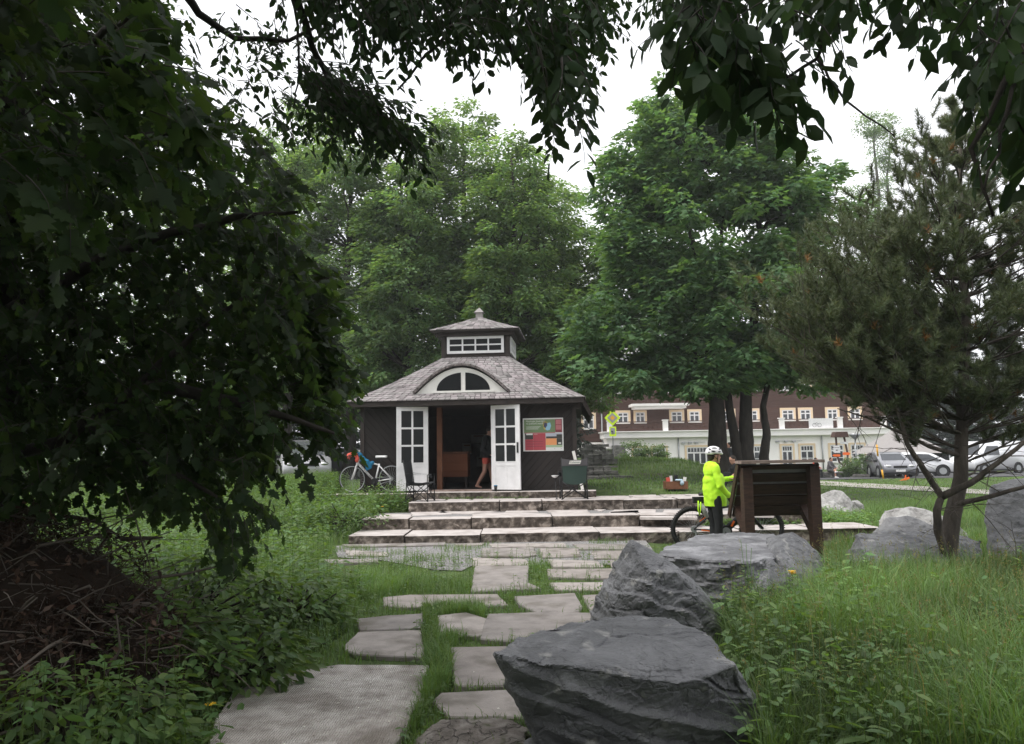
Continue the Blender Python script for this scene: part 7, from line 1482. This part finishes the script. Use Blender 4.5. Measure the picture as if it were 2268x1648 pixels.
# unseen crown sprays added for shade beyond the picture: above, left and behind the camera
r_ = np.random.RandomState(8); n = 900; st = np.stack([r_.uniform(-7, -2.2, n), r_.uniform(-4, 4, n), r_.uniform(.6, 7, n)], 1); mk = (st[:, 0] / np.maximum(st[:, 1], .1) < -.95) | (st[:, 1] < .3); st = st[mk]; n = len(st); parts_.append(sprays(st, nrm(r_.normal(size=(n, 3))), RS.uniform(.4, .7, n), 9, .22, T_MS, tw, .6))
n = 1500; st = np.stack([r_.uniform(-7, -.6, n), r_.uniform(.5, 7.5, n), r_.uniform(2.5, 8, n)], 1); st = st[(st[:, 2] - 1.6) > .80 * st[:, 1] + .9]; n = len(st); parts_.append(sprays(st, nrm(r_.normal(size=(n, 3))), RS.uniform(.4, .7, n), 9, .2, T_MS, tw, .4))
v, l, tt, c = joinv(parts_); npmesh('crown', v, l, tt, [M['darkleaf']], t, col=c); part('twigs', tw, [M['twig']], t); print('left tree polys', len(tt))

# overhanging plum-like tree: its trunk stands left behind the camera
ob = (-1.9, -1.6, h1(-1.9, -1.6)); t = thing('overhanging_tree', 'tree whose leafy branches hang into the top middle of the picture', 'tree', ob); mb = MB(); tw = MB()
mb.tube([Vector(ob) - Vector((0, 0, .1)), Vector((-1.9, -1.5, 2)), Vector((-1.6, -1, 3.6)), Vector((-1, .5, 4.6)), WL(300, -500, 3.2)], [.16, .14, .12, .09, .06], 10)
def arm(pp, r0, r1, seed):
    P_ = [WL(*p) for p in pp]; o_ = []
    for i in range(len(P_) - 1): o_ += wob(P_[i], P_[i + 1], 4, .07, seed + i)[(1 if i else 0):]
    mb.tube(o_, [r0 + (r1 - r0) * i / (len(o_) - 1) for i in range(len(o_))], 6); return o_
arm([(300, -500, 3.2), (380, -60, 3.8), (440, 30, 4), (520, 85, 4.1), (640, 90, 4.2), (720, 50, 4.3)], .03, .007, 1); arm([(300, -500, 3.2), (620, -120, 3.8), (690, 100, 4.2), (740, 200, 4.3), (830, 290, 4.4), (900, 380, 4.6)], .028, .005, 2)
arm([(620, -120, 3.8), (660, 60, 4), (662, 170, 4), (650, 240, 4)], .010, .003, 3); arm([(300, -500, 3.2), (900, -200, 3.6), (1100, 60, 3.8), (1180, 180, 3.9), (1220, 280, 4)], .03, .006, 4); arm([(900, -200, 3.6), (1000, 60, 3.8), (880, 200, 4)], .015, .005, 5)
polyA = [(640, -250), (1340, -250), (1335, -70), (1325, 30), (1280, 80), (1200, 110), (1120, 60), (1060, 40), (1000, 70), (940, 40), (880, 20), (820, 60), (740, 30), (660, -20), (620, -80), (580, -165)]
gA = lambda a, b_, c_: noise.noise(Vector((a * .012, b_ * .012, 8.0))) > -.36
st = frustum_pts(760, polyA, 3.2, 4.8, 11, gA); n = len(st); dr = np.stack([RS.uniform(-.3, .8, n), RS.uniform(-.4, .4, n), RS.uniform(-1, .0, n)], 1); P1 = sprays(st, dr, RS.uniform(.18, .34, n), 10, .07, T_OV, tw, .7)
polyB = [(640, 100), (760, 150), (880, 240), (900, 290), (860, 310), (800, 280), (720, 240), (650, 180)]
st = frustum_pts(170, polyB, 3.8, 4.8, 12); n = len(st); dr = np.stack([RS.uniform(.2, .9, n), RS.uniform(-.4, .4, n), RS.uniform(-.8, .1, n)], 1); P2_ = sprays(st, dr, RS.uniform(.2, .35, n), 8, .075, T_OV, tw, .6)
polyE = [(440, 150), (560, 130), (700, 190), (800, 280), (760, 330), (640, 300), (520, 250)]; st = frustum_pts(46, polyE, 4.2, 5.2, 17); n = len(st); dr = np.stack([RS.uniform(-.3, .9, n), RS.uniform(-.4, .4, n), RS.uniform(-.6, .3, n)], 1); P6_ = sprays(st, dr, RS.uniform(.2, .35, n), 8, .07, T_OV, tw, .5)
polyC = [(430, 10), (600, 0), (720, 60), (640, 120), (560, 130), (480, 90)]; st = frustum_pts(24, polyC, 3.8, 4.4, 13); n = len(st); dr = np.stack([RS.uniform(-.5, .9, n), RS.uniform(-.4, .4, n), RS.uniform(-.8, .1, n)], 1); P3_ = sprays(st, dr, RS.uniform(.15, .3, n), 8, .06, T_OV, tw, .5)
polyD = [(1150, 35), (1260, 35), (1290, 145), (1260, 245), (1215, 215), (1170, 155)]; st = frustum_pts(40, polyD, 3.0, 3.6, 14); n = len(st); dr = np.stack([RS.uniform(-.1, .6, n), RS.uniform(-.4, .4, n), RS.uniform(-1.2, -.4, n)], 1); P4_ = sprays(st, dr, RS.uniform(.2, .35, n), 9, .08, T_OV, tw, .6)
r_ = np.random.RandomState(9); n = 2300; st = np.stack([r_.uniform(-6, 7, n), r_.uniform(-6, -1.3, n), r_.uniform(.4, 7.5, n)], 1); mk = (np.abs(st[:, 0]) + np.abs(st[:, 1]) > 1.6); st = st[mk]; n = len(st)  # unseen leaf wall behind the camera, added to shade the foreground
P5_ = sprays(st, nrm(r_.normal(size=(n, 3)) * np.array([1, 1, .4])), RS.uniform(.4, .7, n), 9, .2, T_OV2, tw, .6)
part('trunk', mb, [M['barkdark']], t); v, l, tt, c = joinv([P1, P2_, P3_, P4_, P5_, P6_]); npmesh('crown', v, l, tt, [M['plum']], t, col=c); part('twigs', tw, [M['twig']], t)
# second one on the right, nearer, with larger leaves
ob = (2.3, -.9, h1(2.3, -.9)); t = thing('overhanging_tree', 'near tree with large holed leaves hanging from the top right corner', 'tree', ob); mb = MB(); tw = mb
mb.tube([Vector(ob) - Vector((0, 0, .1)), Vector((2.3, -.8, 1.8)), Vector((2.2, -.3, 3.0)), WL(2500, -500, 2.0)], [.12, .10, .08, .05], 10)
arm([(2500, -500, 2.0), (2300, 50, 2.2), (2150, 330, 2.3), (2200, 480, 2.3)], .016, .004, 11); arm([(2500, -500, 2.0), (1900, -200, 2.4), (1850, 20, 2.6), (1810, 130, 2.7), (1690, 200, 2.8)], .016, .004, 12); arm([(1810, 130, 2.7), (1870, 220, 2.6), (1980, 300, 2.5)], .006, .002, 13); arm([(1900, -200, 2.4), (1520, -60, 3.2), (1560, 140, 3.3), (1690, 250, 3.2), (1800, 310, 3.1)], .012, .003, 14); arm([(2300, 50, 2.2), (2230, 250, 2.1), (2180, 420, 2.1)], .008, .003, 15)
polyR = [(1440, -200), (2500, -200), (2500, 225), (2330, 305), (2250, 305), (2190, 205), (2110, -15), (2000, 15), (1960, -35), (1880, -65), (1850, 15), (1800, 45), (1720, 15), (1640, -15), (1560, -15), (1500, -75), (1430, -95)]
st = frustum_pts(340, polyR, 2.2, 3.4, 21, lambda a, b_, c_: noise.noise(Vector((a * .009, b_ * .009, 2.0))) > -.18); n = len(st); dr = np.stack([RS.uniform(-.8, .5, n), RS.uniform(-.4, .4, n), RS.uniform(-1, .0, n)], 1); Q1 = sprays(st, dr, RS.uniform(.15, .3, n), 7, .09, T_OV, tw, .6)
polyS = [(1500, -15), (1560, -25), (1660, 25), (1770, 85), (1800, 145), (1700, 185), (1600, 165), (1520, 115)]
st = frustum_pts(56, polyS, 2.3, 2.9, 22); n = len(st); dr = np.stack([RS.uniform(-.6, .7, n), RS.uniform(-.4, .4, n), RS.uniform(-1, -.2, n)], 1); Q2 = sprays(st, dr, RS.uniform(.12, .24, n), 7, .10, T_OV, tw, .6)
polyT = [(2160, 30), (2268, -10), (2400, 230), (2400, 350), (2268, 310), (2200, 280), (2170, 180)]
st = frustum_pts(40, polyT, 2.0, 2.7, 23); n = len(st); dr = np.stack([RS.uniform(-.6, .5, n), RS.uniform(-.4, .4, n), RS.uniform(-1, -.2, n)], 1); Q3 = sprays(st, dr, RS.uniform(.12, .25, n), 7, .095, T_OV, tw, .6)
polyU = [(1400, -160), (1560, -160), (1560, 0), (1490, 30), (1450, 20), (1420, -40)]
st = frustum_pts(55, polyU, 3.4, 4.4, 24); n = len(st); dr = np.stack([RS.uniform(-.6, .5, n), RS.uniform(-.4, .4, n), RS.uniform(-1, -.1, n)], 1); Q4 = sprays(st, dr, RS.uniform(.15, .3, n), 8, .075, T_OV, tw, .6)
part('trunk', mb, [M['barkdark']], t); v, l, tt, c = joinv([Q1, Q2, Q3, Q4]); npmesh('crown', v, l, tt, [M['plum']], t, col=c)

for i, (px, py, D, rx, rz, lab) in enumerate([(330, 1330, 5.2, .55, .42, 'dark leafy shrub to the right of the brush pile'), (520, 1330, 5.6, .45, .32, 'medium leafy shrub between the brush pile and the path'), (430, 1190, 7.2, .8, .45, 'bright leafy thicket in the light behind the brush pile'), (150, 1480, 4.2, .6, .3, 'low dark shrub in front of the brush pile'), (640, 1260, 7.5, .5, .3, 'bright weedy bush at the left edge of the path'), (760, 1120, 15.5, .8, .45, 'flowering weedy bush left of the lower steps')]):
    b = G(px, py, .25); b = (b.x, D, h1(b.x, D)) if False else (W(px, py, D).x, D, h1(W(px, py, D).x, D)); tree(lab, b, .015, (b[0], D, b[2] + rz), [(b[0], D, b[2] + rz * .75, rx, rx * .8, rz * .9)], 60, 26, .2, .085, M['weed'], 'twig', T_OV, 'shrub', 'shrub', 'shrubs and thickets left of the path', 140 + i, 30, cvar=.35)
# ------------------------------------------------------------ brush pile, small plants
bp = G(60, 1330); t = thing('brush_pile', 'heap of dead brown branches and dry needles at the lower left', 'brush pile', bp); mb = MB(); mb2 = MB(); rq = random.Random(8)
pc = Vector((-3.25, 5.3, h1(-3.25, 5.3)))
HB = [(0, 0, .15, 1.0, .8, .95), (-.5, .1, .3, .8, .7, 1.0), (.55, -.1, .05, .7, .6, .62), (.1, -.5, .0, .9, .5, .6), (-.9, -.3, .1, .8, .6, .8)]
def hp(r):
    e = HB[r.randrange(5)]; d = Vector((r.gauss(0, 1), r.gauss(0, 1), abs(r.gauss(0, 1)))).normalized(); q_ = Vector((e[0] + d.x * e[3], e[1] + d.y * e[4], e[2] + d.z * e[5])); k_ = 1 + .16 * noise.noise(q_ * 2.5)
    return pc + Vector((q_.x * k_, q_.y * k_, max(0, q_.z * k_))), d
for k in range(1500):
    p, n_ = hp(rq); d = (Vector((rq.uniform(-1, 1), rq.uniform(-1, 1), rq.uniform(-.6, .35))).normalized() + n_ * rq.uniform(-.1, .35)) * rq.uniform(.1, .5); r0 = rq.uniform(.002, .007) if rq.random() < .93 else rq.uniform(.01, .018)
    mb.tube([p - n_ * .03, p + d * .5 + Vector((rq.uniform(-.05, .05), rq.uniform(-.05, .05), rq.uniform(-.03, .05))), p + d], [r0, r0 * .8, r0 * .4], 4, 0, False)
n = 34000; HP = [hp(rq) for _ in range(n)]; P = np.array([tuple(p + n_ * rq.uniform(-.08, .05)) for p, n_ in HP])
v, l, tt, k = leaves(P, rdir(n) * np.array([1, 1, .7]), rdir(n), RS.uniform(.04, .11, n), T_ND); M['dry'] = leaf_mat('dry_needles', (.05, .034, .027), .05, .9, .1); npmesh('dry_needles', v, l, tt, [M['dry']], t, col=colr(n, k, .5, .12, np.clip(1 + .9 * np.array([noise.noise(Vector(tuple(p * 2.2))) for p in P]), .35, 2)))
n = 3600; HP = [hp(rq) for _ in range(n)]; P = np.array([tuple(p + n_ * .02) for p, n_ in HP]); v, l, tt, k = leaves(P, rdir(n), nrm(np.array([tuple(n_) for _, n_ in HP]) + RS.normal(size=(n, 3)) * .6), RS.uniform(.03, .08, n), T_OV2); npmesh('dead_leaves', v, l, tt, [M['dry']], t, col=colr(n, k, .6, .15) * 1.6)
part('dead_twigs', mb, [M['deadtwig']], t)
for e in HB: mb2.ell(pc + Vector(e[:3]), (e[3] * .86, e[4] * .86, e[5] * .86), 16, 10)
part('heap_core', mb2, [M['straw']], t)
def flower(label, p, h, seed, heads=1, col='yellow'):
    p = Vector(p); t = thing('wild_flower', label, 'wild flower', p, 'yellow flowers among the weeds'); mb = MB(); rr = random.Random(seed); tp_ = p + Vector((rr.uniform(-.04, .04), 0, h)); mb.tube([p, p.lerp(tp_, .5) + Vector((.01, 0, 0)), tp_], .004, 5); part('stem', mb, [M['weedstem']], t)
    for k in range(heads):
        mb = MB(); c = tp_ + Vector((rr.uniform(-.02, .02) * (k > 0), 0, .015 * k)); mb.ell(c, (.012, .012, .008), 8, 5)
        for i in range(9): a = 6.28 * i / 9; mb.add([c, c + Vector((math.cos(a - .25) * .03, math.sin(a - .25) * .03, .008)), c + Vector((math.cos(a) * .036, math.sin(a) * .036, .004)), c + Vector((math.cos(a + .25) * .03, math.sin(a + .25) * .03, .008))], [(0, 1, 2, 3)])
        part('flower_head', mb, [M['petalyellow']], t)
    return t
M['weedstem'] = mat('plant_stem', (.08, .14, .04), .7); M['petalyellow'] = mat('yellow_petals', (.75, .45, .02), .6)
for i, (px, py, D, lab) in enumerate([(1748, 1270, 6.9, 'yellow flower in front of the pitted dark boulder'), (938, 1122, 16.5, 'yellow flower by the left end of the upper step'), (453, 1561, 4.9, 'small yellow flower low beside the ribbed slab'), (340, 1540, 4.8, 'small yellow flower deep in the dark lower left growth'), (2225, 1297, 9.0, 'yellow flower in the meadow right of the pine trunk')]):
    if i == 1: px = 850
    g_ = W(px, py, D); z0 = h1(g_.x, D); flower(lab, (g_.x, D, z0), max(.06, g_.z - z0), i, 2 if i == 0 else 1)
for i, (px, py, D, lab) in enumerate([(1652, 1195, 7.6, 'tall thin seeding weed stalk in front of the pale flat-topped boulder'), (1668, 1245, 7.4, 'shorter thin weed stalk beside the tall one before the pale boulder'), (1560, 1490, 4.4, 'nettle shoot rising behind the largest near boulder')]):
    g_ = W(px, py, D); z0 = h1(g_.x, D); t = thing('weed_stalk', lab, 'weed', (g_.x, D, z0)); mb = MB(); tp_ = Vector((g_.x, D, g_.z)); hh_ = g_.z - z0
    for k in range(3 if i < 2 else 1): mb.tube([Vector((g_.x, D, z0)), Vector((g_.x + .02 * (k - 1), D, z0 + hh_ * .5)), tp_ + Vector((.05 * (k - 1), 0, -.04 * k))], .0028, 4)
    part('stem', mb, [M['weedstem']], t); xs_ = np.array([g_.x] * 3); v, l, tt, c = weeds(xs_, np.array([D] * 3) + .01, np.full(3, hh_ * (.6 if i < 2 else 1)), 9, np.full(3, .05 if i < 2 else .09)); npmesh('leaves', v, l, tt, [M['weed']], t, col=c)

# ------------------------------------------------------------ added haze volume: stands in for lens veil, lifts far shadows
hm = bpy.data.materials.new('veil_haze'); hm.use_nodes = True; ht = hm.node_tree; ht.nodes.clear(); pv = ht.nodes.new('ShaderNodeVolumePrincipled'); pv.inputs['Density'].default_value = .0009; pv.inputs['Color'].default_value = (.93, .95, .97, 1); pv.inputs['Anisotropy'].default_value = .3
oo_ = ht.nodes.new('ShaderNodeOutputMaterial'); ht.links.new(pv.outputs[0], oo_.inputs['Volume'])
mb = MB(); mb.box((0, 320, 19), (900, 800, 46)); o = part('haze', mb, [hm]); o['kind'] = 'stuff'
